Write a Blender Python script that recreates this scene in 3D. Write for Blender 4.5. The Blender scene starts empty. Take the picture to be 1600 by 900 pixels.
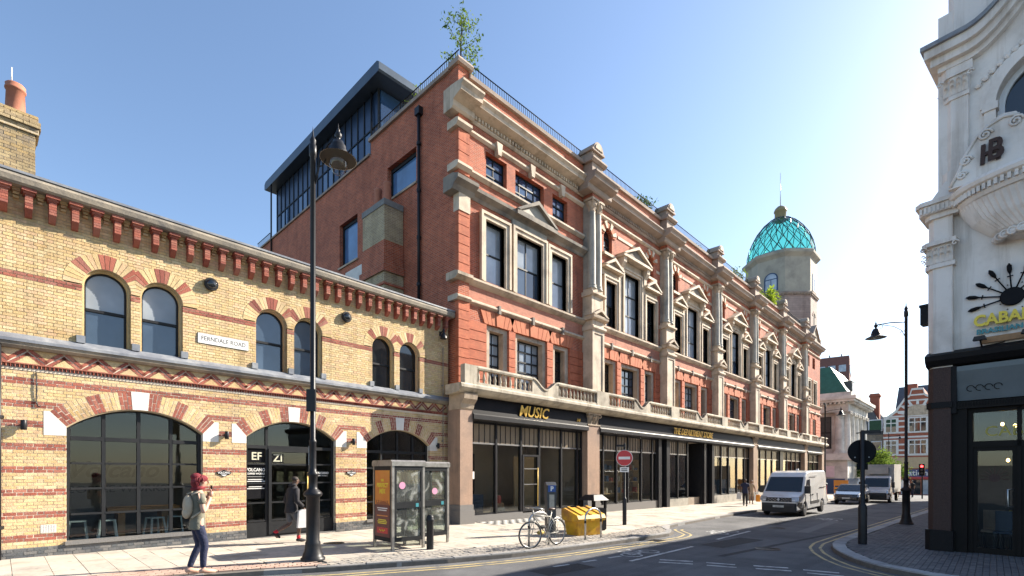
import bpy, math, random
from mathutils import Vector, Matrix
R=math.radians; PI=math.pi
rnd=random.Random(7)
sc=bpy.context.scene
# ------------------------------------------------------------------ camera
cam=bpy.data.cameras.new('camera'); cam.sensor_width=36; cam.lens=776/1600*36
cam.shift_x=0; cam.shift_y=(738-450)/1600; cam.clip_start=.1; cam.clip_end=3000
co=bpy.data.objects.new('camera',cam); sc.collection.objects.link(co)
VA=math.atan(752/776)                       # view direction, measured from +X towards +Y
co.location=(0,0,1.75); co.rotation_euler=(PI/2,0,VA-PI/2); sc.camera=co
# ------------------------------------------------------------------ sky, sun, exposure
SUN_EL,SUN_PHI=31,20
w=bpy.data.worlds.new('World'); sc.world=w; w.use_nodes=True
nt=w.node_tree; bg=nt.nodes['Background']; sk=nt.nodes.new('ShaderNodeTexSky'); sk.sky_type='NISHITA'; sk.sun_disc=False
sk.sun_elevation=R(SUN_EL); sk.sun_rotation=R(90+SUN_PHI); sk.altitude=20; sk.air_density=1.0; sk.dust_density=.62; sk.ozone_density=2.0
nt.links.new(sk.outputs[0],bg.inputs[0]); bg.inputs[1].default_value=.092
sl=bpy.data.lights.new('sun','SUN'); sl.energy=5.0; sl.angle=R(.5); sl.color=(1,.91,.78)
so=bpy.data.objects.new('sun',sl); sc.collection.objects.link(so)
sd=Vector((math.cos(R(SUN_PHI))*math.cos(R(SUN_EL)),-math.sin(R(SUN_PHI))*math.cos(R(SUN_EL)),math.sin(R(SUN_EL))))
so.rotation_euler=sd.to_track_quat('Z','Y').to_euler(); so.location=(60,-25,40)
sc.view_settings.view_transform='Standard'; sc.view_settings.look='None'; sc.view_settings.exposure=1.5; sc.view_settings.gamma=1
sc.cycles.use_denoising=True; sc.cycles.max_bounces=6; sc.cycles.transparent_max_bounces=12; sc.cycles.caustics_reflective=False; sc.cycles.caustics_refractive=False
def G(x): return -.0125*x if x<70 else -.875-.03*(x-70)                   # the street falls away gently along +X
# ------------------------------------------------------------------ materials
MT={}
def _n(nt,t,**k):
    n=nt.nodes.new(t)
    for a,b in k.items(): setattr(n,a,b)
    return n
def newmat(name):
    m=bpy.data.materials.new(name); m.use_nodes=True; MT[name]=m
    nt=m.node_tree; return m,nt,nt.nodes['Principled BSDF']
def ramp(nt,fac,cols):
    r=_n(nt,'ShaderNodeValToRGB'); e=r.color_ramp.elements
    while len(e)<len(cols): e.new(.5)
    for i,c in enumerate(cols):
        e[i].position=i/(len(cols)-1) if len(c)==3 else c[3]; e[i].color=(c[0],c[1],c[2],1)
    nt.links.new(fac,r.inputs[0]); return r.outputs[0]
def pos(nt): return _n(nt,'ShaderNodeNewGeometry').outputs['Position']
def noise(nt,scale,detail=4,rough=.55,vec=None):
    n=_n(nt,'ShaderNodeTexNoise'); n.inputs['Scale'].default_value=scale; n.inputs['Detail'].default_value=detail; n.inputs['Roughness'].default_value=rough
    nt.links.new(vec or pos(nt),n.inputs['Vector']); return n.outputs['Fac']
def mixc(nt,fac,a,b,mode='MIX'):
    n=_n(nt,'ShaderNodeMix',data_type='RGBA',blend_type=mode)
    for s,v in ((0,fac),(6,a),(7,b)):
        if hasattr(v,'links'): nt.links.new(v,n.inputs[s])
        elif isinstance(v,(int,float)): n.inputs[s].default_value=v
        else: n.inputs[s].default_value=(v[0],v[1],v[2],1)
    return n.outputs[2]
def mathn(nt,op,a,b=0):
    n=_n(nt,'ShaderNodeMath',operation=op)
    for i,v in enumerate((a,b)):
        if hasattr(v,'links'): nt.links.new(v,n.inputs[i])
        else: n.inputs[i].default_value=v
    return n.outputs[0]
def bumpn(nt,h,strength,dist,bs):
    b=_n(nt,'ShaderNodeBump'); b.inputs['Strength'].default_value=strength; b.inputs['Distance'].default_value=dist
    nt.links.new(h,b.inputs['Height']); nt.links.new(b.outputs[0],bs.inputs['Normal'])
def streak(nt,col,amt,tint,sc=(1.6,1.6,.10),lo=.52,hi=.74):
    mp=_n(nt,'ShaderNodeMapping'); mp.inputs['Scale'].default_value=sc; nt.links.new(pos(nt),mp.inputs['Vector'])
    f=ramp(nt,noise(nt,1.6,8,.68,mp.outputs[0]),[(0,0,0,lo),(amt,amt,amt,hi)]); return mixc(nt,f,col,tint,'MULTIPLY')
def mat(name,c1,c2=None,rough=.75,scale=3,bump=.0,bscale=40,metal=0,ior=1.5,stain=None,sscale=.7,detail=5,coat=0,rvar=0,drip=0,dtint=(.35,.32,.29),dsc=(1.6,1.6,.10)):
    m,nt,bs=newmat(name); c2=c2 or tuple(x*.75 for x in c1)
    col=ramp(nt,noise(nt,scale,detail),[tuple(c1)+(.3,),tuple(c2)+(.72,)])
    if stain:
        f=ramp(nt,noise(nt,sscale,6,.65),[(0,0,0,.46),(1,1,1,.68)]); col=mixc(nt,f,col,stain)
    if drip: col=streak(nt,col,drip,dtint,dsc)
    nt.links.new(col,bs.inputs['Base Color']); bs.inputs['Roughness'].default_value=rough; bs.inputs['Metallic'].default_value=metal; bs.inputs['IOR'].default_value=ior
    if rvar:
        rr=mathn(nt,'MULTIPLY_ADD',noise(nt,scale*2,4),rvar); nt.nodes[-1].inputs[2].default_value=rough-rvar/2; nt.links.new(rr,bs.inputs['Roughness'])
    if coat: bs.inputs['Coat Weight'].default_value=coat; bs.inputs['Coat Roughness'].default_value=.08
    if bump: bumpn(nt,noise(nt,bscale,5),bump,.02,bs)
    return m
def mat_piece(name,cols,rough=.85,bump=.35,bscale=60,stain=None,sscale=.5,drip=0,dsc=(1.6,1.6,.10),spots=0):
    # colour drawn per piece: a per-piece value in the mesh plus the object's own random number
    m,nt,bs=newmat(name)
    a=_n(nt,'ShaderNodeAttribute',attribute_name='r').outputs['Fac']; o=_n(nt,'ShaderNodeObjectInfo').outputs['Random']
    v=mathn(nt,'FRACT',mathn(nt,'ADD',a,o)); col=ramp(nt,v,cols)
    col=mixc(nt,.35,col,ramp(nt,noise(nt,14,5),[(.35,.35,.35,.25),(1,1,1,.75)]),'MULTIPLY')
    if stain:
        f=ramp(nt,noise(nt,sscale,6,.65),[(0,0,0,.5),(1,1,1,.72)]); col=mixc(nt,f,col,stain,'MULTIPLY')
    if drip: col=streak(nt,col,drip,(.42,.38,.34),dsc)
    if spots:
        vo=_n(nt,'ShaderNodeTexVoronoi'); vo.inputs['Scale'].default_value=spots; nt.links.new(pos(nt),vo.inputs['Vector']); f=ramp(nt,vo.outputs['Distance'],[(.55,.55,.55,.10),(0,0,0,.14)]); col=mixc(nt,f,col,(.12,.11,.10))
    nt.links.new(col,bs.inputs['Base Color']); bs.inputs['Roughness'].default_value=rough
    bumpn(nt,noise(nt,bscale,5),bump,.012,bs); return m
def mat_brick(name,c1,c2,mortar,bw=.225,bh=.072,ms=.008,rough=.85,rot=0,stain=None):
    m,nt,bs=newmat(name); p=pos(nt); sx=_n(nt,'ShaderNodeSeparateXYZ'); nt.links.new(p,sx.inputs[0])
    u=mathn(nt,'ADD',sx.outputs[0],sx.outputs[1]); cx=_n(nt,'ShaderNodeCombineXYZ'); nt.links.new(u,cx.inputs[0]); nt.links.new(sx.outputs[2],cx.inputs[1])
    b=_n(nt,'ShaderNodeTexBrick'); nt.links.new(cx.outputs[0],b.inputs['Vector'])
    for k,v in dict(Scale=1,**{'Brick Width':bw,'Row Height':bh,'Mortar Size':ms,'Mortar Smooth':.2,'Bias':-.1}).items(): b.inputs[k].default_value=v
    for k,v in (('Color1',c1),('Color2',c2),('Mortar',mortar)): b.inputs[k].default_value=(*v,1)
    col=mixc(nt,.5,b.outputs['Color'],ramp(nt,noise(nt,2.2,7,.65),[(.5,.5,.5,.3),(1.15,1.1,1.05,.7)]),'MULTIPLY')
    if stain:
        f=ramp(nt,noise(nt,.45,6,.7),[(0,0,0,.48),(.8,.8,.8,.75)]); col=mixc(nt,f,col,stain,'MULTIPLY')
    col=streak(nt,col,.75,(.50,.45,.42),(1.1,1.1,.09))
    nt.links.new(col,bs.inputs['Base Color']); bs.inputs['Roughness'].default_value=rough
    h=mathn(nt,'SUBTRACT',mathn(nt,'MULTIPLY',noise(nt,35,4),.4),b.outputs['Fac']); bumpn(nt,h,.5,.01,bs); return m
def schlick(nt,f0=.045):
    # reflectance of a pane by viewing angle, the same from both of its faces
    l=_n(nt,'ShaderNodeLayerWeight'); l.inputs[0].default_value=.5
    return mathn(nt,'ADD',mathn(nt,'MULTIPLY',mathn(nt,'POWER',l.outputs['Facing'],5),.9),f0)
def mat_glass(name,tint=(.75,.8,.8),ior=1.55,wav=.02,rough=0.0):
    m,nt,bs=newmat(name); nt.nodes.remove(bs)
    t=_n(nt,'ShaderNodeBsdfTransparent'); t.inputs[0].default_value=(*tint,1); g=_n(nt,'ShaderNodeBsdfGlossy'); g.inputs['Roughness'].default_value=rough
    f=schlick(nt); mx=_n(nt,'ShaderNodeMixShader')
    nt.links.new(f,mx.inputs[0]); nt.links.new(t.outputs[0],mx.inputs[1]); nt.links.new(g.outputs[0],mx.inputs[2])
    nt.links.new(mx.outputs[0],nt.nodes['Material Output'].inputs[0]); return m
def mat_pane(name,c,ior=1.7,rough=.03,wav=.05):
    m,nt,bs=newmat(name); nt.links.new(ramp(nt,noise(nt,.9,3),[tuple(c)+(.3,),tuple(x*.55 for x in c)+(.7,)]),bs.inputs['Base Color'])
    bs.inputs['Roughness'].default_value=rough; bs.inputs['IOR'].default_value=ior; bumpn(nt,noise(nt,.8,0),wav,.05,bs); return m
mat('asphalt',(.15,.15,.152),(.10,.101,.105),rough=.85,scale=1.3,bump=.6,bscale=150,stain=(.07,.07,.073),sscale=.3,detail=10,ior=1.4,drip=.8,dtint=(.55,.55,.56),dsc=(.06,1.1,1))
mat('earth',(.09,.085,.07),(.06,.06,.05),rough=.95)
mat_piece('flag',[(.54,.48,.40),(.47,.42,.355),(.58,.505,.42),(.42,.38,.33),(.52,.46,.38)],rough=.85,bump=.25,bscale=50,stain=(.5,.47,.44),sscale=.8,spots=2.6)
mat_piece('sett',[(.40,.36,.31),(.30,.28,.26),(.46,.41,.34),(.24,.23,.22)],bump=.5,stain=(.45,.43,.42),sscale=.7)
mat_piece('paver',[(.13,.12,.125),(.10,.10,.105),(.16,.15,.15),(.085,.085,.09)],bump=.4,stain=(.6,.6,.6),sscale=.8)
mat_piece('brick_paver',[(.48,.33,.26),(.42,.28,.22),(.53,.38,.30),(.38,.27,.22)],bump=.4)
mat_piece('granite_kerb',[(.30,.29,.28),(.24,.235,.23),(.36,.345,.33)],bump=.4,bscale=110,stain=(.5,.5,.5))
mat_piece('pale_kerb',[(.40,.40,.40),(.33,.335,.34),(.46,.46,.45)],bump=.4,bscale=110,stain=(.5,.5,.5))
mat('joint',(.16,.14,.12),(.10,.09,.08),rough=.95,scale=8)
mat('white_paint',(.62,.62,.60),(.38,.38,.37),rough=.7,scale=9,stain=(.16,.16,.16),sscale=5)
mat('yellow_paint',(.55,.42,.17),(.42,.33,.15),rough=.7,scale=9,stain=(.14,.13,.11),sscale=4)
mat('tile_white',(.68,.67,.63),(.58,.57,.53),rough=.35,scale=4); mat('tile_black',(.03,.03,.033),(.05,.05,.05),rough=.35,scale=4)
mat_piece('brick_yellow',[(.66,.475,.23),(.70,.545,.30),(.61,.44,.21),(.67,.495,.235),(.73,.59,.35),(.62,.425,.205),(.69,.52,.275),(.56,.425,.235),(.66,.45,.26),(.69,.50,.30)],bump=.6,bscale=45,stain=(.66,.60,.54),sscale=.6,drip=.8)
mat_piece('brick_sooty',[(.40,.30,.16),(.48,.37,.20),(.33,.25,.15),(.44,.31,.14),(.29,.23,.16)],bump=.6,bscale=45,stain=(.4,.38,.35),sscale=.9)
mat_piece('brick_red',[(.33,.088,.055),(.40,.125,.08),(.25,.065,.045),(.44,.18,.12),(.30,.085,.06),(.36,.15,.11)],bump=.6,bscale=45,stain=(.65,.6,.58),sscale=.7,drip=.7)
mat_piece('brick_blue',[(.10,.11,.115),(.075,.08,.09),(.14,.14,.14),(.18,.17,.16)],rough=.7,bump=.5,stain=(.7,.65,.6))
mat('mortar_light',(.72,.63,.50),(.60,.50,.38),rough=.95,scale=6); mat('mortar_dull',(.44,.35,.22),(.34,.27,.18),rough=.95,scale=6); mat('mortar_grey',(.24,.235,.22),(.17,.165,.16),rough=.95,scale=6)
mat('white_stone',(.74,.71,.66),(.66,.63,.58),rough=.7,scale=2,bump=.1,stain=(.55,.52,.47),sscale=1.2)
mat('stained_stone',(.34,.29,.22),(.22,.19,.15),rough=.9,scale=2.5,bump=.35,bscale=25,stain=(.13,.12,.11),sscale=1.4)
mat('lead',(.20,.215,.24),(.13,.14,.165),rough=.45,scale=3,bump=.15,bscale=8,stain=(.30,.31,.32),sscale=2)
mat('black_metal',(.012,.012,.014),(.018,.018,.021),rough=.42,scale=6,ior=1.35); mat('black_paint',(.007,.007,.009),(.011,.011,.013),rough=.5,scale=3,ior=1.18); mat('rail_black',(.012,.012,.014),(.016,.016,.018),rough=.8,ior=1.2)
mat('frame_black',(.014,.015,.017),(.022,.023,.025),rough=.5,scale=5,ior=1.3)
mat('steel',(.52,.52,.51),(.40,.40,.39),rough=.32,scale=8,metal=.9,rvar=.2)
mat_glass('glass',(.82,.85,.84),1.5); mat_glass('glass_clear',(.93,.95,.94),1.45,.01)
mat_pane('pane_dark',(.014,.018,.022),1.7); mat_pane('pane_sky',(.40,.45,.51),1.8,.04); mat_pane('pane_blind',(.34,.38,.42),1.6,.06); mat_pane('pane_reflect',(.06,.09,.135),1.8,.04); mat_pane('pane_azure',(.09,.20,.38),1.8,.04); mat_pane('pane_blue',(.035,.09,.19),1.9,.04)  # reflections are painted into the colour of the sky, reflect, azure and blue panes
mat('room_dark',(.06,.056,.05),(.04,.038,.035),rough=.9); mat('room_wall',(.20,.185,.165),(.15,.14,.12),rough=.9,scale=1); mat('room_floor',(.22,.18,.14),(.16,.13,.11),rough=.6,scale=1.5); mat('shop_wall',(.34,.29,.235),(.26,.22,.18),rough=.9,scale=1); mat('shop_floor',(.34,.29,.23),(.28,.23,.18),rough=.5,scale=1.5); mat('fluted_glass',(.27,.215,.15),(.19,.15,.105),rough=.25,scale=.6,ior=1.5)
mat('timber',(.36,.19,.075),(.25,.13,.05),rough=.55,scale=7); mat('pale_timber',(.62,.44,.26),(.52,.36,.20),rough=.6,scale=4); mat('stool_paint',(.40,.48,.48),(.33,.40,.41),rough=.5)
mat_brick('red_brick',(.50,.115,.045),(.32,.064,.028),(.44,.25,.17),ms=.0105,stain=(.55,.50,.48))
mat_brick('red_brick_rubbed',(.53,.155,.072),(.44,.115,.055),(.38,.15,.09),ms=.003,stain=(.72,.66,.62))
mat_brick('red_brick_pink',(.53,.22,.14),(.46,.175,.11),(.44,.23,.16),ms=.003,stain=(.8,.76,.74))
mat_brick('pink_block',(.40,.30,.26),(.34,.25,.215),(.26,.20,.17),bw=.5,bh=.25,ms=.012,stain=(.6,.57,.55))
mat_brick('stock_brick',(.46,.36,.20),(.33,.25,.15),(.52,.45,.33),ms=.011,stain=(.4,.37,.33))
mat('rubbed_arch',(.54,.18,.085),(.44,.13,.06),rough=.85,scale=2.5,bump=.2)
mat('stone',(.54,.43,.315),(.42,.33,.24),rough=.82,scale=1.6,bump=.25,bscale=30,stain=(.28,.23,.17),sscale=1.1,drip=.8)
mat('stone_pale',(.62,.51,.385),(.50,.405,.30),rough=.8,scale=1.8,bump=.2,stain=(.36,.295,.22),sscale=1.3,drip=.8)
mat('stone_dark',(.30,.26,.21),(.19,.165,.135),rough=.85,scale=1.4,bump=.3,bscale=25,stain=(.11,.10,.09),sscale=1.2)
mat('stone_column',(.40,.37,.31),(.29,.27,.23),rough=.7,scale=1.5,bump=.15,stain=(.20,.19,.165),sscale=1.0)
mat('stone_balcony',(.55,.49,.38),(.42,.37,.29),rough=.85,scale=1.5,bump=.3,bscale=30,stain=(.24,.21,.165),sscale=1.0,drip=.85)
mat('stone_brown',(.37,.29,.23),(.28,.215,.17),rough=.85,scale=1.5,bump=.2,stain=(.22,.18,.15))
mat('tower_stone',(.43,.39,.31),(.34,.31,.25),rough=.85,scale=.8,bump=.25,bscale=12,stain=(.25,.23,.19),sscale=.5)
mat('granite_pink',(.44,.30,.22),(.27,.18,.13),rough=.4,scale=55,detail=4,stain=(.25,.18,.14),sscale=1.2,drip=.6); mat('granite_grey',(.20,.19,.18),(.12,.115,.11),rough=.5,scale=50)
mat('gold',(.86,.58,.14),(.78,.50,.11),rough=.4,metal=.25,scale=4)
mat('roof_metal',(.075,.10,.13),(.055,.075,.10),rough=.4,metal=.5,scale=1.5); mat('panel_navy',(.025,.05,.10),(.018,.036,.075),rough=.3,scale=1.2,metal=.3)
mat('slate',(.09,.095,.105),(.06,.063,.07),rough=.6,scale=3,bump=.3,bscale=14); mat('terracotta',(.43,.17,.10),(.34,.125,.075),rough=.8,scale=5)
mat('stucco',(.78,.73,.68),(.70,.65,.60),rough=.75,scale=1.2,bump=.2,bscale=22,stain=(.56,.51,.46),sscale=.9,drip=.8,dtint=(.55,.5,.45))
mat('granite_dark',(.075,.048,.042),(.045,.03,.027),rough=.5,scale=45,detail=3,ior=1.22); mat('granite_black',(.016,.015,.016),(.010,.010,.011),rough=.5,scale=40,detail=3,ior=1.2)
mat('dark_door',(.013,.011,.010),(.009,.008,.008),rough=.5,scale=3,ior=1.2); mat('fascia_grey',(.10,.125,.14),(.07,.09,.10),rough=.3,scale=1.6)
mat('sign_yellow',(.80,.62,.05),(.72,.55,.04),rough=.45); mat('sign_teal',(.05,.27,.31),(.04,.22,.25),rough=.45)
def mat_leaf(name,c1,c2):
    m,nt,bs=newmat(name); nt.nodes.remove(bs); col=ramp(nt,noise(nt,9,3),[tuple(c1)+(.3,),tuple(c2)+(.7,)]); d=_n(nt,'ShaderNodeBsdfDiffuse'); t=_n(nt,'ShaderNodeBsdfTranslucent'); mx=_n(nt,'ShaderNodeMixShader'); mx.inputs[0].default_value=.4
    nt.links.new(col,d.inputs[0]); nt.links.new(col,t.inputs[0]); nt.links.new(d.outputs[0],mx.inputs[1]); nt.links.new(t.outputs[0],mx.inputs[2]); nt.links.new(mx.outputs[0],nt.nodes['Material Output'].inputs[0])
mat_leaf('leaf',(.08,.15,.03),(.045,.095,.02)); mat_leaf('leaf_light',(.20,.27,.05),(.12,.19,.035)); mat_leaf('leaf_lime',(.36,.45,.05),(.26,.36,.035))
mat('bark',(.12,.095,.07),(.08,.06,.045),rough=.9,scale=12)
# ------------------------------------------------------------------ mesh builder and object helpers
COL=sc.collection; ORG={}
class MB:
    def __init__(s): s.v=[]; s.f=[]; s.r=[]; s.sm=[]
    def add(s,vs,fs,r=0.,smooth=False):
        o=len(s.v); s.v+= [tuple(p) for p in vs]
        for f in fs: s.f.append(tuple(o+i for i in f)); s.r.append(r); s.sm.append(smooth)
        return s
    def box(s,x0,x1,y0,y1,z0,z1,r=0.,nofaces=()):
        vs=[(x0,y0,z0),(x1,y0,z0),(x1,y1,z0),(x0,y1,z0),(x0,y0,z1),(x1,y0,z1),(x1,y1,z1),(x0,y1,z1)]
        fs=dict(b=(0,3,2,1),t=(4,5,6,7),f=(0,1,5,4),r=(1,2,6,5),k=(2,3,7,6),l=(3,0,4,7))
        return s.add(vs,[f for k,f in fs.items() if k not in nofaces],r)
    def prism(s,poly,a0,a1,ax='y',r=0.,back=True):
        # poly in the plane across axis ax, extruded from a0 to a1; ax y: (x,z), x: (y,z), z: (x,y)
        n=len(poly)
        ar=sum(poly[i][0]*poly[(i+1)%n][1]-poly[(i+1)%n][0]*poly[i][1] for i in range(n))
        if (ar<0)!=(ax=='y' and False): poly=poly[::-1]
        f={'y':lambda p,a:(p[0],a,p[1]),'x':lambda p,a:(a,p[0],p[1]),'z':lambda p,a:(p[0],p[1],a)}[ax]
        vs=[f(p,a0) for p in poly]+[f(p,a1) for p in poly]
        front=tuple(range(n)); bk=tuple(range(2*n-1,n-1,-1))
        if ax=='y': fs=[front]+([bk] if back else [])+[(i,n+i,n+(i+1)%n,(i+1)%n) for i in range(n)]
        else: fs=[front[::-1]]+([bk[::-1]] if back else [])+[(i,(i+1)%n,n+(i+1)%n,n+i) for i in range(n)]
        return s.add(vs,fs,r)
    def sweep(s,prof,x0,x1,r=0.): return s.prism(prof,x0,x1,'x',r)      # prof: (y,z) outline run along x
    def lathe(s,prof,n=16,c=(0,0),a0=0,a1=2*PI,smooth=True,cap=True,sx=1,sy=1,r=0.):
        full=abs(a1-a0-2*PI)<1e-6; m=n if full else n+1; vs=[]
        for (rr,z) in prof:
            for i in range(m):
                a=a0+(a1-a0)*i/n; vs.append((c[0]+rr*math.cos(a)*sx,c[1]+rr*math.sin(a)*sy,z))
        fs=[]
        for j in range(len(prof)-1):
            for i in range(n):
                k=(i+1)%m; fs.append((j*m+i,j*m+k,(j+1)*m+k,(j+1)*m+i))
        s.add(vs,fs,r,smooth)
        if cap and full:
            if prof[0][0]>1e-4: s.add([vs[i] for i in range(m)],[tuple(range(m))[::-1]],r)
            if prof[-1][0]>1e-4: s.add(vs[-m:],[tuple(range(m))],r)
        return s
    def tube(s,path,rad,n=8,smooth=True,cap=True,r=0.):
        P=[Vector(p) for p in path]; rads=rad if isinstance(rad,(list,tuple)) else [rad]*len(P); vs=[]; up=None
        for i,p in enumerate(P):
            d=(P[min(i+1,len(P)-1)]-P[max(i-1,0)]); d=d.normalized() if d.length>1e-9 else Vector((0,0,1))
            if up is None: up=Vector((0,0,1)) if abs(d.z)<.9 else Vector((1,0,0))
            a=d.cross(up); a=a.normalized() if a.length>1e-6 else d.orthogonal().normalized(); b=a.cross(d).normalized(); up=b
            for k in range(n):
                t=2*PI*k/n; vs.append(p+(a*math.cos(t)+b*math.sin(t))*rads[i])
        fs=[(i*n+k,i*n+(k+1)%n,(i+1)*n+(k+1)%n,(i+1)*n+k) for i in range(len(P)-1) for k in range(n)]
        if cap: fs+=[tuple(range(n))[::-1],tuple(range((len(P)-1)*n,len(P)*n))]
        return s.add(vs,fs,r,smooth)
    def bar(s,a,b,w,h=None,r=0.):
        # square bar between two points
        a=Vector(a); b=Vector(b); d=(b-a).normalized(); up=Vector((0,0,1)) if abs(d.z)<.95 else Vector((0,1,0))
        x=d.cross(up).normalized()*w/2; y=x.cross(d).normalized()*(h or w)/2
        vs=[p+q for p in (a,b) for q in (-x-y,x-y,x+y,-x+y)]
        return s.add(vs,[(0,1,2,3)[::-1],(4,5,6,7),(0,1,5,4),(1,2,6,5),(2,3,7,6),(3,0,4,7)],r)
    def ball(s,c,rx,ry=None,rz=None,n=12,m=8,r=0.):
        ry=ry or rx; rz=rz or rx
        pr=[(max(1e-5,math.sin(PI*j/m)),-math.cos(PI*j/m)) for j in range(m+1)]
        vs=[(c[0]+p*math.cos(2*PI*i/n)*rx,c[1]+p*math.sin(2*PI*i/n)*ry,c[2]+z*rz) for p,z in pr for i in range(n)]
        return s.add(vs,[(j*n+i,j*n+(i+1)%n,(j+1)*n+(i+1)%n,(j+1)*n+i) for j in range(m) for i in range(n)],r,True)
    def xf(s,M):
        s.v=[tuple(M@Vector(p)) for p in s.v]; return s
    def mesh(s,name,mt,org=(0,0,0),bevel=0):
        me=bpy.data.meshes.new(name)
        v=[(p[0]-org[0],p[1]-org[1],p[2]-org[2]) for p in s.v]
        me.from_pydata(v,[],s.f); me.polygons.foreach_set('use_smooth',s.sm)
        if any(s.r):
            at=me.attributes.new('r','FLOAT','FACE'); at.data.foreach_set('value',s.r)
        me.materials.append(MT[mt]); me.update(); return me
    def build(s,name,mt,parent=None,**kw):
        org=ORG.get(parent.name,(0,0,0)) if parent else (0,0,0)
        o=bpy.data.objects.new(name,s.mesh(name,mt,org)); COL.objects.link(o)
        if parent: o.parent=parent; ORG[o.name]=org
        for k,x in kw.items(): o[k]=x
        return o
def inst(me,name,parent,loc,rz=0,rot=None,scale=None):
    o=bpy.data.objects.new(name,me); COL.objects.link(o)
    if parent:
        org=ORG.get(parent.name,(0,0,0)); o.parent=parent; o.location=(loc[0]-org[0],loc[1]-org[1],loc[2]-org[2])
    else: o.location=loc
    if rot: o.rotation_euler=rot
    elif rz: o.rotation_euler=(0,0,rz)
    if scale: o.scale=scale
    return o
def thing(name,label,cat,loc=(0,0,0),rz=0,group=None,org=(0,0,0)):
    o=bpy.data.objects.new(name,None); COL.objects.link(o); o.location=loc; o.rotation_euler=(0,0,rz); o.empty_display_size=.3
    o['label']=label; o['category']=cat
    if group: o['group']=group
    ORG[o.name]=org; return o
def tag(o,label,cat,group=None):
    o['label']=label; o['category']=cat
    if group: o['group']=group
    return o
def struct(o): o['kind']='structure'; return o
def stuff(o): o['kind']='stuff'; return o
def copytree(o,parent=None):
    c=o.copy(); COL.objects.link(c); c.parent=parent; ORG[c.name]=ORG.get(o.name,(0,0,0))
    for ch in o.children: copytree(ch,c)
    return c
def text(name,s,size,mt,parent,loc,rot=(PI/2,0,0),ext=.01,align='CENTER',shear=0,bold=0,sx=1,vert='BOTTOM_BASELINE'):
    cu=bpy.data.curves.new(name,'FONT'); cu.body=s; cu.size=size; cu.extrude=ext; cu.align_x=align; cu.align_y=vert; cu.shear=shear; cu.offset=bold; cu.materials.append(MT[mt])
    cu.resolution_u=3
    tmp=bpy.data.objects.new(name,cu); COL.objects.link(tmp); me=bpy.data.meshes.new_from_object(tmp); bpy.data.objects.remove(tmp); me.name=name
    o=bpy.data.objects.new(name,me); COL.objects.link(o)
    if parent:
        org=ORG.get(parent.name,(0,0,0)); o.parent=parent; loc=tuple(a-b for a,b in zip(loc,org))
    o.location=loc; o.rotation_euler=rot; o.scale=(sx,1,1); return o
def arc(cx,cz,r,a0,a1,n): return [(cx+r*math.cos(a0+(a1-a0)*i/n),cz+r*math.sin(a0+(a1-a0)*i/n)) for i in range(n+1)]
def clipx(poly,xc,keep):   # keep side: -1 keeps x<=xc, +1 keeps x>=xc
    out=[]; n=len(poly)
    for i in range(n):
        a,b=poly[i],poly[(i+1)%n]; ia=(a[0]-xc)*keep>=0; ib=(b[0]-xc)*keep>=0
        if ia: out.append(a)
        if ia!=ib:
            t=(xc-a[0])/(b[0]-a[0]); out.append((xc,a[1]+t*(b[1]-a[1])))
    return out
def pip(x,z,poly):
    ins=False; n=len(poly)
    for i in range(n):
        (x0,z0),(x1,z1)=poly[i],poly[(i+1)%n]
        if (z0>z)!=(z1>z) and x<(x1-x0)*(z-z0)/(z1-z0)+x0: ins=not ins
    return ins
# ------------------------------------------------------------------ ground, road, pavements
def gz(mb):
    mb.v=[(x,y,z+G(x)) for x,y,z in mb.v]; return mb
struct(gz(MB().add([(-900,-900,-.25),(1500,-900,-.25),(1500,900,-.25),(-900,900,-.25)],[(0,1,2,3)])).build('ground','earth'))
xs=[-60+i*10 for i in range(31)]
m=MB(); m.add([(x,y,-.11) for y in (-70,30) for x in xs],[(i,i+1,len(xs)+i+1,len(xs)+i) for i in range(len(xs)-1)])
struct(gz(m).build('road','asphalt'))
KL=[(-14,10.9),(-6,10.7),(0,10.4),(2.2,10.05),(3.4,9.65),(4.6,9.1),(5.7,8.7),(6.65,8.35),(8.2,7.95),(9.8,7.72),(11.6,7.6),(13.2,7.5),(14.9,7.45),(15.6,7.62),(16.1,8.05),(16.8,8.58),(18.4,8.8),(23,9.2),(29,9.55),(40,9.6),(52,9.4),(72,9.3)]
KR=[(72,2.3),(52,2.55),(38,2.76),(31,2.98),(19,3.25),(16.6,3.27),(15.5,3.12),(14.6,2.84),(13.6,2.4),(12.85,1.95),(12.35,1.45),(12.02,.85),(11.85,0),(11.8,-3),(11.8,-14)]
def resample(P,step):
    out=[Vector(P[0])]; acc=0
    for a,b in zip(P,P[1:]):
        a=Vector(a); b=Vector(b); L=(b-a).length; t=step-acc
        while t<=L: out.append(a+(b-a)*(t/L)); t+=step
        acc=L-(t-step)
    return out
def offset(P,d):       # left-hand offset of a polyline
    out=[]
    for i,p in enumerate(P):
        t=(Vector(P[min(i+1,len(P)-1)])-Vector(P[max(i-1,0)])).normalized(); out.append(Vector(p)+Vector((-t.y,t.x))*d)
    return out
def interp(P,x):
    for (x0,y0),(x1,y1) in zip(P,P[1:]):
        if x0<=x<=x1: return y0+(y1-y0)*(x-x0)/(x1-x0)
    return P[0][1] if x<P[0][0] else P[-1][1]
def ribbon(P,d0,d1,z):
    A=offset(P,d0); B=offset(P,d1); n=len(P)
    return MB().add([(p.x,p.y,z) for p in A]+[(p.x,p.y,z) for p in B],[(i,i+1,n+i+1,n+i)[::1] for i in range(n-1)])
BACK=15.6
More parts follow.
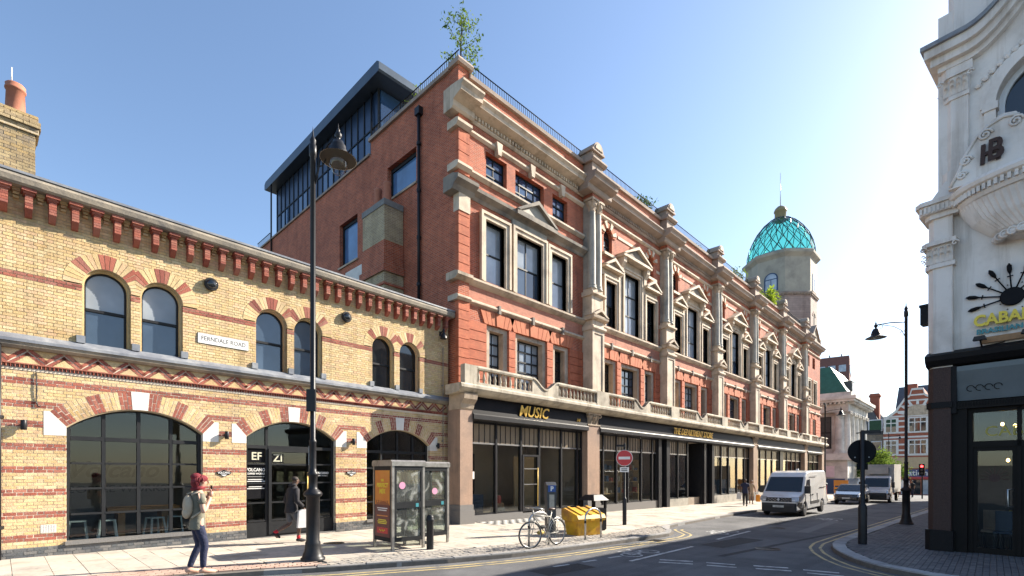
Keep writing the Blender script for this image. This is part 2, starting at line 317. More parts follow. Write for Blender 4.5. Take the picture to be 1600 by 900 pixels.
def slab(P,back,name):
    n=len(P); mb=MB(); top=[(x,y,-.022) for x,y in P]; bk=[(x,y,-.022) for x,y in back]
    vs=top+bk+[(x,y,-.2) for x,y in P]
    mb.add(vs,[(i,i+1,n+i+1,n+i) for i in range(n-1)]+[(i+1,i,2*n+i,2*n+i+1) for i in range(n-1)]); return struct(gz(mb).build(name,'joint'))
pave=slab(KL,[(x,BACK) for x,y in KL],'pavement')
KRb=[(72,-3),(52,-3),(38,-3),(31,-3),(22,-3),(21,-3),(20,-3),(20,-3.5),(20,-4),(20,-4.5),(20,-5),(20,-6),(20,-7),(20,-9),(20,-14)]
pave2=slab(KR,KRb,'pavement_corner')
# kerb stones, each a piece of its own
def kerb(P,parent,mt,wd,step,z0,drop):
    Q=resample(P,step); A=Q; B=offset(Q,wd)
    for i in range(len(Q)-1):
        a0,a1,b0,b1=A[i],A[i+1],B[i],B[i+1]; c=(a0+a1+b0+b1)/4; s=.992
        h=z0*drop(c.x)+rnd.uniform(-.003,.003)
        q=[c+(p-c)*s for p in (a0,a1,b1,b0)]
        mb=MB(); zt=[G(p.x)+h for p in q]; zb=[G(p.x)-.16 for p in q]; ch=.02
        vs=[(p.x,p.y,z) for p,z in zip(q,zb)]+[(p.x,p.y,z-ch) for p,z in zip(q,zt)]
        qi=[c+(p-c)*(1-.06) for p in q]; qi=[q[k]*.55+qi[k]*.45 for k in range(4)]
        vs+=[(p.x,p.y,z) for p,z in zip(qi,zt)]
        mb.add(vs,[(0,1,5,4),(1,2,6,5),(2,3,7,6),(3,0,4,7),(4,5,9,8),(5,6,10,9),(6,7,11,10),(7,4,8,11),(8,9,10,11)],rnd.random()+.001)
        cc=(c.x,c.y,G(c.x)); me=mb.mesh('kerb_stone',mt,cc); inst(me,'kerb_stone',parent,cc)
kerb(KL,pave,'granite_kerb',.17,.92,.006,lambda x:1 if x>5 or x<1.5 else -14*(1-abs(x-3.2)/2)*.35)
kerb(KR,pave2,'pale_kerb',.30,.92,.006,lambda x:1)
# flagstones: columns of slabs running from the kerb to the buildings
def flagme(w_,d_):
    mb=MB(); g=.006; mb.add([(g-w_/2,g-d_/2,-.05),(w_/2-g,g-d_/2,-.05),(w_/2-g,d_/2-g,-.05),(g-w_/2,d_/2-g,-.05),(g-w_/2,g-d_/2,-.004),(w_/2-g,g-d_/2,-.004),(w_/2-g,d_/2-g,-.004),(g-w_/2,d_/2-g,-.004),
      (g+.006-w_/2,g+.006-d_/2,0),(w_/2-g-.006,g+.006-d_/2,0),(w_/2-g-.006,d_/2-g-.006,0),(g+.006-w_/2,d_/2-g-.006,0)],[(0,1,5,4),(1,2,6,5),(2,3,7,6),(3,0,4,7),(4,5,9,8),(5,6,10,9),(6,7,11,10),(7,4,8,11),(8,9,10,11)])
    return mb.mesh('flagstone','flag')
FM=flagme(1,1)
def SETT(x):   # depth of the strip of setts along the kerb
    if x<4.2: return .18
    if x<5.6: return .18+(x-4.2)*.75
    if x<15.5: return 1.25
    if x<17: return 1.25-(x-15.5)*.7
    return .18
flags=[]; x=-3.0
while x<66:
    w_=rnd.choice((.4,.45,.45,.5)) if x<30 else .62
    xc=x+w_/2; y=interp(KL,xc)+SETT(xc)+.0; top=15.2
    if xc<4.6: y=max(y,interp(KL,xc)+ (0.18 if xc<1.2 else 0.9 if xc<3.6 else .75))
    first=True
    while y<top-.12:
        d_=rnd.choice((.55,.62,.7,.75)) if not first else rnd.uniform(.3,.75); first=False
        if top-y-d_<.15: d_=top-y
        flags.append((xc,y+d_/2,w_,d_)); y+=d_
    x+=w_
def vis(x,y):
    d=x*math.cos(VA)+y*math.sin(VA); r=x*math.sin(VA)-y*math.cos(VA); u=800+776*r/d if d>.3 else -9; v=738+776*1.75/d if d>.3 else 9999
    return d if (-30<u<1630 and v<930) else 1e9
flags.sort(key=lambda f:vis(f[0],f[1]))
rest=MB()
for i,(x,y,w_,d_) in enumerate(flags):
    if vis(x,y)>1e8 and i>=300: pass
    if i<300: inst(FM,'flagstone',pave,(x,y,G(x)+rnd.uniform(-.004,.003)),rot=(rnd.uniform(-.004,.004),.0125+rnd.uniform(-.004,.004),0),scale=(w_,d_,1))
    else:
        g=.006; dz=rnd.uniform(-.003,.002); rest.box(x-w_/2+g,x+w_/2-g,y-d_/2+g,y+d_/2-g,-.05+dz,dz,rnd.random()+.001,nofaces='b')
stuff(gz(rest).build('far_flagstones','flag',pave))
# small granite setts along the kerb by the bicycle
ms=MB(); y=0
for i in range(130):
    x=4.3+i*.1
    y0=interp(KL,x+.05)+.19; y1=interp(KL,x+.05)+SETT(x+.05)-.02; y=y0+ (i%2)*.05
    while y<y1-.05:
        q=rnd.uniform(-.012,.004); ms.box(x+.006,x+.094,y+.006,min(y+.094,y1),-.05,q,rnd.random()+.001,nofaces='b'); y+=.1
stuff(gz(ms).build('granite_setts','sett',pave))
# red brick pavers at the dropped kerb
BP=MB().box(-.104,.104,-.049,.049,-.05,0,nofaces='b').mesh('brick_paver','brick_paver')
for j in range(8):
    for i in range(16):
        x=1.15+i*.215+(j%2)*.107; y=interp(KL,x)+.235+j*.103
        if x<4.45 and y<interp(KL,x)+(.9 if x<3.6 else .72)-.03: inst(BP,'brick_paver',pave,(x,y,G(x)+.001+rnd.uniform(-.003,.002)),rz=math.atan2(interp(KL,x+.2)-interp(KL,x-.2),.4))
# chequered threshold tiles before the music shop and the department store doors
TW=MB().box(-.097,.097,-.097,.097,-.03,.003,nofaces='b').mesh('floor_tile','tile_white'); TB=MB().box(-.097,.097,-.097,.097,-.03,.003,nofaces='b').mesh('floor_tile','tile_black')
for i in range(36):
    for j in range(6):
        x=12.7+i*.2; y=13.0+j*.2; inst(TB if (i+j)%2 else TW,'floor_tile',pave,(x,y,G(x)+.004),rot=(0,.0125,0))
# block pavers of the corner pavement
PV=MB().add([(-.1,-.05,-.05),(.1,-.05,-.05),(.1,.05,-.05),(-.1,.05,-.05),(-.097,-.047,-.004),(.097,-.047,-.004),(.097,.047,-.004),(-.097,.047,-.004),(-.091,-.041,0),(.091,-.041,0),(.091,.041,0),(-.091,.041,0)],[(0,1,5,4),(1,2,6,5),(2,3,7,6),(3,0,4,7),(4,5,9,8),(5,6,10,9),(6,7,11,10),(7,4,8,11),(8,9,10,11)]).mesh('block_paver','paver')
KRi=offset(resample(KR,.4),.31); blk=[]
kp=[(p.x,p.y) for p in KRi]+[(20,-14),(20,-3),(72,-3)]
for i in range(150):
    for j in range(75):
        x=11.9+i*.2+(j%2)*.1; y=-3.0+j*.1
        if x<36 and pip(x-.09,y-.04,kp) and pip(x+.09,y+.05,kp) and not (x>17.6 and y<.75): blk.append((x,y))
blk.sort(key=lambda p:vis(*p)); rest=MB()
for i,(x,y) in enumerate(blk):
    dz=rnd.uniform(-.003,.002)
    if i<300: inst(PV,'block_paver',pave2,(x,y,G(x)+dz),rot=(0,.0125,0))
    else: rest.box(x-.096,x+.096,y-.046,y+.046,-.05,dz,rnd.random()+.001,nofaces='b')
stuff(gz(rest).build('far_pavers','paver',pave2))
# painted markings
def line(a,b,wd,name,mt):
    a=Vector(a); b=Vector(b); t=(b-a).normalized(); n_=Vector((-t.y,t.x))*wd/2
    return struct(gz(MB().add([(p.x,p.y,-.106) for p in (a-n_,b-n_,b+n_,a+n_)],[(0,1,2,3)])).build(name,mt))
KLs=resample(KL,.25)
KLm=[p for p in KLs if p.x<17.45 and p.x>.5]
for d0 in (-.30,-.52):
    struct(gz(ribbon(KLm,d0,d0-.07,-.106)).build('yellow_line','yellow_paint'))
KRs=resample(KR,.25)
for d0 in (-.22,-.45): struct(gz(ribbon(KRs,d0,d0-.07,-.106)).build('yellow_line','yellow_paint'))
GW=[((10.45,5.45),(10.78,4.82)),((10.86,4.55),(11.05,4.0)),((11.22,3.68),(11.48,3.08)),((11.47,2.8),(11.62,2.2)),((11.0,6.3),(10.7,5.7))]
for a,b in GW[:4]:
    for q in (0,.32): line((a[0]-q,a[1]-q*.45),(b[0]-q,b[1]-q*.45),.11,'give_way_dash','white_paint')
line((9.78,5.81),(13.15,5.89),.1,'bay_line','white_paint'); line((15.23,6.06),(18.56,6.21),.1,'bay_line','white_paint')
for i in range(3): line((8.0+i*.9,6.55-i*.08),(8.45+i*.9,6.5-i*.08),.09,'bay_dash','white_paint')
def bike_mark(x,y,s=1.0):
    mb=MB()
    def ring(cx,cy,r):
        n=18; vs=[(cx+rr*math.cos(2*PI*i/n),cy+rr*math.sin(2*PI*i/n),-.1055) for rr in (r,r-.055*s) for i in range(n)]
        mb.add(vs,[(i,(i+1)%n,n+(i+1)%n,n+i) for i in range(n)])
    def seg(a,b):
        a=Vector(a); b=Vector(b); t=(b-a).normalized(); n_=Vector((-t.y,t.x))*.028*s
        mb.add([(p.x,p.y,-.1052) for p in (a-n_,b-n_,b+n_,a+n_)],[(0,1,2,3)])
    X=lambda a,b:(x+a*s,y+b*s)
    ring(*X(-.42,-.1),.27*s); ring(*X(.42,-.1),.27*s)
    for a,b in (((-.42,-.1),(-.2,.3)),((-.2,.3),(.22,.25)),((.22,.25),(.42,-.1)),((-.2,.3),(.02,-.1)),((.02,-.1),(.22,.25)),((.02,-.1),(-.42,-.1)),((-.25,.38),(-.12,.38)),((.2,.25),(.26,.42)),((.2,.43),(.36,.40))): seg(X(*a),X(*b))
    return struct(gz(mb).build('cycle_marking','white_paint'))
bike_mark(17.4,6.75,1.1); bike_mark(11.0,6.35,1.0); bike_mark(27.0,5.5,1.2)
# patched repair of darker asphalt and drain
mat('asphalt_patch',(.030,.030,.032),(.022,.022,.024),rough=.85,scale=3,bump=.4,bscale=150)
struct(gz(MB().add([(12.0,4.6,-.1065),(24,3.5,-.1065),(24,3.62,-.1065),(12.0,4.78,-.1065)],[(0,1,2,3)])).build('road_seam','asphalt_patch'))
m,nt_,bs_=newmat('puddle'); bs_.inputs['Base Color'].default_value=(.02,.02,.02,1); bs_.inputs['Roughness'].default_value=.02; bs_.inputs['IOR'].default_value=1.33
pts=[(13.35+.42*math.cos(a)*(1+.25*math.sin(3*a)),2.02+.22*math.sin(a)*(1+.3*math.cos(2*a))) for a in [2*PI*i/20 for i in range(20)]]
struct(gz(MB().add([(13.35+(x-13.35)*.8+(y-2.0)*.5,1.95+(y-2.0)+(x-13.35)*.55,-.1045) for x,y in pts],[tuple(range(20))])).build('puddle','puddle'))

# patched trench, manhole covers and a gully grate
mat('asphalt_patch_pale',(.19,.188,.185),(.15,.15,.148),rough=.9,scale=3,bump=.5,bscale=140); mat('iron',(.06,.055,.05),(.04,.037,.034),rough=.5,metal=.6,scale=8)
for P,mt in (([(13.5,5.2),(16.2,5.0),(16.3,5.75),(13.6,5.9)],'asphalt_patch'),([(19.5,4.6),(26,4.9),(26,5.3),(19.5,5.0)],'asphalt_patch_pale'),([(7.2,6.0),(8.6,5.9),(8.7,6.45),(7.25,6.6)],'asphalt_patch'),([(22,6.3),(24.4,6.4),(24.4,6.9),(22,6.8)],'asphalt_patch')):
    struct(gz(MB().add([(x,y,-.1072) for x,y in P],[(0,1,2,3)])).build('road_patch',mt))
def cover(x,y,r_,par,z):
    m=MB().lathe([(r_,0),(r_,.006),(r_-.03,.006),(r_-.03,.002),(.001,.002)],24)
    for k in range(-4,5):
        for j in range(-4,5):
            if math.hypot(k,j)*r_/5.2<r_-.07: m.box(k*r_/5.2-.012,k*r_/5.2+.012,j*r_/5.2-.012,j*r_/5.2+.012,.002,.006)
    o=m.build('manhole_cover','iron'); o.location=(x,y,G(x)+z); o.rotation_euler=(0,.0125,0); return struct(o)
cover(14.2,4.3,.32,None,-.107); cover(20.5,5.9,.32,None,-.107); cover(6.0,12.2,.26,None,.001)
m=MB().box(-.24,.24,-.2,.2,0,.004)
for k in range(7): m.box(-.2+k*.06,-.17+k*.06,-.17,.17,.004,.010)
o=m.build('gully_grate','iron'); o.location=(13.6,7.2,G(13.6)-.108); o.rotation_euler=(0,.0125,0); struct(o)
# ------------------------------------------------------------------ low yellow brick building with the cafe
YB=thing('yellow_brick_building','low yellow brick building with red brick stripes and arched windows beside the pavement','building',(0,14.29,0),R(2.46))
def ypt(l,y=0): # local to world
    a=R(2.46); return (l*math.cos(a)-y*math.sin(a),14.29+l*math.sin(a)+y*math.cos(a))
ARC=[(2.305,.26),(5.945,-.16),(9.625,.20)]; HW,SPR,RI,RO,CZ=1.30,2.73,2.0,2.41,1.21
AH=math.asin(HW/RI)
WIN=[(1.695,2.735),(5.315,6.375),(8.965,10.045)]; WR,WS,WRO,WB=.43,5.88,.76,4.56
excl=[]
for xc,zb in ARC:
    e=.03
    ring_o=[(xc+p,z) for p,z in arc(0,CZ,RO-e,PI/2-AH,PI/2+AH,24)]
    excl.append([(xc+HW,zb-.09 if zb>0 else -1),(xc+HW,2.53),(xc+1.66-e,2.53),(xc+1.66-e,3.02)]+ring_o+[(xc-1.66+e,3.02),(xc-1.66+e,2.53),(xc-HW,2.53),(xc-HW,zb-.09 if zb>0 else -1)])
for pr in WIN:
    for xc in pr:
        excl.append([(xc+WR,WB-.2),(xc+WR,WS-.02)]+[(xc+WRO-.03,WS-.02)]+arc(xc,WS,WRO-.03,0,PI,20)+[(xc-WRO+.03,WS-.02),(xc-WR,WS-.02),(xc-WR,WB-.2)])
def scan(z):
    iv=[]
    for poly in excl:
        xs_=[]; n=len(poly)
        for i in range(n):
            (x0,z0),(x1,z1)=poly[i],poly[(i+1)%n]
            if (z0>z)!=(z1>z): xs_.append(x0+(x1-x0)*(z-z0)/(z1-z0))
        xs_.sort(); iv+=[(xs_[k],xs_[k+1]) for k in range(0,len(xs_)-1,2)]
    iv.sort(); out=[]
    for a,b in iv:
        if out and a<=out[-1][1]: out[-1]=(out[-1][0],max(b,out[-1][1]))
        else: out.append((a,b))
    return out
def free(a,b,iv):
    segs=[(a,b)]
    for p,q in iv:
        ns=[]
        for s0,s1 in segs:
            if q<=s0 or p>=s1: ns.append((s0,s1))
            else:
                if p>s0: ns.append((s0,p))
                if q<s1: ns.append((q,s1))
        segs=ns
    return segs
X0,X1,CH,OFF=-3.0,11.82,.0675,.0525
bricks=[]; mortars={'mortar_light':MB(),'mortar_dull':MB(),'mortar_grey':MB()}
reds={0,1}
for k in range(-5,112):
    z0=OFF+k*CH; z1=z0+CH; zm=(z0+z1)/2
    if zm>7.56 or 3.83<zm<4.6: continue
    if zm<.215: kind,mo='brick_blue','mortar_grey'
    elif zm<3.84:
        mo='mortar_light'; j=(k-4)%7 if zm<2.95 else None
        if zm<2.95: red=j in (0,1)
        else: red=k in (45,46,52,53)
        kind='brick_red' if red else 'brick_yellow'
    else: mo='mortar_dull'; kind='brick_red' if 5.73<zm<5.87 else 'brick_yellow'
    iv=scan(zm); pr=-.03 if kind=='brick_blue' else 0
    for a,b in free(X0,X1,iv): mortars[mo].box(a,b,pr+.007,.30,z0,z1,nofaces='k')
    x=X0-(.155 if k%2 else 0); st=0
    while x<X1:
        L=(.206,.098)[st%2]; st+=1
        jw=(.009 if kind=='brick_red' else .006) if zm<3.84 else .0042
        for a,b in free(max(x,X0)+jw,min(x+L,X1)-jw,iv):
            if b-a>.025: bricks.append((a,b,z0,kind,pr,abs((b-a)-(L-2*jw))<1e-4,st%2))
        x+=L
for mo,mb in mortars.items(): mb.build('wall_core',mo,YB)
BM={}
for kind in ('brick_yellow','brick_red'):
    for s_,L in ((1,.206-(.018 if kind=='brick_red' else .011)),(0,.098-.012)): BM[kind,s_]=MB().box(-L/2,L/2,0,.09,.0055,CH-.0055,nofaces='k').mesh('brick',kind)
def bd(b): return vis(*ypt((b[0]+b[1])/2)) 
inview=lambda b:(b[0]>.02 and b[3]!='brick_blue')
cand=sorted([i for i,b in enumerate(bricks) if b[5] and inview(b) and b[6]==1 and .3<b[2]<7.0],key=lambda i:bricks[i][0])[:300]
cs=set(cand); rest={k:MB() for k in ('brick_yellow','brick_red','brick_blue')}
for i,(a,b,z0,kind,pr,wh,st) in enumerate(bricks):
    dy=rnd.uniform(-.003,.003)
    if i in cs: inst(BM[kind,1],'brick',YB,((a+b)/2,dy,z0),rot=(0,rnd.uniform(-.008,.008),rnd.uniform(-.01,.01)))
    else: rest[kind].box(a,b,pr+dy,.09,z0+(.0075 if kind=='brick_red' else .0055),z0+CH-(.0075 if kind=='brick_red' else .0055),rnd.random()+.001,nofaces='k')
for k,mb in rest.items(): stuff(mb.build('brickwork',k,YB))
# side and back of the block, roof
MB().box(X0,X1,.31,.5,4.6,7.5).build('inner_wall','mortar_dull',YB)
MB().box(X0,X0+.3,.3,9,-.3,7.5).box(X0,X1,8.7,9,-.3,7.5).build('rear_wall','stock_brick',YB)
MB().prism([(-.2,7.80),(4.4,8.35),(9.2,7.80),(9.2,7.72),(-.2,7.72)],X0,11.75,'x').build('roof','slate',YB)
# white springers, keystones and brick voussoirs of the three wide arches
def rad(xc,zc,r0,r1,a0,a1,n=1):
    return [(xc+r0*math.sin(a),zc+r0*math.cos(a)) for a in [a0+(a1-a0)*i/n for i in range(n+1)]]+[(xc+r1*math.sin(a),zc+r1*math.cos(a)) for a in [a1+(a0-a1)*i/n for i in range(n+1)]]
for xc,zb in ARC:
    for s_ in (-1,1):
        e=(xc+s_*RO*math.sin(AH),CZ+RO*math.cos(AH))
        MB().prism([(xc+s_*HW,2.535),(xc+s_*HW,SPR),e,(xc+s_*1.66,e[1]),(xc+s_*1.66,2.535)],-.006,.3).build('springer','white_stone',YB)
    MB().prism(rad(xc,CZ,RI,RO+.01,-R(4.2),R(4.2),2),-.01,.3).build('keystone','white_stone',YB)
    MB().prism(rad(xc,CZ,RI+.004,RO-.004,-AH,AH,24),.0,.3).build('arch_bed','mortar_light',YB)
    for s_ in (-1,1):
        a=R(4.2); st=0; dA=(AH-R(4.2))/18
        for i in range(18):
            red=i<3 or 7<=i<10 or i>=15; st=i%2
            cuts=[RI,RI+.205,RO] if st else [RI,RI+.1,RI+.305,RO]
            for r0,r1 in zip(cuts,cuts[1:]):
                p=rad(xc,CZ,r0+.006,r1-.006,s_*(a+dA*.09),s_*(a+dA*.91))
                MB().prism(p,-.005+rnd.uniform(-.002,.002),.12,r=rnd.random()+.001,back=False).build('voussoir','brick_red' if red else 'brick_yellow',YB)
            a+=dA
    MB().prism(arc(xc,CZ,RI+.004,PI/2-AH,PI/2+AH,24)+arc(xc,CZ,RI-.02,PI/2+AH,PI/2-AH,24),.02,.3).build('soffit','mortar_dull',YB)
# round-headed windows: voussoirs, reveals, sashes
for pi,pr in enumerate(WIN):
    mid=(pr[0]+pr[1])/2
    for wi,xc in enumerate(pr):
        keep=-1 if wi==0 else 1
        base=arc(xc,WS,WR,0,PI,20)+arc(xc,WS,WRO,PI,0,20); MB().prism(clipx(base,mid,keep),.003,.3).build('arch_bed','mortar_dull',YB)
        n=21
        for i in range(n):
            a0=PI*i/n; a1=PI*(i+1)/n; red=i in (4,5,9,10,11,15,16)
            p=[(xc+r_*math.cos(t),WS+r_*math.sin(t)) for r_,t in ((WR+.005,a0+.012),(WRO-.005,a0+.008),(WRO-.005,a1-.008),(WR+.005,a1-.012))]
            p=clipx(p,mid,keep)
            if len(p)>2: MB().prism(p,-.006+rnd.uniform(-.002,.002),.12,r=rnd.random()+.001,back=False).build('arch_brick','brick_red' if red else 'brick_yellow',YB)
        out=[(xc+WR,WB-.02)]+arc(xc,WS,WR,0,PI,20)+[(xc-WR,WB-.02)]; inn=[(xc-WR+.045,WB-.02)]+arc(xc,WS,WR-.045,PI,0,20)+[(xc+WR-.045,WB-.02)]
        MB().prism(out+inn,.10,.26).build('reveal','brick_yellow',YB)
        fo=[(xc+.385,WB)]+arc(xc,WS,.385,0,PI,20)+[(xc-.385,WB)]; fi=[(xc-.345,WB+.05)]+arc(xc,WS,.345,PI,0,20)+[(xc+.345,WB+.05)]
        wn=MB().prism(fo+fi,.20,.27).box(xc-.36,xc+.36,.195,.262,WB,WB+.06).box(xc-.35,xc+.35,.19,.262,5.36,5.42).build('window','frame_black',YB)
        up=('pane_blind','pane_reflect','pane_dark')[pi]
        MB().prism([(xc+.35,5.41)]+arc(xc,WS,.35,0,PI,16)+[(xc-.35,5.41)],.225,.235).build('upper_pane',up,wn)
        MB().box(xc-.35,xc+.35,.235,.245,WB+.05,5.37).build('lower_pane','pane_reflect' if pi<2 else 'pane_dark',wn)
    for xs_ in ([pr[0]-WR,pr[0]+WR],[pr[1]-WR,pr[1]+WR]):
        pass
    for xx in (pr[0]-WR-.03,mid,pr[1]+WR+.03): MB().box(xx-.075,xx+.075,-.05,.02,4.58,4.74).build('sill_block','lead',YB)
# string courses, zigzag band, dogtooth course
MB().sweep([(-.16,4.40),(-.16,4.46),(.02,4.60),(.28,4.60),(.28,4.40)],X0,X1).build('lead_flashing','lead',YB)
MB().sweep([(-.06,4.28),(-.12,4.33),(-.14,4.40),(.28,4.40),(.28,4.28)],X0,X1).build('string_course','stained_stone',YB)
MB().box(X0,X1,.02,.3,3.82,4.28).build('band_bed','mortar_light',YB)
ZP=.565; zn=0; CHB={}
def zbrick(cx,cz,L,sg,mt):
    q=Matrix.Rotation(sg*R(40),4,'Y')
    if (mt,L) not in CHB: CHB[mt,L]=MB().box(-L/2,L/2,-.012,.05,-.031,.031,nofaces='k').mesh('band_brick',mt)
    inst(CHB[mt,L],'band_brick',YB,(cx,.012,cz),rot=(0,-sg*R(40),0))
for i in range(-3,21):
    xb=.12+i*ZP
    for sg in (1,-1):
        for lane in (-.62,.62):
            for h_ in (-1,1):
                cx=xb+ZP/2+ -sg*ZP/4; cz=4.125
                d=Vector((math.cos(R(40)),sg*math.sin(R(40)))); nrm=Vector((-d.y,d.x))
                p=Vector((cx,cz))+d*(h_*.094)+nrm*(lane*.072)
                if abs(p.y-4.125)<.125 and X0<p.x<X1-.12: zbrick(p.x,p.y,.178,sg,'brick_red')
fil=MB()
for i in range(-3,21):
    xb=.12+i*ZP
    fil.prism([(xb+.08,3.985),(xb+ZP-.08,3.985),(xb+ZP/2,4.17)],-.0,.05,r=rnd.random()+.001); fil.prism([(xb+ZP/2+.1,4.275),(xb+ZP*1.5-.1,4.275),(xb+ZP,4.10)],-.0,.05,r=rnd.random()+.001)
fil.build('band_infill','brick_yellow',YB)
dt=MB(); x=X0
while x<X1-.07:
    dt.prism([(x+.004,.03),(x+.061,.03),(x+.0325,-.05)],3.90,3.965,'z',r=rnd.random()+.001); x+=.065
stuff(dt.build('dogtooth_course','brick_red',YB)); MB().box(X0,X1,-.045,.05,3.965,3.99).build('band_lip','brick_red',YB)
MB().box(X0,X1,-.012,.05,3.845,3.895).build('band_underside','mortar_light',YB)
# eaves: stone gutter slab on red corbels
MB().sweep([(-.32,7.56),(-.34,7.66),(-.30,7.74),(.1,7.74),(.1,7.52),(-.28,7.52)],X0,X1+.05).build('eaves_slab','stained_stone',YB)
MB().sweep([(-.33,7.742),(-.33,7.79),(-.2,7.83),(.1,7.84),(.1,7.742)],X0,X1+.05).build('eaves_lead','lead',YB)
cm=MB(); cm.prism([(.05,7.50),(-.25,7.50),(-.25,7.46),(-.20,7.40),(-.19,7.38),(-.19,7.12),(-.12,7.05),(-.06,7.0),(.05,6.98)],-.055,.055,'x',r=.3)
cm.box(-.11,.11,-.265,.0,7.455,7.515,r=.7).box(-.085,.085,-.225,.0,7.41,7.456,r=.15)
for j in range(5): cm.box(-.059,.059,-.196,.0,7.13+j*.055,7.13+j*.055+.047,r=.1+.17*j)
cme=cm.mesh('corbel','brick_red')
hd=MB(); hd.box(-.045,.045,-.07,.02,7.40,7.45,r=.4).box(-.045,.045,-.05,.02,7.33,7.38,r=.6).box(-.06,.06,-.11,.02,7.46,7.52,r=.2); hdm=hd.mesh('corbel_bed','brick_yellow')
for i in range(-8,34):
    x=.05+i*.3605
    if x<X1-.06: inst(cme,'corbel',YB,(x,0,0)); inst(hdm,'corbel_bed',YB,(x+.18,0,0)) if x+.28<X1 else None
# cafe windows and door in the arches
def archframe(xc,zb,cols,rows,parent,y=.14):
    t=.055
    def top(x): 
        return CZ+math.sqrt(max(RI*RI-(x-xc)**2,0))
    o=[(xc+HW,zb)]+arc(xc,CZ,RI,PI/2-AH,PI/2+AH,24)+[(xc-HW,zb)]; i_=[(xc-HW+t,zb+t)]+arc(xc,CZ,RI-t,PI/2+AH*.955,PI/2-AH*.955,24)+[(xc+HW-t,zb+t)]
    mb=MB().prism(o+i_,y,y+.09)
    for x in cols: mb.box(x-.035,x+.035,y+.012,y+.1,zb+.04,top(x)-.03)
    wn=mb.build('window','frame_black',parent)
    xsx=[xc-HW+t]+list(cols)+[xc+HW-t]
    for z in rows:
        th=.045 if z==rows[-1] else .022
        for a,b in zip(xsx,xsx[1:]): MB().box(a+.03,b-.03,y+.005,y+.085,z-th,z+th).build('glazing_bar','frame_black',wn)
    zs=[zb+t]+list(rows)
    for a,b in zip(xsx,xsx[1:]):
        for z0,z1 in zip(zs,zs[1:]): MB().box(a+.02,b-.02,y+.05,y+.058,z0,z1).build('pane','glass',wn)
        MB().prism([(a+.02,zs[-1]),(b-.02,zs[-1])]+[(x,top(x)-.03) for x in [b-.02+(a-b+.04)*q/6 for q in range(7)]],y+.05,y+.058).build('top_pane','glass',wn)
    return wn
for k in (0,2):
    xc,zb=ARC[k]; archframe(xc,zb,[xc-HW+.65,xc,xc+HW-.65],[zb+.57,zb+1.13,zb+1.69,zb+2.24],YB)
    MB().box(xc-HW-.03,xc+HW+.03,-.075,.2,zb-.075,zb).build('window_sill','granite_grey',YB)
xc,zb=ARC[1]
dw=archframe(xc,.02,[5.24,6.55],[.40,.90,1.44,1.98,2.46],YB)
dr=MB(); y=.11
for a,b in ((5.28,5.36),(6.43,6.51)): dr.box(a,b,y,y+.06,.0,2.42)
dr.box(5.36,6.43,y,y+.06,2.33,2.42).box(5.36,6.43,y,y+.06,.0,.22).build('door_leaf','frame_black',YB)
MB().box(4.66,7.22,.135,.15,-.12,.36).build('kick_panel','frame_black',YB)
MB().tube([(6.38,.07,.75),(6.38,.07,1.75)],.016).build('door_handle','gold',YB)
MB().box(4.6,7.3,-.02,.35,-.16,-.055).build('door_step','granite_grey',YB)
mat('letter_cream',(.62,.60,.45),(.5,.48,.36),rough=.6); mat('letter_white',(.75,.75,.73),(.6,.6,.58),rough=.6)
MB().box(4.72,5.19,.185,.19,2.02,2.42).build('sign_board','black_paint',dw); MB().box(5.40,5.72,.185,.19,2.02,2.28).build('sign_board','black_paint',dw)
text('lettering','EF',.30,'letter_cream',dw,(4.98,.183,2.10),ext=.002,bold=.004); text('lettering','ZI',.30,'letter_cream',dw,(5.56,.183,2.06),ext=.002,bold=.004)
MB().box(4.70,5.20,.186,.19,1.02,1.96).build('notice_panel','black_paint',dw)
text('lettering','VOLCANO',.125,'letter_white',dw,(4.95,.183,1.78),ext=.002,bold=.003,sx=.85); text('lettering','COFFEE WORKS',.068,'letter_white',dw,(4.95,.183,1.69),ext=.002,bold=.002)
for i,(q,z) in enumerate(((.2,1.54),(.26,1.49),(.22,1.44),(.18,1.34),(.24,1.29))): MB().box(4.95-q,4.95+q,.181,.186,z,z+.022).build('small_print','letter_white',dw)
MB().box(4.70,5.20,.180,.186,1.625,1.632).build('rule_line','letter_white',dw)
text('lettering','VOLCANO',.09,'letter_white',dw,(6.88,.183,1.70),ext=.002,bold=.003); text('lettering','COFFEE WORKS',.05,'letter_white',dw,(6.88,.183,1.63),ext=.002)
# cafe room behind the glass
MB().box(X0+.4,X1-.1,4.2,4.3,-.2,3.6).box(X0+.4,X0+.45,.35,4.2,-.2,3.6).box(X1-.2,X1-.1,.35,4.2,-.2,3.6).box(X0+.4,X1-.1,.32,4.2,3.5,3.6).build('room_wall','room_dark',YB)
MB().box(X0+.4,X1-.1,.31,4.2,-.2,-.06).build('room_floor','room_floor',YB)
MB().box(X0+.5,4.4,3.2,3.26,-.06,3.4).build('room_partition','room_wall',YB)
mat('room_letter',(.012,.012,.014),(.012,.012,.012),rough=.8)
text('lettering','Volcano',.62,'room_letter',YB,(2.35,3.19,1.62),ext=.004,shear=.35,bold=.012); text('lettering','COFFEE WORKS',.27,'room_letter',YB,(2.45,3.19,1.2),ext=.004,sx=1.15)
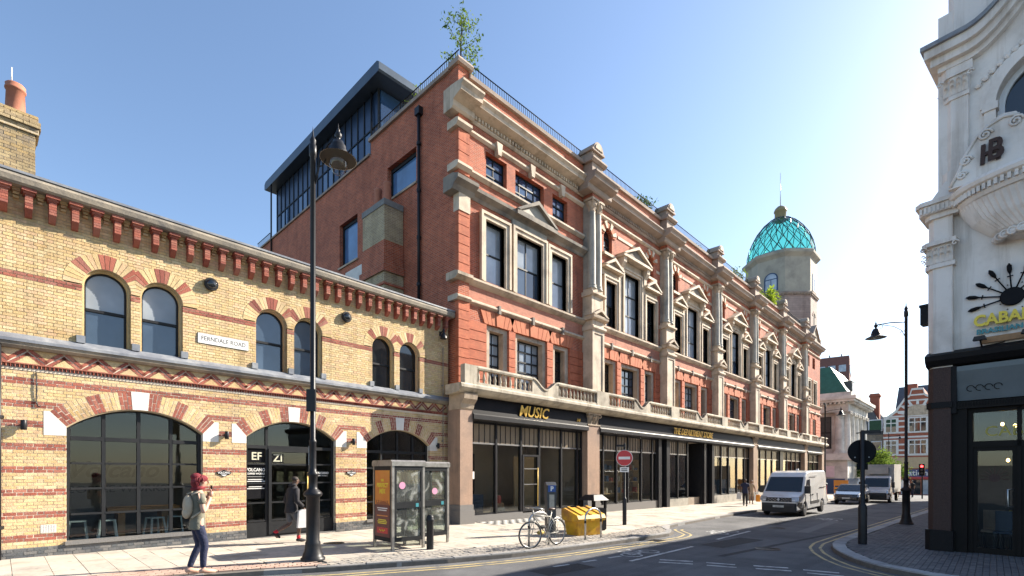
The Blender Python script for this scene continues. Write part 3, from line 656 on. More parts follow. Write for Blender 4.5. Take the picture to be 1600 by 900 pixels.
# wall fittings are things of their own
def sconce(l,lab):
    x,y=ypt(l); t=thing('wall_light',lab,'wall light',(x,y,2.72),R(2.46),'small black wall lights on the cafe front')
    MB().lathe([(.045,-.10),(.05,-.095),(.05,.095),(.045,.10)],14,(0,-.10)).build('barrel','black_metal',t); MB().box(-.03,.03,-.06,0,-.035,.035).build('bracket','black_metal',t)
for l,lab in ((.34,'small black cylinder wall light left of the big cafe window'),(4.13,'small black cylinder wall light between big cafe window and cafe door'),(7.80,'small black cylinder wall light right of the cafe door'),(11.25,'small black cylinder wall light at the right end of the yellow brick front')): sconce(l,lab)
def bulkhead(l,z,lab):
    x,y=ypt(l); t=thing('alarm_sounder',lab,'alarm box',(x,y,z),R(2.46),'round black boxes under the eaves')
    MB().lathe([(.15,0),(.165,.03),(.165,.07),(.15,.09)],24).xf(Matrix.Rotation(PI/2,4,'X')).build('case','black_metal',t)
    MB().lathe([(.12,.085),(.11,.115),(.07,.14),(.001,.15)],20,cap=False).xf(Matrix.Rotation(PI/2,4,'X')).build('dome','pane_dark',t)
bulkhead(3.78,6.57,'round black box under the eaves right of the leftmost upper windows'); bulkhead(7.58,6.62,'round black box under the eaves right of the lamp post')
x,y=ypt(4.09); t=thing('street_name_plate','white street name plate reading FERNDALE ROAD on yellow brick','street sign',(x,y,5.16),R(2.46))
mat('plate_white',(.74,.73,.70),(.66,.65,.62),rough=.45,scale=5); mat('plate_black',(.02,.02,.022),(.03,.03,.03),rough=.5)
MB().box(-.60,.60,-.022,-.006,-.125,.125).build('plate','plate_white',t); MB().box(-.61,.61,-.006,0,-.135,.135).build('back_frame','plate_black',t); text('lettering','FERNDALE ROAD',.155,'plate_black',t,(0,-.023,-.045),ext=.001,sx=.87)
for l,lab in ((4.09,'small black shield plaque left of the cafe door'),(7.77,'small black shield plaque right of the cafe door')):
    x,y=ypt(l); t=thing('shield_plaque',lab,'plaque',(x,y,1.72),R(2.46),'shield plaques beside the cafe door')
    MB().prism([(-.17,-.01),(-.17,.05),(-.06,.06),(0,.09),(.06,.06),(.17,.05),(.17,-.01),(.08,-.05),(0,-.09),(-.08,-.05)],-.02,0).build('plate','black_paint',t)
    text('lettering','VOLCANO',.075,'letter_white',t,(0,-.021,-.005),ext=.001,bold=.002,sx=.8); MB().prism([(-.08,-.03),(.08,-.03),(0,-.075)],-.023,-.019).build('emblem','letter_white',t)
x,y=ypt(.72); t=thing('air_brick','pale terracotta air brick low in the yellow wall','vent',(x,y,.56),R(2.46))
MB().box(-.12,.12,-.008,0,-.085,.085).build('plate','plate_white',t)
for i in range(8):
    for j in range(7): pass
h=MB()
for i in range(9):
    for j in range(7): h.box(-.108+i*.025,-.094+i*.025,-.0085,-.0065,-.075+j*.023,-.062+j*.023)
h.build('holes','room_dark',t)
x,y=ypt(11.42); t=thing('floodlight','black horn floodlight near the right end of the yellow building eaves','floodlight',(x,y,6.85),R(2.46))
MB().lathe([(.03,.20),(.05,.05),(.12,-.08),(.13,-.16)],14,(0,-.2)).build('shade','black_metal',t); MB().tube([(0,0,.05),(0,-.12,.12),(0,-.2,.2)],.018,6).build('arm','black_metal',t); MB().box(-.05,.05,-.02,0,-.03,.13).build('mount_plate','black_metal',t)
def pipe(l,z0,z1,name,lab,r=.04,col='black_metal'):
    x,y=ypt(l); t=thing(name,lab,'pipe',(x,y,z0),R(2.46))
    MB().tube([(0,-.07,0),(0,-.07,z1-z0)],r,10).build('pipe_run',col,t)
    n=max(2,int((z1-z0)/1.8))
    for i in range(n): MB().lathe([(r*1.45,(i+.3)*(z1-z0)/n),(r*1.45,(i+.3)*(z1-z0)/n+.06)],10,(0,-.07)).box(-r*1.8,r*1.8,-.06,0,(i+.3)*(z1-z0)/n,(i+.3)*(z1-z0)/n+.06).build('pipe_bracket',col,t)
pipe(-.02,-.05,4.38,'drainpipe','dark drainpipe at the left edge of the yellow building',.045)
pipe(11.5,.2,6.4,'cable_conduit','thin grey cable conduit down the right end of the yellow wall',.014,'stained_stone')
x,y=ypt(.53); t=thing('hanging_cable','short black cable hanging below the zigzag brick band','cable',(x,y,3.1),R(2.46)); MB().tube([(0,-.02,.72),(.005,-.025,.4),(.0,-.02,.1),(.03,-.03,.02),(.07,-.03,.03)],.012,6).build('lead_wire','black_metal',t)
# chimney on the roof
a=ypt(0.02,1.3); CHM=thing('brick_chimney','sooty yellow brick chimney with one terracotta pot on the low roof','chimney',(a[0],a[1],7.8),R(2.46))
CHZ=.5
cb=[]; mbm=MB().box(-.90,.60,.006,.75,-.3,1.52+CHZ).build('stack_core','mortar_grey',CHM)
rb=MB(); CB=MB().box(-.095,.095,0,.08,.004,.066,nofaces='k').mesh('brick','brick_sooty')
for k in range(33):
    z=-.3+k*.07; x=-.9+(.1 if k%2 else 0); out=0 if k<27 else (.03,.05,.09,.09,.05,.05)[k-27]
    if k%2: rb.box(-.896,-.806,-out,.08,z+.004,z+.066,rnd.random()+.001,nofaces='k')
    while x<.59:
        e=min(x+.196,.6)
        if k<27 and e-x>.19: inst(CB,'brick',CHM,(x+.1,rnd.uniform(-.004,.004),z),rot=(0,rnd.uniform(-.02,.02),0))
        else: rb.box(x+.005,e-.003+(out if e>.59 else 0),-out+rnd.uniform(-.004,.004),.08,z+.004,z+.066,rnd.random()+.001,nofaces='k')
        x+=.2
    yy=.0
    while yy<.75: rb.box(.59,.603+out+rnd.uniform(-.004,.004),yy+.004,yy+.19,z+.004,z+.066,rnd.random()+.001); yy+=.2
stuff(rb.build('brickwork','brick_sooty',CHM)); MB().box(-.93,.66,-.04,.8,1.10+CHZ,1.38+CHZ).box(-.90,.61,.0,.75,1.38+CHZ,1.52+CHZ).build('cap_course','stock_brick',CHM)
MB().lathe([(.19,1.5),(.175,1.6),(.155,2.12),(.18,2.13),(.18,2.17),(.16,2.18),(.175,2.24),(.15,2.27),(.12,2.27),(.12,2.1)],18,(.30,.3)).xf(Matrix.Translation((0,0,CHZ-.05))).build('chimney_pot','terracotta',CHM)
MB().tube([(.24,.3,2.2+CHZ),(.24,.3,2.58+CHZ)],.013,6).build('aerial','white_stone',CHM)
# cafe furniture
def at(l,y): return ypt(l,y)
x,y=at(2.6,1.3); t=thing('cafe_table','long brown timber cafe table behind the big window','table',(x,y,-.06),R(2.46))
MB().box(-.75,.75,-.35,.35,.86,.94).build('table_top','timber',t)
for q in (-.45,.45): MB().box(q-.07,q+.07,-.22,.22,0,.86).build('leg','timber',t)
def stool(l,y_,lab):
    x,y=at(l,y_); t=thing('bar_stool',lab,'stool',(x,y,-.06),R(2.46)+rnd.uniform(-.3,.3),'pale metal stools inside the cafe')
    MB().box(-.15,.15,-.15,.15,.66,.69).build('seat','stool_paint',t)
    for a in (-1,1):
        for b in (-1,1): MB().bar((a*.13,b*.13,.66),(a*.2,b*.2,0),.035).build('leg','stool_paint',t)
    f=MB()
    for a,b,c,d in ((-1,-1,1,-1),(1,-1,1,1),(1,1,-1,1),(-1,1,-1,-1)): f.bar((a*.18,b*.18,.25),(c*.18,d*.18,.25),.02)
    f.build('foot_rail','stool_paint',t)
for l,y_,lab in ((1.3,.9,'pale metal stool left in the big cafe window'),(1.82,.75,'pale metal stool just left of the timber table legs'),(2.75,.72,'pale metal stool before the timber table'),(3.2,.8,'pale metal stool right in the big cafe window')): stool(l,y_,lab)
m,nt_,bs_=newmat('bulb_glow'); bs_.inputs['Emission Color'].default_value=(1,.62,.2,1); bs_.inputs['Emission Strength'].default_value=6; bs_.inputs['Base Color'].default_value=(.8,.5,.2,1)
for l,z,lab in ((5.2,2.28,'glowing pendant bulb inside the cafe door arch'),(8.55,2.2,'glowing pendant bulb inside the arch behind the phone boxes')):
    x,y=at(l,.9); t=thing('pendant_lamp',lab,'lamp',(x,y,z),0,'pendant lamps in the cafe'); MB().ball((0,0,0),.06,.06,.075).build('bulb','bulb_glow',t); MB().tube([(0,0,.07),(0,0,3.5-z)],.008,6).build('cord','black_metal',t)
# ------------------------------------------------------------------ the red brick department store (x = world X, y = depth behind the street face, z = world Z)
ST=thing('department_store','long red brick department store with stone columns, balustrade and black shopfronts','building',(11.9,14.3,-.15),0,None,(11.9,0,-.15))
XA,XE=11.9,65.6; PC=[20.3+7.6*k for k in range(6)]
def wallholes(x0,x1,z0,z1,d0,d1,holes,mb=None,ax='y'):
    mb=mb or MB(); xs_=sorted({x0,x1}|{min(max(h[0],x0),x1) for h in holes}|{min(max(h[1],x0),x1) for h in holes}); zs=sorted({z0,z1}|{min(max(h[2],z0),z1) for h in holes}|{min(max(h[3],z0),z1) for h in holes})
    for a,b in zip(zs,zs[1:]):
        run=None
        for p,q in list(zip(xs_,xs_[1:]))+[(None,None)]:
            solid=p is not None and not any(h[0]<(p+q)/2<h[1] and h[2]<(a+b)/2<h[3] for h in holes)
            if solid: run=(run[0],q) if run else (p,q)
            elif run:
                if ax=='y': mb.box(run[0],run[1],d0,d1,a,b)
                else: mb.box(d0,d1,run[0],run[1],a,b)
                run=None
    return mb
rw=random.Random(21)
def sash(parent,x0,x1,z0,z1,y,cols=1,rows=2,mt='pane_sky',split=.5,fr=.06):
    mb=MB().box(x0,x0+fr,y,y+.08,z0,z1).box(x1-fr,x1,y,y+.08,z0,z1).box(x0+fr,x1-fr,y,y+.08,z0,z0+fr).box(x0+fr,x1-fr,y,y+.08,z1-fr,z1)
    zs=[z0+fr]+[z0+(z1-z0)*(split if rows==2 else (i+1)/rows) for i in range(rows-1)]+[z1-fr]
    xs_=[x0+fr]+[x0+(x1-x0)*(i+1)/cols for i in range(cols-1)]+[x1-fr]
    for z in zs[1:-1]: mb.box(x0+fr,x1-fr,y-.01,y+.07,z-.03,z+.03)
    for x in xs_[1:-1]:
        for a,b in zip(zs,zs[1:]): mb.box(x-.018,x+.018,y+.005,y+.06,a+.031,b-.031)
    wn=mb.build('window','frame_black',parent); mts=(mt,mt)
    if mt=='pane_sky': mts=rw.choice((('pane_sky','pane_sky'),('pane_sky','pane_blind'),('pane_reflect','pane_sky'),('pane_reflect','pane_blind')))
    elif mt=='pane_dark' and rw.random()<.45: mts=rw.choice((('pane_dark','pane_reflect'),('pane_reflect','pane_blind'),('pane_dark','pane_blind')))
    for i,(a,b) in enumerate(zip(xs_,xs_[1:])):
        for c,d in zip(zs,zs[1:]): MB().box(a,b,y+.03+.01*(c>z0+.2),y+.036+.01*(c>z0+.2),c,d).build('pane',mts[1] if c>z0+.2 else mts[0],wn)
    return wn
def architrave(parent,x0,x1,z0,z1,wd,y0,y1,mt='stone_pale',sill=False):
    p=[(x0,z0),(x0,z1),(x1,z1),(x1,z0),(x1-wd,z0),(x1-wd,z1-wd),(x0+wd,z1-wd),(x0+wd,z0)]
    mb=MB().prism(p,y0,y1); q=wd*.45
    p2=[(x0-.03,z0),(x0-.03,z1+.03),(x1+.03,z1+.03),(x1+.03,z0),(x1+.03-q,z0),(x1+.03-q,z1+.03-q),(x0-.03+q,z1+.03-q),(x0-.03+q,z0)]
    mb.prism(p2,y0-.05,y0+.01); return mb.build('window_surround',mt,parent)
def pediment(parent,xc,hw,z,h,y0,y1,mt='stone_pale',th=.12,tymp='stone_dark'):
    mb=MB().prism([(xc-hw,z),(xc+hw,z),(xc+hw,z+th),(xc-hw,z+th)],y0,y1)
    mb.prism([(xc-hw-.04,z+th),(xc,z+h),(xc+hw+.04,z+th),(xc+hw-.16,z+th),(xc,z+h-.17),(xc-hw+.16,z+th)],y0-.03,y1)
    o=mb.build('pediment',mt,parent); MB().prism([(xc-hw+.16,z+th),(xc+hw-.16,z+th),(xc,z+h-.17)],y0+.14,y1).build('tympanum',tymp,o); return o
def run(name,mt,prof,x0,x1): return MB().sweep(prof,x0,x1).build(name,mt,ST)
BAYS=[(12.45,19.8,16.05,1)]+[(PC[k]+.5,PC[k+1]-.5,(PC[k]+PC[k+1])/2,2) for k in range(5)]+[(PC[5]+.5,XE,62.0,3)]
OP1=[(-2.67,-1.41),(-1.02,1.03),(1.45,2.67)]
rust=MB().box(-.5,.5,0,.2,.0,.34).mesh('rusticated_block','red_brick_rubbed')
def rustic(x0,x1,z0,z1,y):
    n=round((z1-z0)/.37); h_=(z1-z0)/n
    for i in range(n): inst(rust,'rusticated_block',ST,((x0+x1)/2,y,z0+i*h_+.012),scale=(x1-x0,1,(h_-.028)/.34))
for bi,(x0,x1,xm,kd) in enumerate(BAYS):
    yb=.1 if kd==1 else 0.; op=OP1 if kd!=3 else [(-1.9,-.75),(.2,1.6)]
    # wall with openings
    holes=[(xm+a,xm+b,5.25,7.6) for a,b in op]
    if kd==1: f2=[(-2.77,-1.65,9.3,11.7),(-.99,.68,9.3,11.75),(1.28,2.45,9.3,11.7)]; f3=[(-2.67,-1.5,13.3,14.45),(-.99,.85,13.3,14.45),(1.46,2.55,13.3,14.45)]
    elif kd==2: f2=[(-2.55,-1.55,9.3,11.6),(-.75,.85,9.3,12.5),(1.6,2.6,9.3,11.6)]; f3=[(-2.62,-1.84,13.0,13.95),(1.80,2.58,13.0,13.95)]
    else: f2=[(-1.9,-.9,9.3,11.6),(.3,1.4,9.3,11.6)]; f3=[(-1.9,-.9,13.2,14.4),(.3,1.4,13.2,14.4)]
    holes+=[(xm+a,xm+b,c,d) for a,b,c,d in f2+f3]
    wallholes(x0-.3,x1+.3 if kd!=3 else x1,4.6,16.8,yb+.001*bi,.45,holes+([(xm+a,xm+b,d,d+.39) for a,b,c,d in f3] if kd==2 else [])).build('wall','red_brick',ST)
    if kd==2:
        for a,b,c,d in f3:
            q=xm+(a+b)/2; r_=(b-a)/2
            for sg in (1,-1): MB().prism([(q+sg*r_,d+.39),(q+sg*r_,d)]+[(q+sg*r_*math.cos(t),d+r_*math.sin(t)) for t in [PI/2*k/8 for k in range(1,9)]],yb+.002+.001*bi,.44).build('spandrel','red_brick',ST)
    # first floor
    for a,b in op:
        wd=.24 if b-a<1.6 else .2; A,B=xm+a,xm+b
        MB().prism([(A,5.2),(A,7.6),(B,7.6),(B,5.2),(B-wd,5.2),(B-wd,7.42),(A+wd,7.42),(A+wd,5.2)],yb+.06,yb+.40).build('window_surround','stone',ST)
        sash(ST,A+wd,B-wd,5.2,7.42,yb+.33,cols=2 if wd>.22 else 4,rows=5,mt='pane_dark',fr=.045)
        # flat arch of rubbed brick wedges
        n=7 if b-a<1.6 else 9; lean=.22
        for i in range(n):
            q0=A-.12+(B-A+.24)*i/n; q1=A-.12+(B-A+.24)*(i+1)/n; l0=lean*(2*i/n-1); l1=lean*(2*(i+1)/n-1)
            MB().prism([(q0+.012,7.61),(q1-.012,7.61),(q1+l1-.012,8.13),(q0+l0+.012,8.13)],yb-.05-(.03 if i==n//2 else 0),yb+.08).build('voussoir','rubbed_arch',ST)
    ed=[x0]+[xm+v for ab in op for v in ab]+[x1]
    for i in range(0,len(ed),2):
        if ed[i+1]-ed[i]>.15: rustic(ed[i]+.005,ed[i+1]-.005,5.0,7.6,yb-.045)
    MB().box(x0,x1,yb-.02,yb+.0,8.15,8.95).build('frieze_panel','red_brick_pink',ST)
    run('string_course','stone_pale',[(yb-.03,8.20),(yb-.14,8.26),(yb-.14,8.32),(yb-.02,8.40),(yb+.02,8.40),(yb+.02,8.2)],x0,x1)
    for i in range(3 if kd!=3 else 2): MB().box(xm+(op[i][0]+op[i][1])/2-.06,xm+(op[i][0]+op[i][1])/2+.06,yb-.17,yb+.01,8.1,8.43).build('key_block','stone_dark',ST)
    run('sill_course','stone_pale' if kd>1 else 'stone',[(yb-.03,8.92),(yb-.12,8.98),(yb-.22,9.08),(yb-.22,9.16),(yb-.05,9.24),(yb+.05,9.24),(yb+.05,8.92)],x0,x1)
    # second floor
    if kd in (1,3):
        for i,(a,b,c,d) in enumerate(f2):
            A,B=xm+a,xm+b; hi=d+.24+(.3 if (i==1 and kd==1) else 0)
            architrave(ST,A-.24,B+.24,9.24,d+.24,.24,yb-.12,yb+.2)
            sash(ST,A,B,9.24,d,yb+.16,cols=2 if i==1 and kd==1 else 1,rows=2,mt='pane_sky')
        if kd==1:
            MB().box(xm-1.25,xm+.95,yb-.09,yb+.1,12.02,12.28).build('lintel_panel','stone_column',ST)
            run('dark_cornice','stone_dark',[(yb-.03,12.22),(yb-.10,12.34),(yb-.30,12.46),(yb-.32,12.58),(yb-.05,12.68),(yb+.05,12.68),(yb+.05,12.22)],x0,x1+.02)
            pediment(ST,xm+.05,1.3,12.40,.98,yb-.40,yb+.05,'stone_dark',.2,'stone_column')
    else:
        for i,(a,b,c,d) in enumerate(f2):
            A,B=xm+a,xm+b; big=i==1
            architrave(ST,A-.2,B+.2,9.24,d+.2,.2,yb-.12,yb+.2)
            sash(ST,A,B,9.24,d,yb+.15,cols=2 if big else 1,rows=3 if big else 2,mt='pane_sky' if big else 'pane_dark')
            if big:
                for q in (A-.42,B+.42):
                    MB().box(q-.17,q+.17,yb-.10,yb+.1,9.24,12.2).build('side_pilaster','stone_pale',ST)
                    MB().prism([(yb+.05,13.1),(yb-.42,13.1),(yb-.40,12.85),(yb-.22,12.6),(yb-.20,12.3),(yb-.10,12.05),(yb+.05,12.0)],q-.14,q+.14,'x').build('console','stone_pale',ST)
                MB().box(A-.2,B+.2,yb-.08,yb+.1,12.72,13.1).build('lintel_panel','stone',ST)
                pediment(ST,(A+B)/2,(B-A)/2+.68,13.1,.88,yb-.50,yb+.05,'stone_pale',.14)
            else:
                MB().box(A-.3,B+.3,yb-.06,yb+.1,11.82,12.15).build('lintel_panel','stone',ST)
                pediment(ST,(A+B)/2,(B-A)/2+.36,12.15,.62,yb-.34,yb+.05,'stone_pale',.11)
        for i,(a,b,c,d) in enumerate(f3):
            xc=xm+(a+b)/2; rr=.39
            MB().prism([(xc-rr,d-.01)]+arc(xc,d,rr,PI,0,10)+[(xc+rr,d-.01)],yb+.2,yb+.21).build('arch_glass','pane_dark',ST)
            ring=arc(xc,d,rr,0,PI,12)+arc(xc,d,rr+.26,PI,0,12); MB().prism(ring,yb-.05,yb+.02).build('arch_ring','rubbed_arch',ST)
            for ang in (20,65,115,160):
                t0,t1=R(ang-9),R(ang+9); MB().prism([(xc+q*math.cos(t),d+q*math.sin(t)) for q,t in ((rr-.01,t0),(rr+.34,t0),(rr+.34,t1),(rr-.01,t1))],yb-.09,yb+.01).build('arch_stone','stone_pale',ST)
            MB().box(xc-.52,xc+.52,yb-.16,yb+.05,12.86,13.0).build('window_sill','stone_pale',ST)
            sash(ST,xc-.39,xc+.39,13.0,13.95,yb+.18,mt='pane_dark')
        wallbits=[(x0,xm+f3[0][0]-.3),(xm+f3[0][1]+.3,xm-1.5),(xm+1.6,xm+f3[1][0]-.3),(xm+f3[1][1]+.3,x1)]
        for a,b in wallbits:
            if b-a>.08: MB().box(a,b,yb-.035,yb+.02,13.5,13.66).build('stone_band','stone_pale',ST)
        MB().box(xm-1.3,xm+1.4,yb-.035,yb+.02,14.12,14.26).build('stone_band','stone_pale',ST)
    if kd in (1,3):
        for a,b,c,d in f3: sash(ST,xm+a,xm+b,c,d,yb+.20,cols=2 if b-a<1.5 else 4,rows=3,mt='pane_blue' if kd==1 else 'pane_dark',fr=.05)
        if kd==1: run('upper_sill_course','stone_pale',[(yb-.03,13.1),(yb-.16,13.2),(yb-.16,13.28),(yb+.03,13.34),(yb+.03,13.1)],x0,x1)
    run('lintel_course','stone_pale',[(yb-.03,14.66),(yb-.12,14.74),(yb-.12,14.82),(yb+.02,14.90),(yb+.02,14.66)],x0,x1)
    if kd==1:
        for a,b,c,d in f3: MB().prism([(xm+(a+b)/2-.16,14.95),(xm+(a+b)/2+.16,14.95),(xm+(a+b)/2+.09,14.45),(xm+(a+b)/2-.09,14.45)],yb-.2,yb).build('keystone','stone_pale',ST)
    # main cornice with dentils, parapet, coping, railing
    cmt='stone_pale' if kd==1 else 'stone_brown'
    run('main_cornice',cmt,[(yb-.04,15.16),(yb-.10,15.22),(yb-.10,15.42),(yb-.28,15.46),(yb-.50,15.54),(yb-.52,15.66),(yb-.62,15.76),(yb-.62,15.82),(yb+.02,15.92),(yb+.02,15.16)],x0-.02,x1+.02)
    dn=MB(); q=x0+.05
    while q<x1-.1: dn.box(q,q+.09,yb-.17,yb-.09,15.28,15.41); q+=.17
    stuff(dn.build('dentil_course',cmt,ST))
    MB().box(x0-.01,x1+.01,yb-.035,yb,15.92,16.72).build('parapet_face','red_brick' if kd==1 else 'red_brick_pink',ST)
    run('coping','stone_brown',[(yb-.16,16.72),(yb-.18,16.86),(yb-.1,16.94),(yb+.42,16.94),(yb+.42,16.72)],x0-.02,x1+.02)
    if kd!=3:
        rl=MB().tube([(x0,yb+.1,17.48),(x1,yb+.1,17.48)],.022,6).tube([(x0,yb+.1,17.04),(x1,yb+.1,17.04)],.012,5); q=x0+.1
        while q<x1: rl.bar((q,yb+.1,16.94),(q,yb+.1,17.48),.014); q+=.13
        stuff(rl.build('roof_railing','rail_black',ST))
# left corner pilaster of brick with its own mouldings
rustic(XA,12.44,5.0,8.2,-.0); rustic(XA,12.44,9.25,12.1,-.0); rustic(XA,12.44,12.95,14.6,-.0); rustic(XA,12.44,14.95,15.2,-.0)
MB().box(XA+.01,12.44,.03,.45,4.6,17.0).build('corner_pilaster','red_brick',ST)
def block(name,mt,prof,x0,x1,ret=.0): return MB().sweep(prof,x0,x1).build(name,mt,ST)
for nm,mt,z0,z1,p in (('corner_moulding','stone_pale',8.2,8.4,.12),('corner_moulding','stone',8.95,9.24,.2),('corner_moulding','stone_pale',13.08,13.34,.15),('corner_moulding','stone_pale',14.64,14.92,.15)):
    MB().sweep([(-.02,z0),(-p,z0+(z1-z0)*.4),(-p,z1-.06),(-.02,z1),(.5,z1),(.5,z0)],XA-p,12.46).build(nm,mt,ST)
MB().sweep([(-.04,15.14),(-.12,15.22),(-.12,15.42),(-.34,15.5),(-.56,15.56),(-.58,15.70),(-.70,15.82),(-.70,15.90),(-.02,15.98),(.45,15.98),(.45,15.14)],XA-.36,12.6).build('corner_cornice','stone_pale',ST)
MB().sweep([(-.04,12.2),(-.14,12.36),(-.36,12.5),(-.38,12.62),(-.05,12.76),(.5,12.76),(.5,12.2)],XA-.34,12.6).build('corner_cornice','stone_dark',ST)
MB().box(XA-.005,12.45,-.03,.3,11.55,12.2).build('corner_block','stone_pale',ST)
MB().sweep([(-.10,17.0),(-.14,17.1),(-.1,17.2),(.5,17.2),(.5,17.0)],XA-.1,12.55).build('corner_coping','stone_brown',ST)
# piers between the bays
def panel_box(x0,x1,y,z0,z1,b,mt,name):
    mb=MB(); d=.04
    mb.box(x0,x1,y+d,.2,z0,z1); mb.box(x0,x0+b,y,y+d+.001,z0,z1).box(x1-b,x1,y,y+d+.001,z0,z1).box(x0+b,x1-b,y,y+d+.001,z0,z0+b).box(x0+b,x1-b,y,y+d+.001,z1-b,z1); return mb.build(name,mt,ST)
capm=MB(); capm.lathe([(.20,0),(.24,.04),(.21,.07),(.22,.2),(.27,.34),(.30,.48)],14)
for ring_,(zz,rr,ln) in enumerate(((.07,.225,.2),(.22,.25,.24))):
    for i in range(8):
        a=2*PI*(i+.5*ring_)/8; c,s_=math.cos(a),math.sin(a); t_=Vector((-s_,c,0)); o=Vector((c,s_,0))
        p=[o*rr-t_*.07+Vector((0,0,zz)),o*rr+t_*.07+Vector((0,0,zz)),o*(rr+.06)+t_*.06+Vector((0,0,zz+ln*.7)),o*(rr+.13)+Vector((0,0,zz+ln)),o*(rr+.06)-t_*.06+Vector((0,0,zz+ln*.7))]
        capm.add(p,[(0,1,2,4),(4,2,3)])
for sx_ in (-1,1):
    for sy_ in (-1,1):
        c=Vector((sx_*.26,sy_*.26,.46)); capm.tube([(c.x+.07*math.cos(t)*sx_*.7,c.y+.07*math.cos(t)*sy_*.7,c.z+.07*math.sin(t)) for t in [2*PI*i/8 for i in range(9)]],.028,5)
capm.box(-.31,.31,-.31,.31,.52,.62); capme=capm.mesh('capital','stone')
colm=MB().lathe([(.26,0),(.27,.05),(.24,.09),(.225,.13),(.25,.17),(.225,.22),(.215,.26),(.215,1.6),(.205,2.8),(.185,3.72)],18).mesh('column','stone_column')
YP_=-.5
for k,xc in enumerate(PC):
    a,b=xc-.5,xc+.5; st='stone_pale'
    panel_box(a,b,YP_,4.95,8.62,.14,'stone_pale','pier_shaft')
    MB().sweep([(YP_-.02,8.62),(YP_-.10,8.70),(YP_-.10,8.78),(YP_-.02,8.84),(.1,8.84),(.1,8.62)],a-.06,b+.06).build('pier_moulding','stone_pale',ST)
    MB().box(a+.02,b-.02,YP_+.02,.1,8.84,9.1).build('pier_neck','stone_pale',ST)
    MB().sweep([(YP_-.02,9.1),(YP_-.16,9.18),(YP_-.18,9.26),(.1,9.26),(.1,9.1)],a-.14,b+.14).build('pier_moulding','stone',ST)
    pediment(ST,xc,.62,9.26,.44,YP_-.16,-.1,'stone',.05,'stone_pale')
    MB().box(a+.02,b-.02,YP_+.06,.1,9.26,10.28).build('pedestal','stone_pale',ST)
    MB().sweep([(YP_+.04,10.28),(YP_-.08,10.36),(YP_-.08,10.44),(YP_+.04,10.50),(.1,10.50),(.1,10.28)],a-.08,b+.08).build('pier_moulding','stone_pale',ST)
    MB().box(a+.05,b-.05,YP_+.06,.1,10.5,10.66).build('column_plinth','stone_pale',ST)
    MB().box(a+.06,b-.06,-.20,.1,10.66,15.04).build('pier_backing','stone_column',ST)
    for s_ in (-1,1):
        inst(colm,'column',ST,(xc+s_*.25,YP_+.25,10.66)); inst(capme,'capital',ST,(xc+s_*.25,YP_+.25,14.38),scale=(.86,.86,1))
    MB().box(a+.02,b-.02,YP_+.02,.1,15.0,15.22).build('pier_frieze','red_brick',ST)
    MB().sweep([(YP_-.04,15.2),(YP_-.10,15.26),(YP_-.10,15.46),(YP_-.28,15.5),(YP_-.46,15.58),(YP_-.48,15.7),(YP_-.58,15.80),(YP_-.58,15.88),(.1,16.0),(.1,15.2)],a-.5,b+.5).build('pier_cornice','stone_brown',ST)
    MB().box(a+.05,b-.05,YP_+.05,.4,16.0,16.72).build('parapet_pier','stone_brown',ST)
    MB().sweep([(YP_,16.72),(YP_-.12,16.82),(YP_-.12,16.9),(YP_+.04,16.96),(.45,16.96),(.45,16.72)],a-.1,b+.1).build('pier_moulding','stone_brown',ST)
    MB().box(a+.08,b-.08,YP_+.1,.35,16.96,17.28).build('parapet_block','stone_brown',ST)
    MB().prism([(a-.02,17.28),(b+.02,17.28),(b+.02,17.38)]+arc(xc,17.38,.4,0,PI,12)+[(a-.02,17.38)],YP_-.02,.4).build('segmental_cap','stone_brown',ST)
    MB().prism(arc(xc,17.40,.30,0,PI,12),YP_-.06,YP_).build('shell_panel','stone',ST)
# balcony slab and balustrade
MB().sweep([(-.30,4.60),(-.62,4.64),(-.74,4.72),(-.82,4.80),(-.82,4.90),(-.78,4.95),(.1,4.95),(.1,4.60)],XA-.55,XE+.3).build('balcony_slab','stone_balcony',ST)
bal=MB().lathe([(.055,0),(.055,.04),(.035,.06),(.05,.1),(.062,.17),(.05,.25),(.03,.36),(.028,.40),(.042,.42),(.042,.47)],10).mesh('baluster','stone_balcony')
yr=-.66
def ped(x0,x1): MB().box(x0,x1,yr-.11,yr+.13,4.95,5.64).build('balustrade_pedestal','stone_balcony',ST)
ped(XA-.35,12.15)
for xc in PC: ped(xc-.5,xc+.5)
for bi,(x0,x1,xm,kd) in enumerate(BAYS):
    L0=12.15 if kd==1 else x0; L1=x1 if kd!=3 else XE
    MB().box(L0,L1,yr-.09,yr+.09,4.95,5.05).build('balustrade_plinth','stone_balcony',ST)
    for a,b in ((L0,xm-.85),(xm+.85,L1)):
        MB().sweep([(yr-.10,5.52),(yr-.12,5.58),(yr-.10,5.65),(yr+.10,5.65),(yr+.12,5.58),(yr+.10,5.52)],a,b).build('top_rail','stone_balcony',ST)
        n=int((b-a-.2)/.245)
        for i in range(n): inst(bal,'baluster',ST,(a+.14+i*(b-a-.24)/max(n-1,1),yr,5.05))
    sw=[(xm-.85,5.65)]; sw+=[(xm-.85+.85*t,5.65-.40*(.5-.5*math.cos(PI*t))) for t in [i/10 for i in range(1,11)]]; sw+=[(xm+.85*t,5.25+.40*(.5-.5*math.cos(PI*t))) for t in [i/10 for i in range(1,11)]]
    MB().prism(sw+[(xm+.85,5.05),(xm-.85,5.05)],yr-.08,yr+.08).build('swept_panel','stone_balcony',ST)
    MB().prism(sw+[(x,z-.07) for x,z in sw[::-1]],yr-.12,yr+.12).build('swept_rail','stone_balcony',ST)
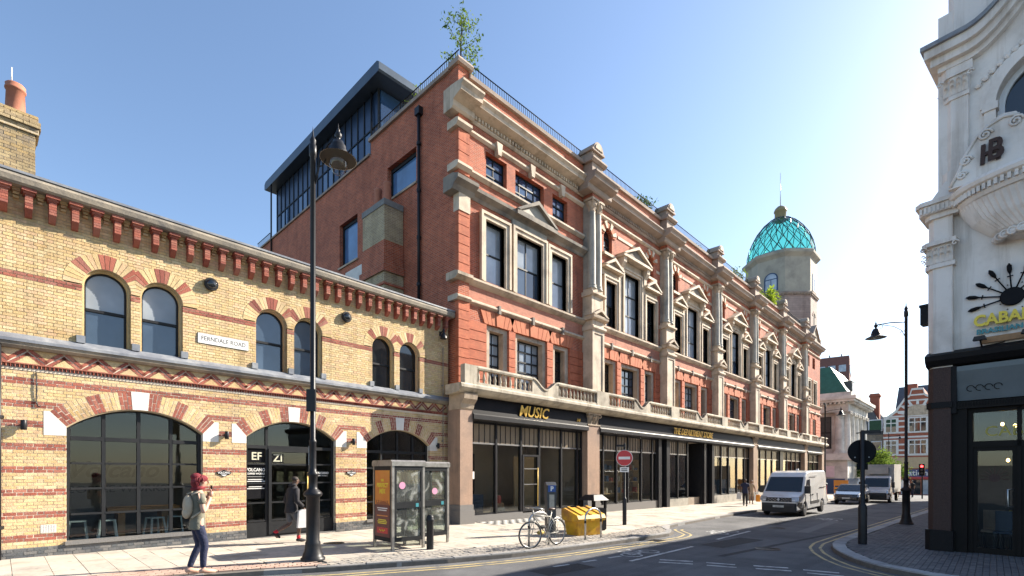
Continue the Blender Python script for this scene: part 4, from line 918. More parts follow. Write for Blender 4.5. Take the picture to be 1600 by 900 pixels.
# ground floor: granite piers, black fascia, shopfronts
def gpier(x0,x1,cap=True):
    g=G(x0)-.05
    MB().box(x0,x1,-.42,.3,g+.75,4.05 if cap else 4.25).build('granite_pier','granite_pink',ST)
    MB().box(x0-.05,x1+.05,-.48,.3,g,g+.55).box(x0-.025,x1+.025,-.45,.3,g+.55,g+.75).build('pier_base','granite_grey',ST)
    if cap:
        MB().box(x0-.02,x1+.02,-.46,.2,4.0,4.06).box(x0+.04,x1-.04,-.38,.2,4.06,4.62).build('capital_core','stone',ST)
        inst(capme,'capital',ST,((x0+x1)/2-.22,-.22,4.03),scale=(.95,.95,.95)); inst(capme,'capital',ST,((x0+x1)/2+.22,-.22,4.03),scale=(.95,.95,.95))
gpier(11.62,12.22,False)
MB().prism([(-.42,4.05),(-.46,4.10),(-.50,4.25),(-.66,4.42),(-.70,4.62),(.2,4.62),(.2,4.05)],11.60,12.24,'x').build('bracket','stone',ST)
for a,b in ((19.5,20.5),(42.3,43.3),(57.5,58.5),(64.6,65.5)): gpier(a,b)
def fascia(x0,x1):
    MB().prism([(-.30,4.62),(-.34,4.58),(-.44,3.95),(-.36,3.92),(-.2,3.92),(-.2,4.62)],x0,x1,'x').build('fascia','black_paint',ST)
    MB().prism([(-.46,3.95),(-.50,3.90),(-.50,3.74),(-.30,3.70),(-.1,3.70),(-.1,3.95)],x0,x1,'x').build('awning_box','black_metal',ST)
for a,b in ((12.22,19.5),(20.5,42.3),(43.3,57.5),(58.5,64.6)): fascia(a,b)
fr=math.atan2(.10,.63)
text('lettering','MUSIC',.62,'gold',ST,(15.62,-.437,4.06),rot=(PI/2+fr,0,0),ext=.015,bold=.006,shear=.12,sx=1.02); text('lettering','248',.17,'gold',ST,(18.75,-.435,4.12),rot=(PI/2+fr,0,0),ext=.01,shear=.2)
text('lettering','THE DEPARTMENT STORE',.54,'gold',ST,(31.2,-.437,4.08),rot=(PI/2+fr,0,0),ext=.015,bold=.003,sx=.92)
def shop(x0,x1,mull,door=None,doorpane=None):
    z0=.10; ys=-.06
    g0=min(G(x0),G(x1))-.05
    MB().box(x0,x1,ys-.08,.1,g0,z0).build('stall_riser','granite_grey' if x0<21 else 'stone_column',ST)
    fm=MB().box(x0,x1,ys-.02,ys+.06,3.62,3.70).box(x0,x1,ys-.02,ys+.06,z0,z0+.07)
    for x in mull: fm.box(x-.05,x+.05,ys-.06,ys+.08,z0,3.70)
    sf=fm.build('shop_window','black_metal',ST)
    for a,b in zip([x0]+mull,mull+[x1]):
        if b-a>.12: MB().box(a+.05,b-.05,ys-.03,ys+.05,2.84,2.90).build('transom','steel',sf)
    bars=MB()
    for a,b in zip([x0]+mull,mull+[x1]):
        if b-a<.2: continue
        n=max(2,round((b-a)/.27))
        for i in range(1,n): bars.box(a+(b-a)*i/n-.011,a+(b-a)*i/n+.011,ys,ys+.04,2.90,3.62)
        MB().box(a+.04,b-.04,ys+.02,ys+.028,z0+.07,2.84).build('pane','glass',sf); MB().box(a+.04,b-.04,ys+.02,ys+.028,2.90,3.62).build('top_pane','fluted_glass',sf)
    stuff(bars.build('glazing_bars','black_metal',sf)); return sf
s1=shop(12.25,19.46,[12.30,13.75,15.2,16.36,17.9,19.1,19.42])
dl=MB()
for a in (15.26,16.20): dl.box(a,a+.09,-.14,-.06,.05,2.5)
dl.box(15.35,16.20,-.14,-.06,2.42,2.5).box(15.35,16.20,-.14,-.06,.05,.3).build('door_leaf','black_metal',ST)
MB().box(15.36,16.19,-.13,-.10,1.88,1.92).box(15.36,16.19,-.13,-.10,1.22,1.26).build('door_rail','steel',ST); MB().tube([(16.15,-.2,.3),(16.15,-.2,1.95)],.018,8).build('door_handle','gold',ST)
shop(20.55,26.9,[20.6,21.3,22.55,23.7,25.1,26.35,26.85]); shop(28.3,31.0,[28.35,29.6,30.95]); shop(35.0,42.25,[35.05,36.5,37.9,39.6,41.2,42.2]); shop(43.35,50.0,[43.4,44.9,46.5,48.1,49.7]); shop(50.9,57.45,[50.95,52.5,54,55.5,57.1]); shop(58.55,64.55,[58.6,60.4,62.3,64.2])
for a,b in ((26.9,27.25),(27.9,28.3),(33.3,33.6),(34.6,35.0),(50.0,50.9)): MB().box(a,b,-.22,.2,G(a)-.05,3.72).build('black_pilaster','black_metal',ST)
MB().box(27.25,27.9,.0,.2,G(27)-.05,3.72).build('black_panel','black_paint',ST); MB().box(33.6,34.6,.0,.2,G(34)-.05,3.72).build('black_panel','black_paint',ST)
# recessed entrance between the shopfronts
en=MB().box(31.0,31.1,-.1,1.5,-.5,3.7).box(33.2,33.3,-.1,1.5,-.5,3.7).box(31.1,33.2,1.42,1.5,2.7,2.8).box(32.1,32.2,1.42,1.5,-.4,3.7).build('entrance','black_metal',ST); MB().box(31.1,33.2,1.45,1.46,-.4,3.6).build('pane','glass',en)
# rooms behind the shopfronts
MB().box(12.1,64.8,3.9,4.0,-.8,3.9).box(12.1,12.2,.5,6.0,-.8,3.9).box(19.9,20.1,.5,6.0,-.8,3.9).box(42.7,42.9,.5,6,-.8,3.9).box(57.9,58.1,.5,6,-.8,3.9).build('room_wall','shop_wall',ST)
MB().box(12.1,64.8,.1,6.0,-.8,.08).build('room_floor','shop_floor',ST); MB().box(12.1,64.8,.3,6.0,3.72,3.9).build('room_ceiling','shop_wall',ST)
MB().box(17.2,18.6,2.2,2.26,.08,2.5).build('leaning_board','pale_timber',ST)
sh=MB()
for z in (.55,1.2,1.85,2.4): sh.box(20.8,26.6,.9,1.25,z,z+.04)
for x in (20.8,22.7,24.6,26.5): sh.box(x,x+.05,.9,1.25,.08,2.5)
sh.build('display_shelf','pale_timber',ST)
sh=MB()
for z in (.9,1.8): sh.box(12.5,15.0,2.6,3.0,z,z+.05)
for x in (12.5,13.7,14.95): sh.box(x,x+.05,2.6,3.0,.08,2.6)
sh.build('display_shelf','black_metal',ST)
# stock glimpsed through the glass, and ceiling spots mostly added to brighten the shops
m,nt_,bs_=newmat('spot_glow'); bs_.inputs['Emission Color'].default_value=(1,.86,.66,1); bs_.inputs['Emission Strength'].default_value=40
for i,x in enumerate((13.4,14.9,16.6,18.4,21.6,23.4,25.2,29.2,30.4,36.2,38.4,40.6,44.5,47,52,55)):
    t=thing('ceiling_spot','small lit ceiling spot inside the shops, most of them added to brighten the rooms','ceiling lamp',(x,15.6+.5*(i%3),3.45),0,'small lit ceiling spots inside the shops'); MB().lathe([(.07,0),(.07,.14),(.03,.16),(.02,.27)],12).build('can','black_metal',t); MB().lathe([(.06,-.004),(.001,-.004)],12,cap=False).build('glowing_face','spot_glow',t)
rk=random.Random(5); SC=[mat('stock_'+n,c,None,rough=.6) and 'stock_'+n for n,c in (('red',(.45,.08,.06)),('cream',(.6,.52,.4)),('blue',(.1,.18,.3)),('brown',(.3,.18,.1)))]
for k,z in enumerate((.59,1.24,1.89)):
    x=20.95
    while x<26.4:
        w_=rk.uniform(.1,.28); h_=rk.uniform(.12,.34)
        if rk.random()<.7: MB().box(x,x+w_,.95,1.2,z,z+h_).build('boxed_stock',SC[rk.randrange(4)],ST)
        x+=w_+rk.uniform(.03,.3)
MB().box(12.6,13.7,.6,1.2,.08,.85).build('window_seat','panel_navy',ST); MB().box(14.1,14.6,.25,.6,.08,.30).build('boxed_stock','stock_cream',ST); MB().box(14.15,14.55,.28,.55,.30,.48).build('boxed_stock','stock_brown',ST); MB().lathe([(.16,.48),(.17,.6),(.15,.78)],12,(14.32,.42)).build('boxed_stock','stock_red',ST)
for x in (36.6,38.9,41,45,48.4,52.8,55.6,60.5,62.8): MB().box(x,x+rk.uniform(.5,1.3),1.0,1.6,-.6,rk.uniform(.8,1.5)).build('display_stand',SC[rk.randrange(4)],ST)
MB().box(12.38,12.6,-.09,-.085,1.5,1.78).build('window_notice','white_frame' if 'white_frame' in MT else 'white_stone',ST)
# side wall over the low roof, penthouse, roof deck
sh=[(17.02-14.3+0,19.2-14.3,13.7,15.15),(7.54,9.34,12.0,14.15)]
wallholes(.05,6.3,4.0,16.95,XA+.012,XA+.4,[sh[0]],ax='x').build('side_wall','red_brick',ST); wallholes(6.3,21,4.0,16.35,XA+.02,XA+.4,[sh[1]],ax='x').build('side_wall','red_brick',ST)
for y0,y1,z0,z1 in sh:
    wn=MB().box(XA+.2,XA+.3,y0,y0+.09,z0,z1).box(XA+.2,XA+.3,y1-.09,y1,z0,z1).box(XA+.2,XA+.3,y0+.09,y1-.09,z0,z0+.06).box(XA+.2,XA+.3,y0+.09,y1-.09,z1-.16,z1).build('window','frame_black',ST)
    MB().box(XA+.26,XA+.268,y0+.08,y1-.08,z0+.05,z1-.15).build('pane','pane_azure',wn); MB().box(XA-.05,XA+.2,y0-.06,y1+.06,z0-.09,z0-.003).build('window_sill','stone',ST)
MB().box(XA-.10,XA+.42,.5,6.36,16.95,17.10).box(XA-.06,XA+.42,6.37,21,16.36,16.46).build('side_coping','stone_brown',ST)
rl=MB().tube([(XA+.1,.1,17.62),(XA+.1,6.3,17.62)],.022,6)
q=.2
while q<6.3: rl.bar((XA+.1,q,17.1),(XA+.1,q,17.62),.014); q+=.13
stuff(rl.build('roof_railing','rail_black',ST))
rl=MB().tube([(XA+.1,18.8,17.0),(XA+.1,21,17.0)],.022,6)
for i in range(16): rl.bar((XA+.1,18.8+i*.14,16.46),(XA+.1,18.8+i*.14,17.0),.014)
stuff(rl.build('roof_railing','rail_black',ST))
MB().box(XA+.4,XE,.46,21,16.2,16.4).build('roof_deck','slate',ST)
MB().box(XA+.4,XE,20.7,21,-.5,16.3).box(XE-.3,XE,.46,20.7,-.5,16.8).build('rear_wall','red_brick',ST)
MB().box(XA-.05,XA+.02,6.2,8.6,8.5,11.55).build('white_panel','white_stone',ST)
PX=XA+.45
MB().box(PX+.06,22,6.4,18.6,16.42,19.75).build('penthouse_wall','panel_navy',ST)
pm=MB()
for i in range(20):
    y=6.4+i*(12.2/19); pm.box(PX-.02,PX+.07,y-.03,y+.03,16.42,19.75)
pm.box(PX-.02,PX+.07,6.4,18.6,18.05,18.11).build('penthouse_mullions','frame_black',ST)
for i in range(19):
    y=6.4+i*(12.2/19)+.04; glassy=i in (1,3,7,8,12,13,16,17)
    MB().box(PX+.02,PX+.05,y,y+12.2/19-.08,16.46,18.04).build('panel','pane_blue' if glassy else 'panel_navy',ST); MB().box(PX+.02,PX+.05,y,y+12.2/19-.08,18.12,19.7).build('panel','panel_navy',ST)
for x in [PX+.1+i*1.1 for i in range(6)]: MB().box(x,x+1.05,6.33,6.40,16.45,19.7).build('end_pane','pane_blue',ST)
MB().prism([(5.5,19.75),(5.42,19.82),(5.42,20.14),(5.6,20.26),(19.0,20.26),(19.2,20.14),(19.2,19.82),(19.1,19.75)],XA-.1,22.5,'x').build('penthouse_roof','roof_metal',ST)
MB().tube([(PX-.06,6.9,16.4),(PX-.06,6.9,19.76)],.05,8).build('rainwater_pipe','black_metal',ST); MB().tube([(XA-.05,18.2,15),(XA-.05,18.2,19.76)],.05,8).build('rainwater_pipe','black_metal',ST)
dp=MB().tube([(XA-.09,2.4,7.8),(XA-.09,2.4,16.3)],.065,10)
for z in (9.3,11.2,13.1,15,16.2): dp.lathe([(.09,z),(.09,z+.12)],10,(XA-.09,2.4))
dp.box(XA-.2,XA+.01,2.25,2.55,16.2,16.5).build('rainwater_pipe','black_metal',ST)
# old chimney breast against the side wall
CB2=thing('side_chimney','banded stock brick chimney stack against the red side wall','chimney',(XA-.5,14.3+4.45,8),0,None,(XA-.5,4.45,8))
x0,x1,y0,y1=XA-.95,XA-.02,3.6,5.4
for nm,mt,a,b,e in (('lower_stage','stock_brick',7.6,9.45,0),('brick_band','red_brick',9.45,9.55,.05),('middle_stage','stock_brick',9.55,10.0,0),('brick_corbel','red_brick',10.0,10.3,.08),('red_stage','red_brick',10.3,11.3,0),('upper_stage','stock_brick',11.3,12.75,-.03)): MB().box(x0-e,x1,y0-e,y1+e,a,b).build(nm,mt,CB2)
MB().box(x0-.0,x1,y0-.0,y1+.0,12.75,13.0).build('cap_course','mortar_grey',CB2)
for q in (4.1,4.85): MB().lathe([(.19,13.0),(.17,13.2),(.15,13.85),(.17,13.9),(.17,14.0),(.13,14.0),(.13,13.8)],14,(XA-.48,q)).build('chimney_pot','terracotta',CB2)
mat('cap_olive',(.30,.255,.13),(.22,.19,.10),rough=.5)
# ------------------------------------------------------------------ domed tower at the far end of the store
TX,TY=64.0,18.0
TW=thing('domed_tower','octagonal stone tower with turquoise glass dome at the far end of the store','tower',(TX,TY,-1),0,None,(TX,TY,-1))
def octa(r): return [(TX+r*math.cos(R(22.5+45*i)),TY+r*math.sin(R(22.5+45*i))) for i in range(8)]
def olathe(prof): return MB().lathe(prof,8,(TX,TY),a0=R(22.5),a1=R(22.5)+2*PI,smooth=False)
olathe([(3.75,-1),(3.75,21.5)]).build('lower_shaft','pink_block',TW)
olathe([(3.75,21.45),(3.98,21.6),(3.98,21.75),(3.8,21.85)]).build('string_course','stone_brown',TW)
olathe([(3.72,21.8),(3.72,25.8)]).build('upper_shaft','tower_stone',TW)
olathe([(3.72,25.7),(3.85,25.85),(4.1,26.1),(4.14,26.35),(4.0,26.5),(3.4,26.52)]).build('cornice','tower_stone',TW)
dt=MB()
for i in range(8):
    a0,a1=R(22.5+45*i),R(67.5+45*i); p0=Vector((TX+3.8*math.cos(a0),TY+3.8*math.sin(a0))); p1=Vector((TX+3.8*math.cos(a1),TY+3.8*math.sin(a1)))
    for j in range(9):
        p=p0+(p1-p0)*((j+.5)/9); dt.box(p.x-.1,p.x+.1,p.y-.1,p.y+.1,21.42,21.58)
stuff(dt.build('dentil_course','stone_brown',TW))
for i in range(8):
    a=R(45*i); M=Matrix.Translation((TX+3.72*math.cos(R(22.5))*math.cos(a),TY+3.72*math.cos(R(22.5))*math.sin(a),0))@Matrix.Rotation(a+PI/2,4,'Z')
    if i in (3,4,5,6,7):
        if i%2==0:
            ww=.62
            f=MB().prism([(-ww-.1,22.1),(ww+.1,22.1),(ww+.1,23.5)]+arc(0,23.5,ww+.1,0,PI,12)+[(-ww-.1,23.5)],-.04,.05).xf(M).build('window','panel_navy',TW)
            MB().prism([(-ww+.04,22.2),(ww-.04,22.2),(ww-.04,23.42),(-ww+.04,23.42)],-.05,0).xf(M).build('pane','pane_sky',f)
            MB().prism([(-ww+.04,23.52)]+arc(0,23.52,ww-.04,PI,0,12),-.05,0).xf(M).build('pane','pane_sky',f)
            MB().box(-ww-.2,ww+.2,-.12,.05,21.98,22.1).xf(M).build('window_sill','tower_stone',TW); MB().box(-.03,.03,-.07,0,22.2,23.42).xf(M).build('glazing_bar','panel_navy',f)
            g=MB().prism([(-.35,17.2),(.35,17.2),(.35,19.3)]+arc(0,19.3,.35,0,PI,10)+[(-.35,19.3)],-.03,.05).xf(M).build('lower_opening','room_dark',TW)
            MB().prism(arc(0,19.3,.37,0,PI,10)+arc(0,19.3,.6,PI,0,10),-.08,.03).xf(M).build('arch_ring','stone_brown',TW)
mat_glass('dome_glass',(.40,.84,.73),1.25,.03)
DP=[(3.62,26.45),(3.56,27.3),(3.35,28.2),(3.0,29.1),(2.5,29.95),(1.85,30.75),(1.1,31.35),(.55,31.6)]
DN=18
def dpt(j,i): 
    r_,z=DP[j]; a=2*PI*(i+(.5 if j%2 else 0))/DN; return Vector((TX+r_*math.cos(a),TY+r_*math.sin(a),z))
for j in range(1,len(DP)-1):
    for i in range(DN):
        l,rr=(dpt(j,i),dpt(j,i+1)); off=1 if j%2 else 1
        ii=i+1 if j%2 else i+.0
        bot=dpt(j-1,i+1 if j%2 else i); top=dpt(j+1,i+1 if j%2 else i)
        MB().add([l,bot,rr,top],[(0,1,2,3)]).build('dome_pane','dome_glass',TW)
for i in range(DN):
    MB().add([dpt(0,i),dpt(0,i+1),dpt(1,i)],[(0,1,2)]).build('dome_pane','dome_glass',TW)
mat('lattice',(.012,.05,.06),(.01,.04,.05),rough=.4)
lt=MB()
for i in range(DN):
    for sg in (0,1):
        idx=i; path=[dpt(0,i)]
        for j in range(1,len(DP)):
            if sg: idx=idx if j%2 else idx+1
            else: idx=idx-1 if j%2 else idx
            path.append(dpt(j,idx))
        lt.tube(path,.042,4,smooth=False)
lt.build('dome_lattice','lattice',TW)
MB().lathe([(3.66,26.4),(3.70,26.55),(3.6,26.6)],40,(TX,TY)).build('dome_curb','lead',TW)
MB().lathe([(.62,31.3),(.62,32.35),(.70,32.4),(.70,32.5),(.6,32.75),(.35,33.0),(.01,33.1)],18,(TX,TY)).build('lantern_cap','cap_olive',TW)
MB().tube([(TX,TY,33),(TX,TY,37)],[.05,.02],6).build('flagpole','steel',TW)
# canted stone-framed end bay carries a small pediment
pediment(ST,62.0,2.0,15.9,1.9,-.45,.3,'stone_brown',.2,'stone')
# ------------------------------------------------------------------ stuccoed corner building on the right
RB=thing('corner_bar_building','pale stuccoed corner building with dark granite ground floor and ornate bowed balcony','building',(16.5,1.0,-.25),R(-97),None,(0,0,-.25))
mb=MB(); wallholes(0,6,4.4,13.2,0,.5,[(1.06,2.9,8.7,11.35)],mb); wn_c=1.98; wr=.92; ws=10.43
mb.build('wall','stucco',RB)
sp=[(1.06,11.35),(1.06,ws)]+arc(wn_c,ws,wr,PI,PI/2,12)+[(wn_c,11.35)]; MB().prism(sp,0.001,.5).build('spandrel','stucco',RB)
sp=[(2.9,11.35),(2.9,ws)]+arc(wn_c,ws,wr,0,PI/2,12)+[(wn_c,11.35)]; MB().prism(sp,0.001,.5).build('spandrel','stucco',RB)
for r0,r1,y0 in ((.92,1.10,-.10),(1.10,1.2,-.05)): MB().prism(arc(wn_c,ws,r1,0,PI,24)+arc(wn_c,ws,r0,PI,0,24),y0,.02).build('arch_moulding','stucco',RB)
mat('white_frame',(.70,.72,.74),(.62,.64,.66),rough=.5)
o=[(wn_c+.92,8.7)]+arc(wn_c,ws,.92,0,PI,20)+[(wn_c-.92,8.7)]; i_=[(wn_c-.80,8.8)]+arc(wn_c,ws,.80,PI,0,20)+[(wn_c+.80,8.8)]
aw=MB().prism(o+i_,.22,.34).box(wn_c-.05,wn_c+.05,.23,.32,8.8,ws+.75).build('window','white_frame',RB); MB().prism([(wn_c+.83,8.72)]+arc(wn_c,ws,.83,0,PI,18)+[(wn_c-.83,8.72)],.28,.29).build('pane','pane_dark',aw)
MB().box(.86,1.06,-.08,.1,8.6,10.30).build('window_pilaster','stucco',RB); MB().box(.82,1.10,-.12,.1,10.30,10.46).build('impost','stucco',RB)
# corner pilaster, three tiers
def chamf(x0,x1,z0,z1,p,name,mt,back=.7): return MB().prism([(x0+.12,-p),(x1,-p),(x1,.05),(x1,.2),(x0,back),(x0,-p+.12)],z0,z1,'z').build(name,mt,RB)
chamf(-.24,.32,-.4,.31,.22,'pier_plinth','granite_black'); chamf(-.19,.27,.31,3.35,.16,'pier_shaft','granite_dark'); chamf(-.22,.30,3.35,3.50,.19,'pier_band','granite_black'); chamf(-.19,.27,3.5,4.36,.16,'pier_upper','granite_dark')
chamf(-.19,.30,4.36,6.86,.15,'lower_pilaster','stucco'); chamf(-.22,.33,4.62,4.74,.18,'pilaster_base','stucco'); chamf(-.24,.35,6.86,6.96,.2,'pilaster_necking','stucco')
def leafcap(x0,x1,z0,z1,p,nm):
    mb=MB(); H_=z1-z0
    def lf_(c,o,t_,z,h_,w__):
        c=Vector(c); o=Vector(o); t_=Vector(t_); up=Vector((0,0,1)); prof=((0,0,1),(.02,.45,1.05),(.05,.75,.8),(.10,.95,.5),(.13,.88,.25),(.11,.78,.1)); vs=[]
        for a_,b_,s__ in prof: q=c+o*a_+up*(z+b_*h_); vs+=[q-t_*w__*s__/2,q+o*.018,q+t_*w__*s__/2]
        mb.add(vs,[(3*k+j,3*k+j+1,3*k+j+4,3*k+j+3) for k in range(5) for j in (0,1)])
    for row,(zz,hh,off) in enumerate(((z0,H_*.5,.0),(z0+H_*.28,H_*.55,.5))):
        for k in range(4): lf_((x0+(x1-x0)*(k+.5+off*.5-.25*row)/4,-p-.01,0),(0,-1,0),(1,0,0),zz,hh,(x1-x0)/4*1.05)
        for k in range(4): lf_((x0-.005,-p+.14+.16*k+.08*row,0),(-1,0,0),(0,-1,0),zz,hh,.15)
    for cx_,sg in ((x0,-1),(x1,1)): mb.tube([(cx_+sg*.05+(.075-.007*k)*math.cos(k*.75),-p-.08,z1-.06+(.075-.007*k)*math.sin(k*.75)) for k in range(10)],.02,5)
    return stuff(mb.build(nm,'stucco',RB))
chamf(-.20,.31,6.96,7.45,.16,'capital_core','stucco'); leafcap(-.2,.31,6.98,7.42,.16,'acanthus_leaves')
chamf(-.30,.38,7.42,7.52,.26,'abacus','stucco'); chamf(-.18,.30,7.52,8.1,.14,'pilaster_block','stucco')
for z0,z1,e in ((8.10,8.22,.06),(8.22,8.42,.16),(8.42,8.52,.22)): chamf(-.18-e,.36+e,z0,z1,.16+e,'balcony_cornice','stucco')
mb=MB()
for i in range(9): mb.box(-.30+i*.085,-.25+i*.085,-.345,-.3,8.24,8.38)
stuff(mb.build('dentil_course','stucco',RB))
MB().prism([(-.18,8.52)]+[(-.18+.33*math.sin(t),8.52+.5*(1-math.cos(t))*0+.45*math.sin(t)) for t in [PI/2*k/6 for k in range(1,7)]]+[(.6,8.97),(.6,8.52)],-.12,.6).build('shoulder','stucco',RB)
chamf(.08,.62,8.97,9.2,.12,'upper_base','stucco'); chamf(.14,.58,9.2,11.0,.08,'upper_pilaster','stucco'); chamf(.10,.60,10.94,11.04,.11,'pilaster_necking','stucco'); chamf(.12,.6,11.04,11.5,.09,'capital_core','stucco'); leafcap(.12,.58,11.05,11.45,.09,'acanthus_leaves'); chamf(.06,.66,11.5,11.72,.14,'frieze','stucco')
# cornice that sweeps up over the big window
def zc(x): return 0 if x<.55 else .95*(1-math.cos(min((x-.55)/2.0,1)*PI))/2*1.5
for z0,z1,p,x0 in ((11.72,11.86,.16,.02),(11.86,12.05,.30,-.10),(12.05,12.26,.42,-.2),(12.26,12.36,.50,-.26)):
    xs_=[x0]+[.3+i*.15 for i in range(22)]
    MB().prism([(x,z0+zc(x)) for x in xs_]+[(x,z1+zc(x)+.002) for x in xs_[::-1]],-p,.1).build('swept_cornice','stucco' if z1<12.3 else 'lead',RB)
    MB().box(x0,.4,.1,1.2,z0,z1).build('cornice_return','stucco',RB)
mb=MB()
for i in range(12):
    t=i/11; x=.75+t*1.4; z=11.05+.72*math.sin(t*PI/2); mb.ball((x,-.03,z),.07,.05,.07,7,5); mb.tube([(x+.06*math.cos(q),-.05,z+.06*math.sin(q)) for q in [2*PI*k/8 for k in range(8)]],.018,4)
stuff(mb.build('carved_frieze','stucco',RB))
chamf(.18,.9,12.3,14.6,.02,'attic_pier','stucco')
# bowed balcony: fluted bowl, cornice ring, scrolled crest
bx=2.05
fl=MB(); NB=72; pr=[(.25,7.02),(.7,7.12),(1.1,7.34),(1.42,7.66),(1.60,7.98),(1.66,8.12)]
vs=[]
for j,(r_,z) in enumerate(pr):
    for i in range(NB+1):
        a=PI+PI*i/NB; q=r_*(1-(.025 if i%2 and 0<j<5 else 0)); vs.append((bx+q*math.cos(a),.55*q*math.sin(a),z))
fl.add(vs,[(j*(NB+1)+i,j*(NB+1)+i+1,(j+1)*(NB+1)+i+1,(j+1)*(NB+1)+i) for j in range(len(pr)-1) for i in range(NB)]); fl.build('fluted_bowl','stucco',RB)
MB().lathe([(1.64,8.1),(1.70,8.18),(1.70,8.3),(1.86,8.36),(1.90,8.44),(1.84,8.52),(.0,8.54)],40,(bx,0),a0=PI,a1=2*PI,sy=.58,smooth=False).build('balcony_cornice','stucco',RB)
mb=MB()
for i in range(44):
    a=PI+PI*(i+.5)/44; mb.box(bx+1.76*math.cos(a)-.03,bx+1.76*math.cos(a)+.03,.58*1.76*math.sin(a)-.03,.58*1.76*math.sin(a)+.03,8.2,8.33)
stuff(mb.build('dentil_course','stucco',RB))
mb=MB()
for i in range(14):
    a=PI+PI*(i+.5)/14; q=.95; mb.ball((bx+q*math.cos(a),.58*q*math.sin(a)-.02,7.2),.13,.1,.09,8,5); mb.tube([(bx+q*math.cos(a)+.08*math.cos(t),.58*q*math.sin(a)-.1,7.2+.08*math.sin(t)) for t in [2*PI*k/9 for k in range(9)]],.025,5)
stuff(mb.build('carved_garland','stucco',RB))
cr=[(.30,8.52),(.40,8.62),(.52,8.85),(.58,9.1),(.70,9.28),(.80,9.52),(.95,9.60),(1.05,9.78),(1.25,9.84),(1.45,9.78),(1.55,9.60),(1.75,9.52),(2.0,9.60),(2.4,9.5),(2.6,8.52)]
MB().prism(cr,-.62,-.46).build('crest','stucco',RB)
mb=MB()
for (cx,cz,r_) in ((.62,9.06,.12),(.95,9.5,.13),(1.45,9.55,.13),(.55,8.75,.10),(1.75,9.3,.15)):
    mb.tube([(cx+r_*(1-k/16)*math.cos(k*.8),-.64,cz+r_*(1-k/16)*math.sin(k*.8)) for k in range(14)],.03,5)
mb.tube([(.34,-.63,8.56),(.5,-.63,8.88),(.6,-.63,9.18),(.8,-.63,9.52),(1.0,-.63,9.68),(1.25,-.63,9.76),(1.5,-.63,9.68)],.035,5)
stuff(mb.build('scrollwork','stucco',RB))
text('monogram','H',.62,'granite_dark',RB,(1.04,-.66,8.84),ext=.02,bold=.012,shear=.05,sx=.9); text('monogram','B',.66,'granite_dark',RB,(1.12,-.69,8.86),ext=.02,bold=.012,shear=.05,sx=.8)
# shopfront of the bar
MB().sweep([(-.02,4.36),(-.22,4.40),(-.34,4.52),(-.36,4.64),(-.1,4.76),(.1,4.76),(.1,4.36)],-.2,6).build('shop_cornice','granite_black',RB)
MB().prism([(-.12,4.22),(-.02,3.5),(.3,3.5),(.3,4.34),(-.12,4.34)],.36,6,'x').build('fascia_panel','fascia_grey',RB)
MB().box(.27,.37,-.14,.3,3.2,4.36).build('fascia_end','granite_black',RB); MB().box(.27,6,-.10,.3,3.30,3.47).build('fascia_moulding','dark_door',RB)
mb=MB()
for i in range(60): mb.box(.4+i*.05,.425+i*.05,-.12,-.09,3.36,3.46)
stuff(mb.build('dentil_course','dark_door',RB))
mb=MB()
for k in range(4): mb.tube([(.62+k*.16+.07*math.cos(t),-.085,3.78+.07*math.sin(t)) for t in [2*PI*q/10 for q in range(9)]],.008,4)
stuff(mb.build('painted_scroll','granite_black',RB))
MB().box(.27,.55,-.05,.35,-.4,3.3).build('door_jamb','dark_door',RB)
fm=MB().box(.55,.64,.05,.2,-.4,3.3).box(1.40,1.47,.05,.2,-.25,3.3).box(2.2,2.3,.05,.2,-.4,3.3).box(.64,2.2,.05,.2,3.2,3.3).box(.64,2.2,.05,.2,2.36,2.50).build('door_frame','dark_door',RB)
for a,b in ((.64,1.40),(1.47,2.2)):
    dl=MB().box(a,a+.08,.08,.14,-.2,2.36).box(b-.08,b,.08,.14,-.2,2.36).box(a+.08,b-.08,.08,.14,2.26,2.36).box(a+.08,b-.08,.08,.14,-.2,-.06).build('door_leaf','dark_door',RB)
    MB().box(a+.08,b-.08,.105,.112,-.06,2.26).build('pane','glass',dl); MB().box(a+.1,b-.25,.10,.105,-.16,-.09).build('kick_plate','steel',dl)
    MB().box(a,b,.115,.12,2.5,3.2).build('top_light','glass',RB)
for x,s_ in ((1.34,1),(1.53,-1)): MB().tube([(x,.08,.95),(x-.09*s_,.0,.95),(x-.09*s_,.0,1.35),(x,.08,1.35)],.016,8).build('door_handle','steel',RB)
mat('neon_dull',(.42,.36,.07),(.36,.30,.05),rough=.6)
text('lettering','CABANA',.34,'neon_dull',RB,(.84,.1,2.62),ext=.004,align='LEFT')
mb=MB().lathe([(.1,0),(.1,.01)],16).xf(Matrix.Translation((1.02,.1,1.62))@Matrix.Rotation(PI/2,4,'X'))
for k in range(9):
    a=R(-10+25*k); mb.bar((1.02+.11*math.cos(a),.098,1.62+.11*math.sin(a)),(1.02+.25*math.cos(a),.098,1.62+.25*math.sin(a)),.02)
mb.build('sunburst_decal','granite_dark',RB)
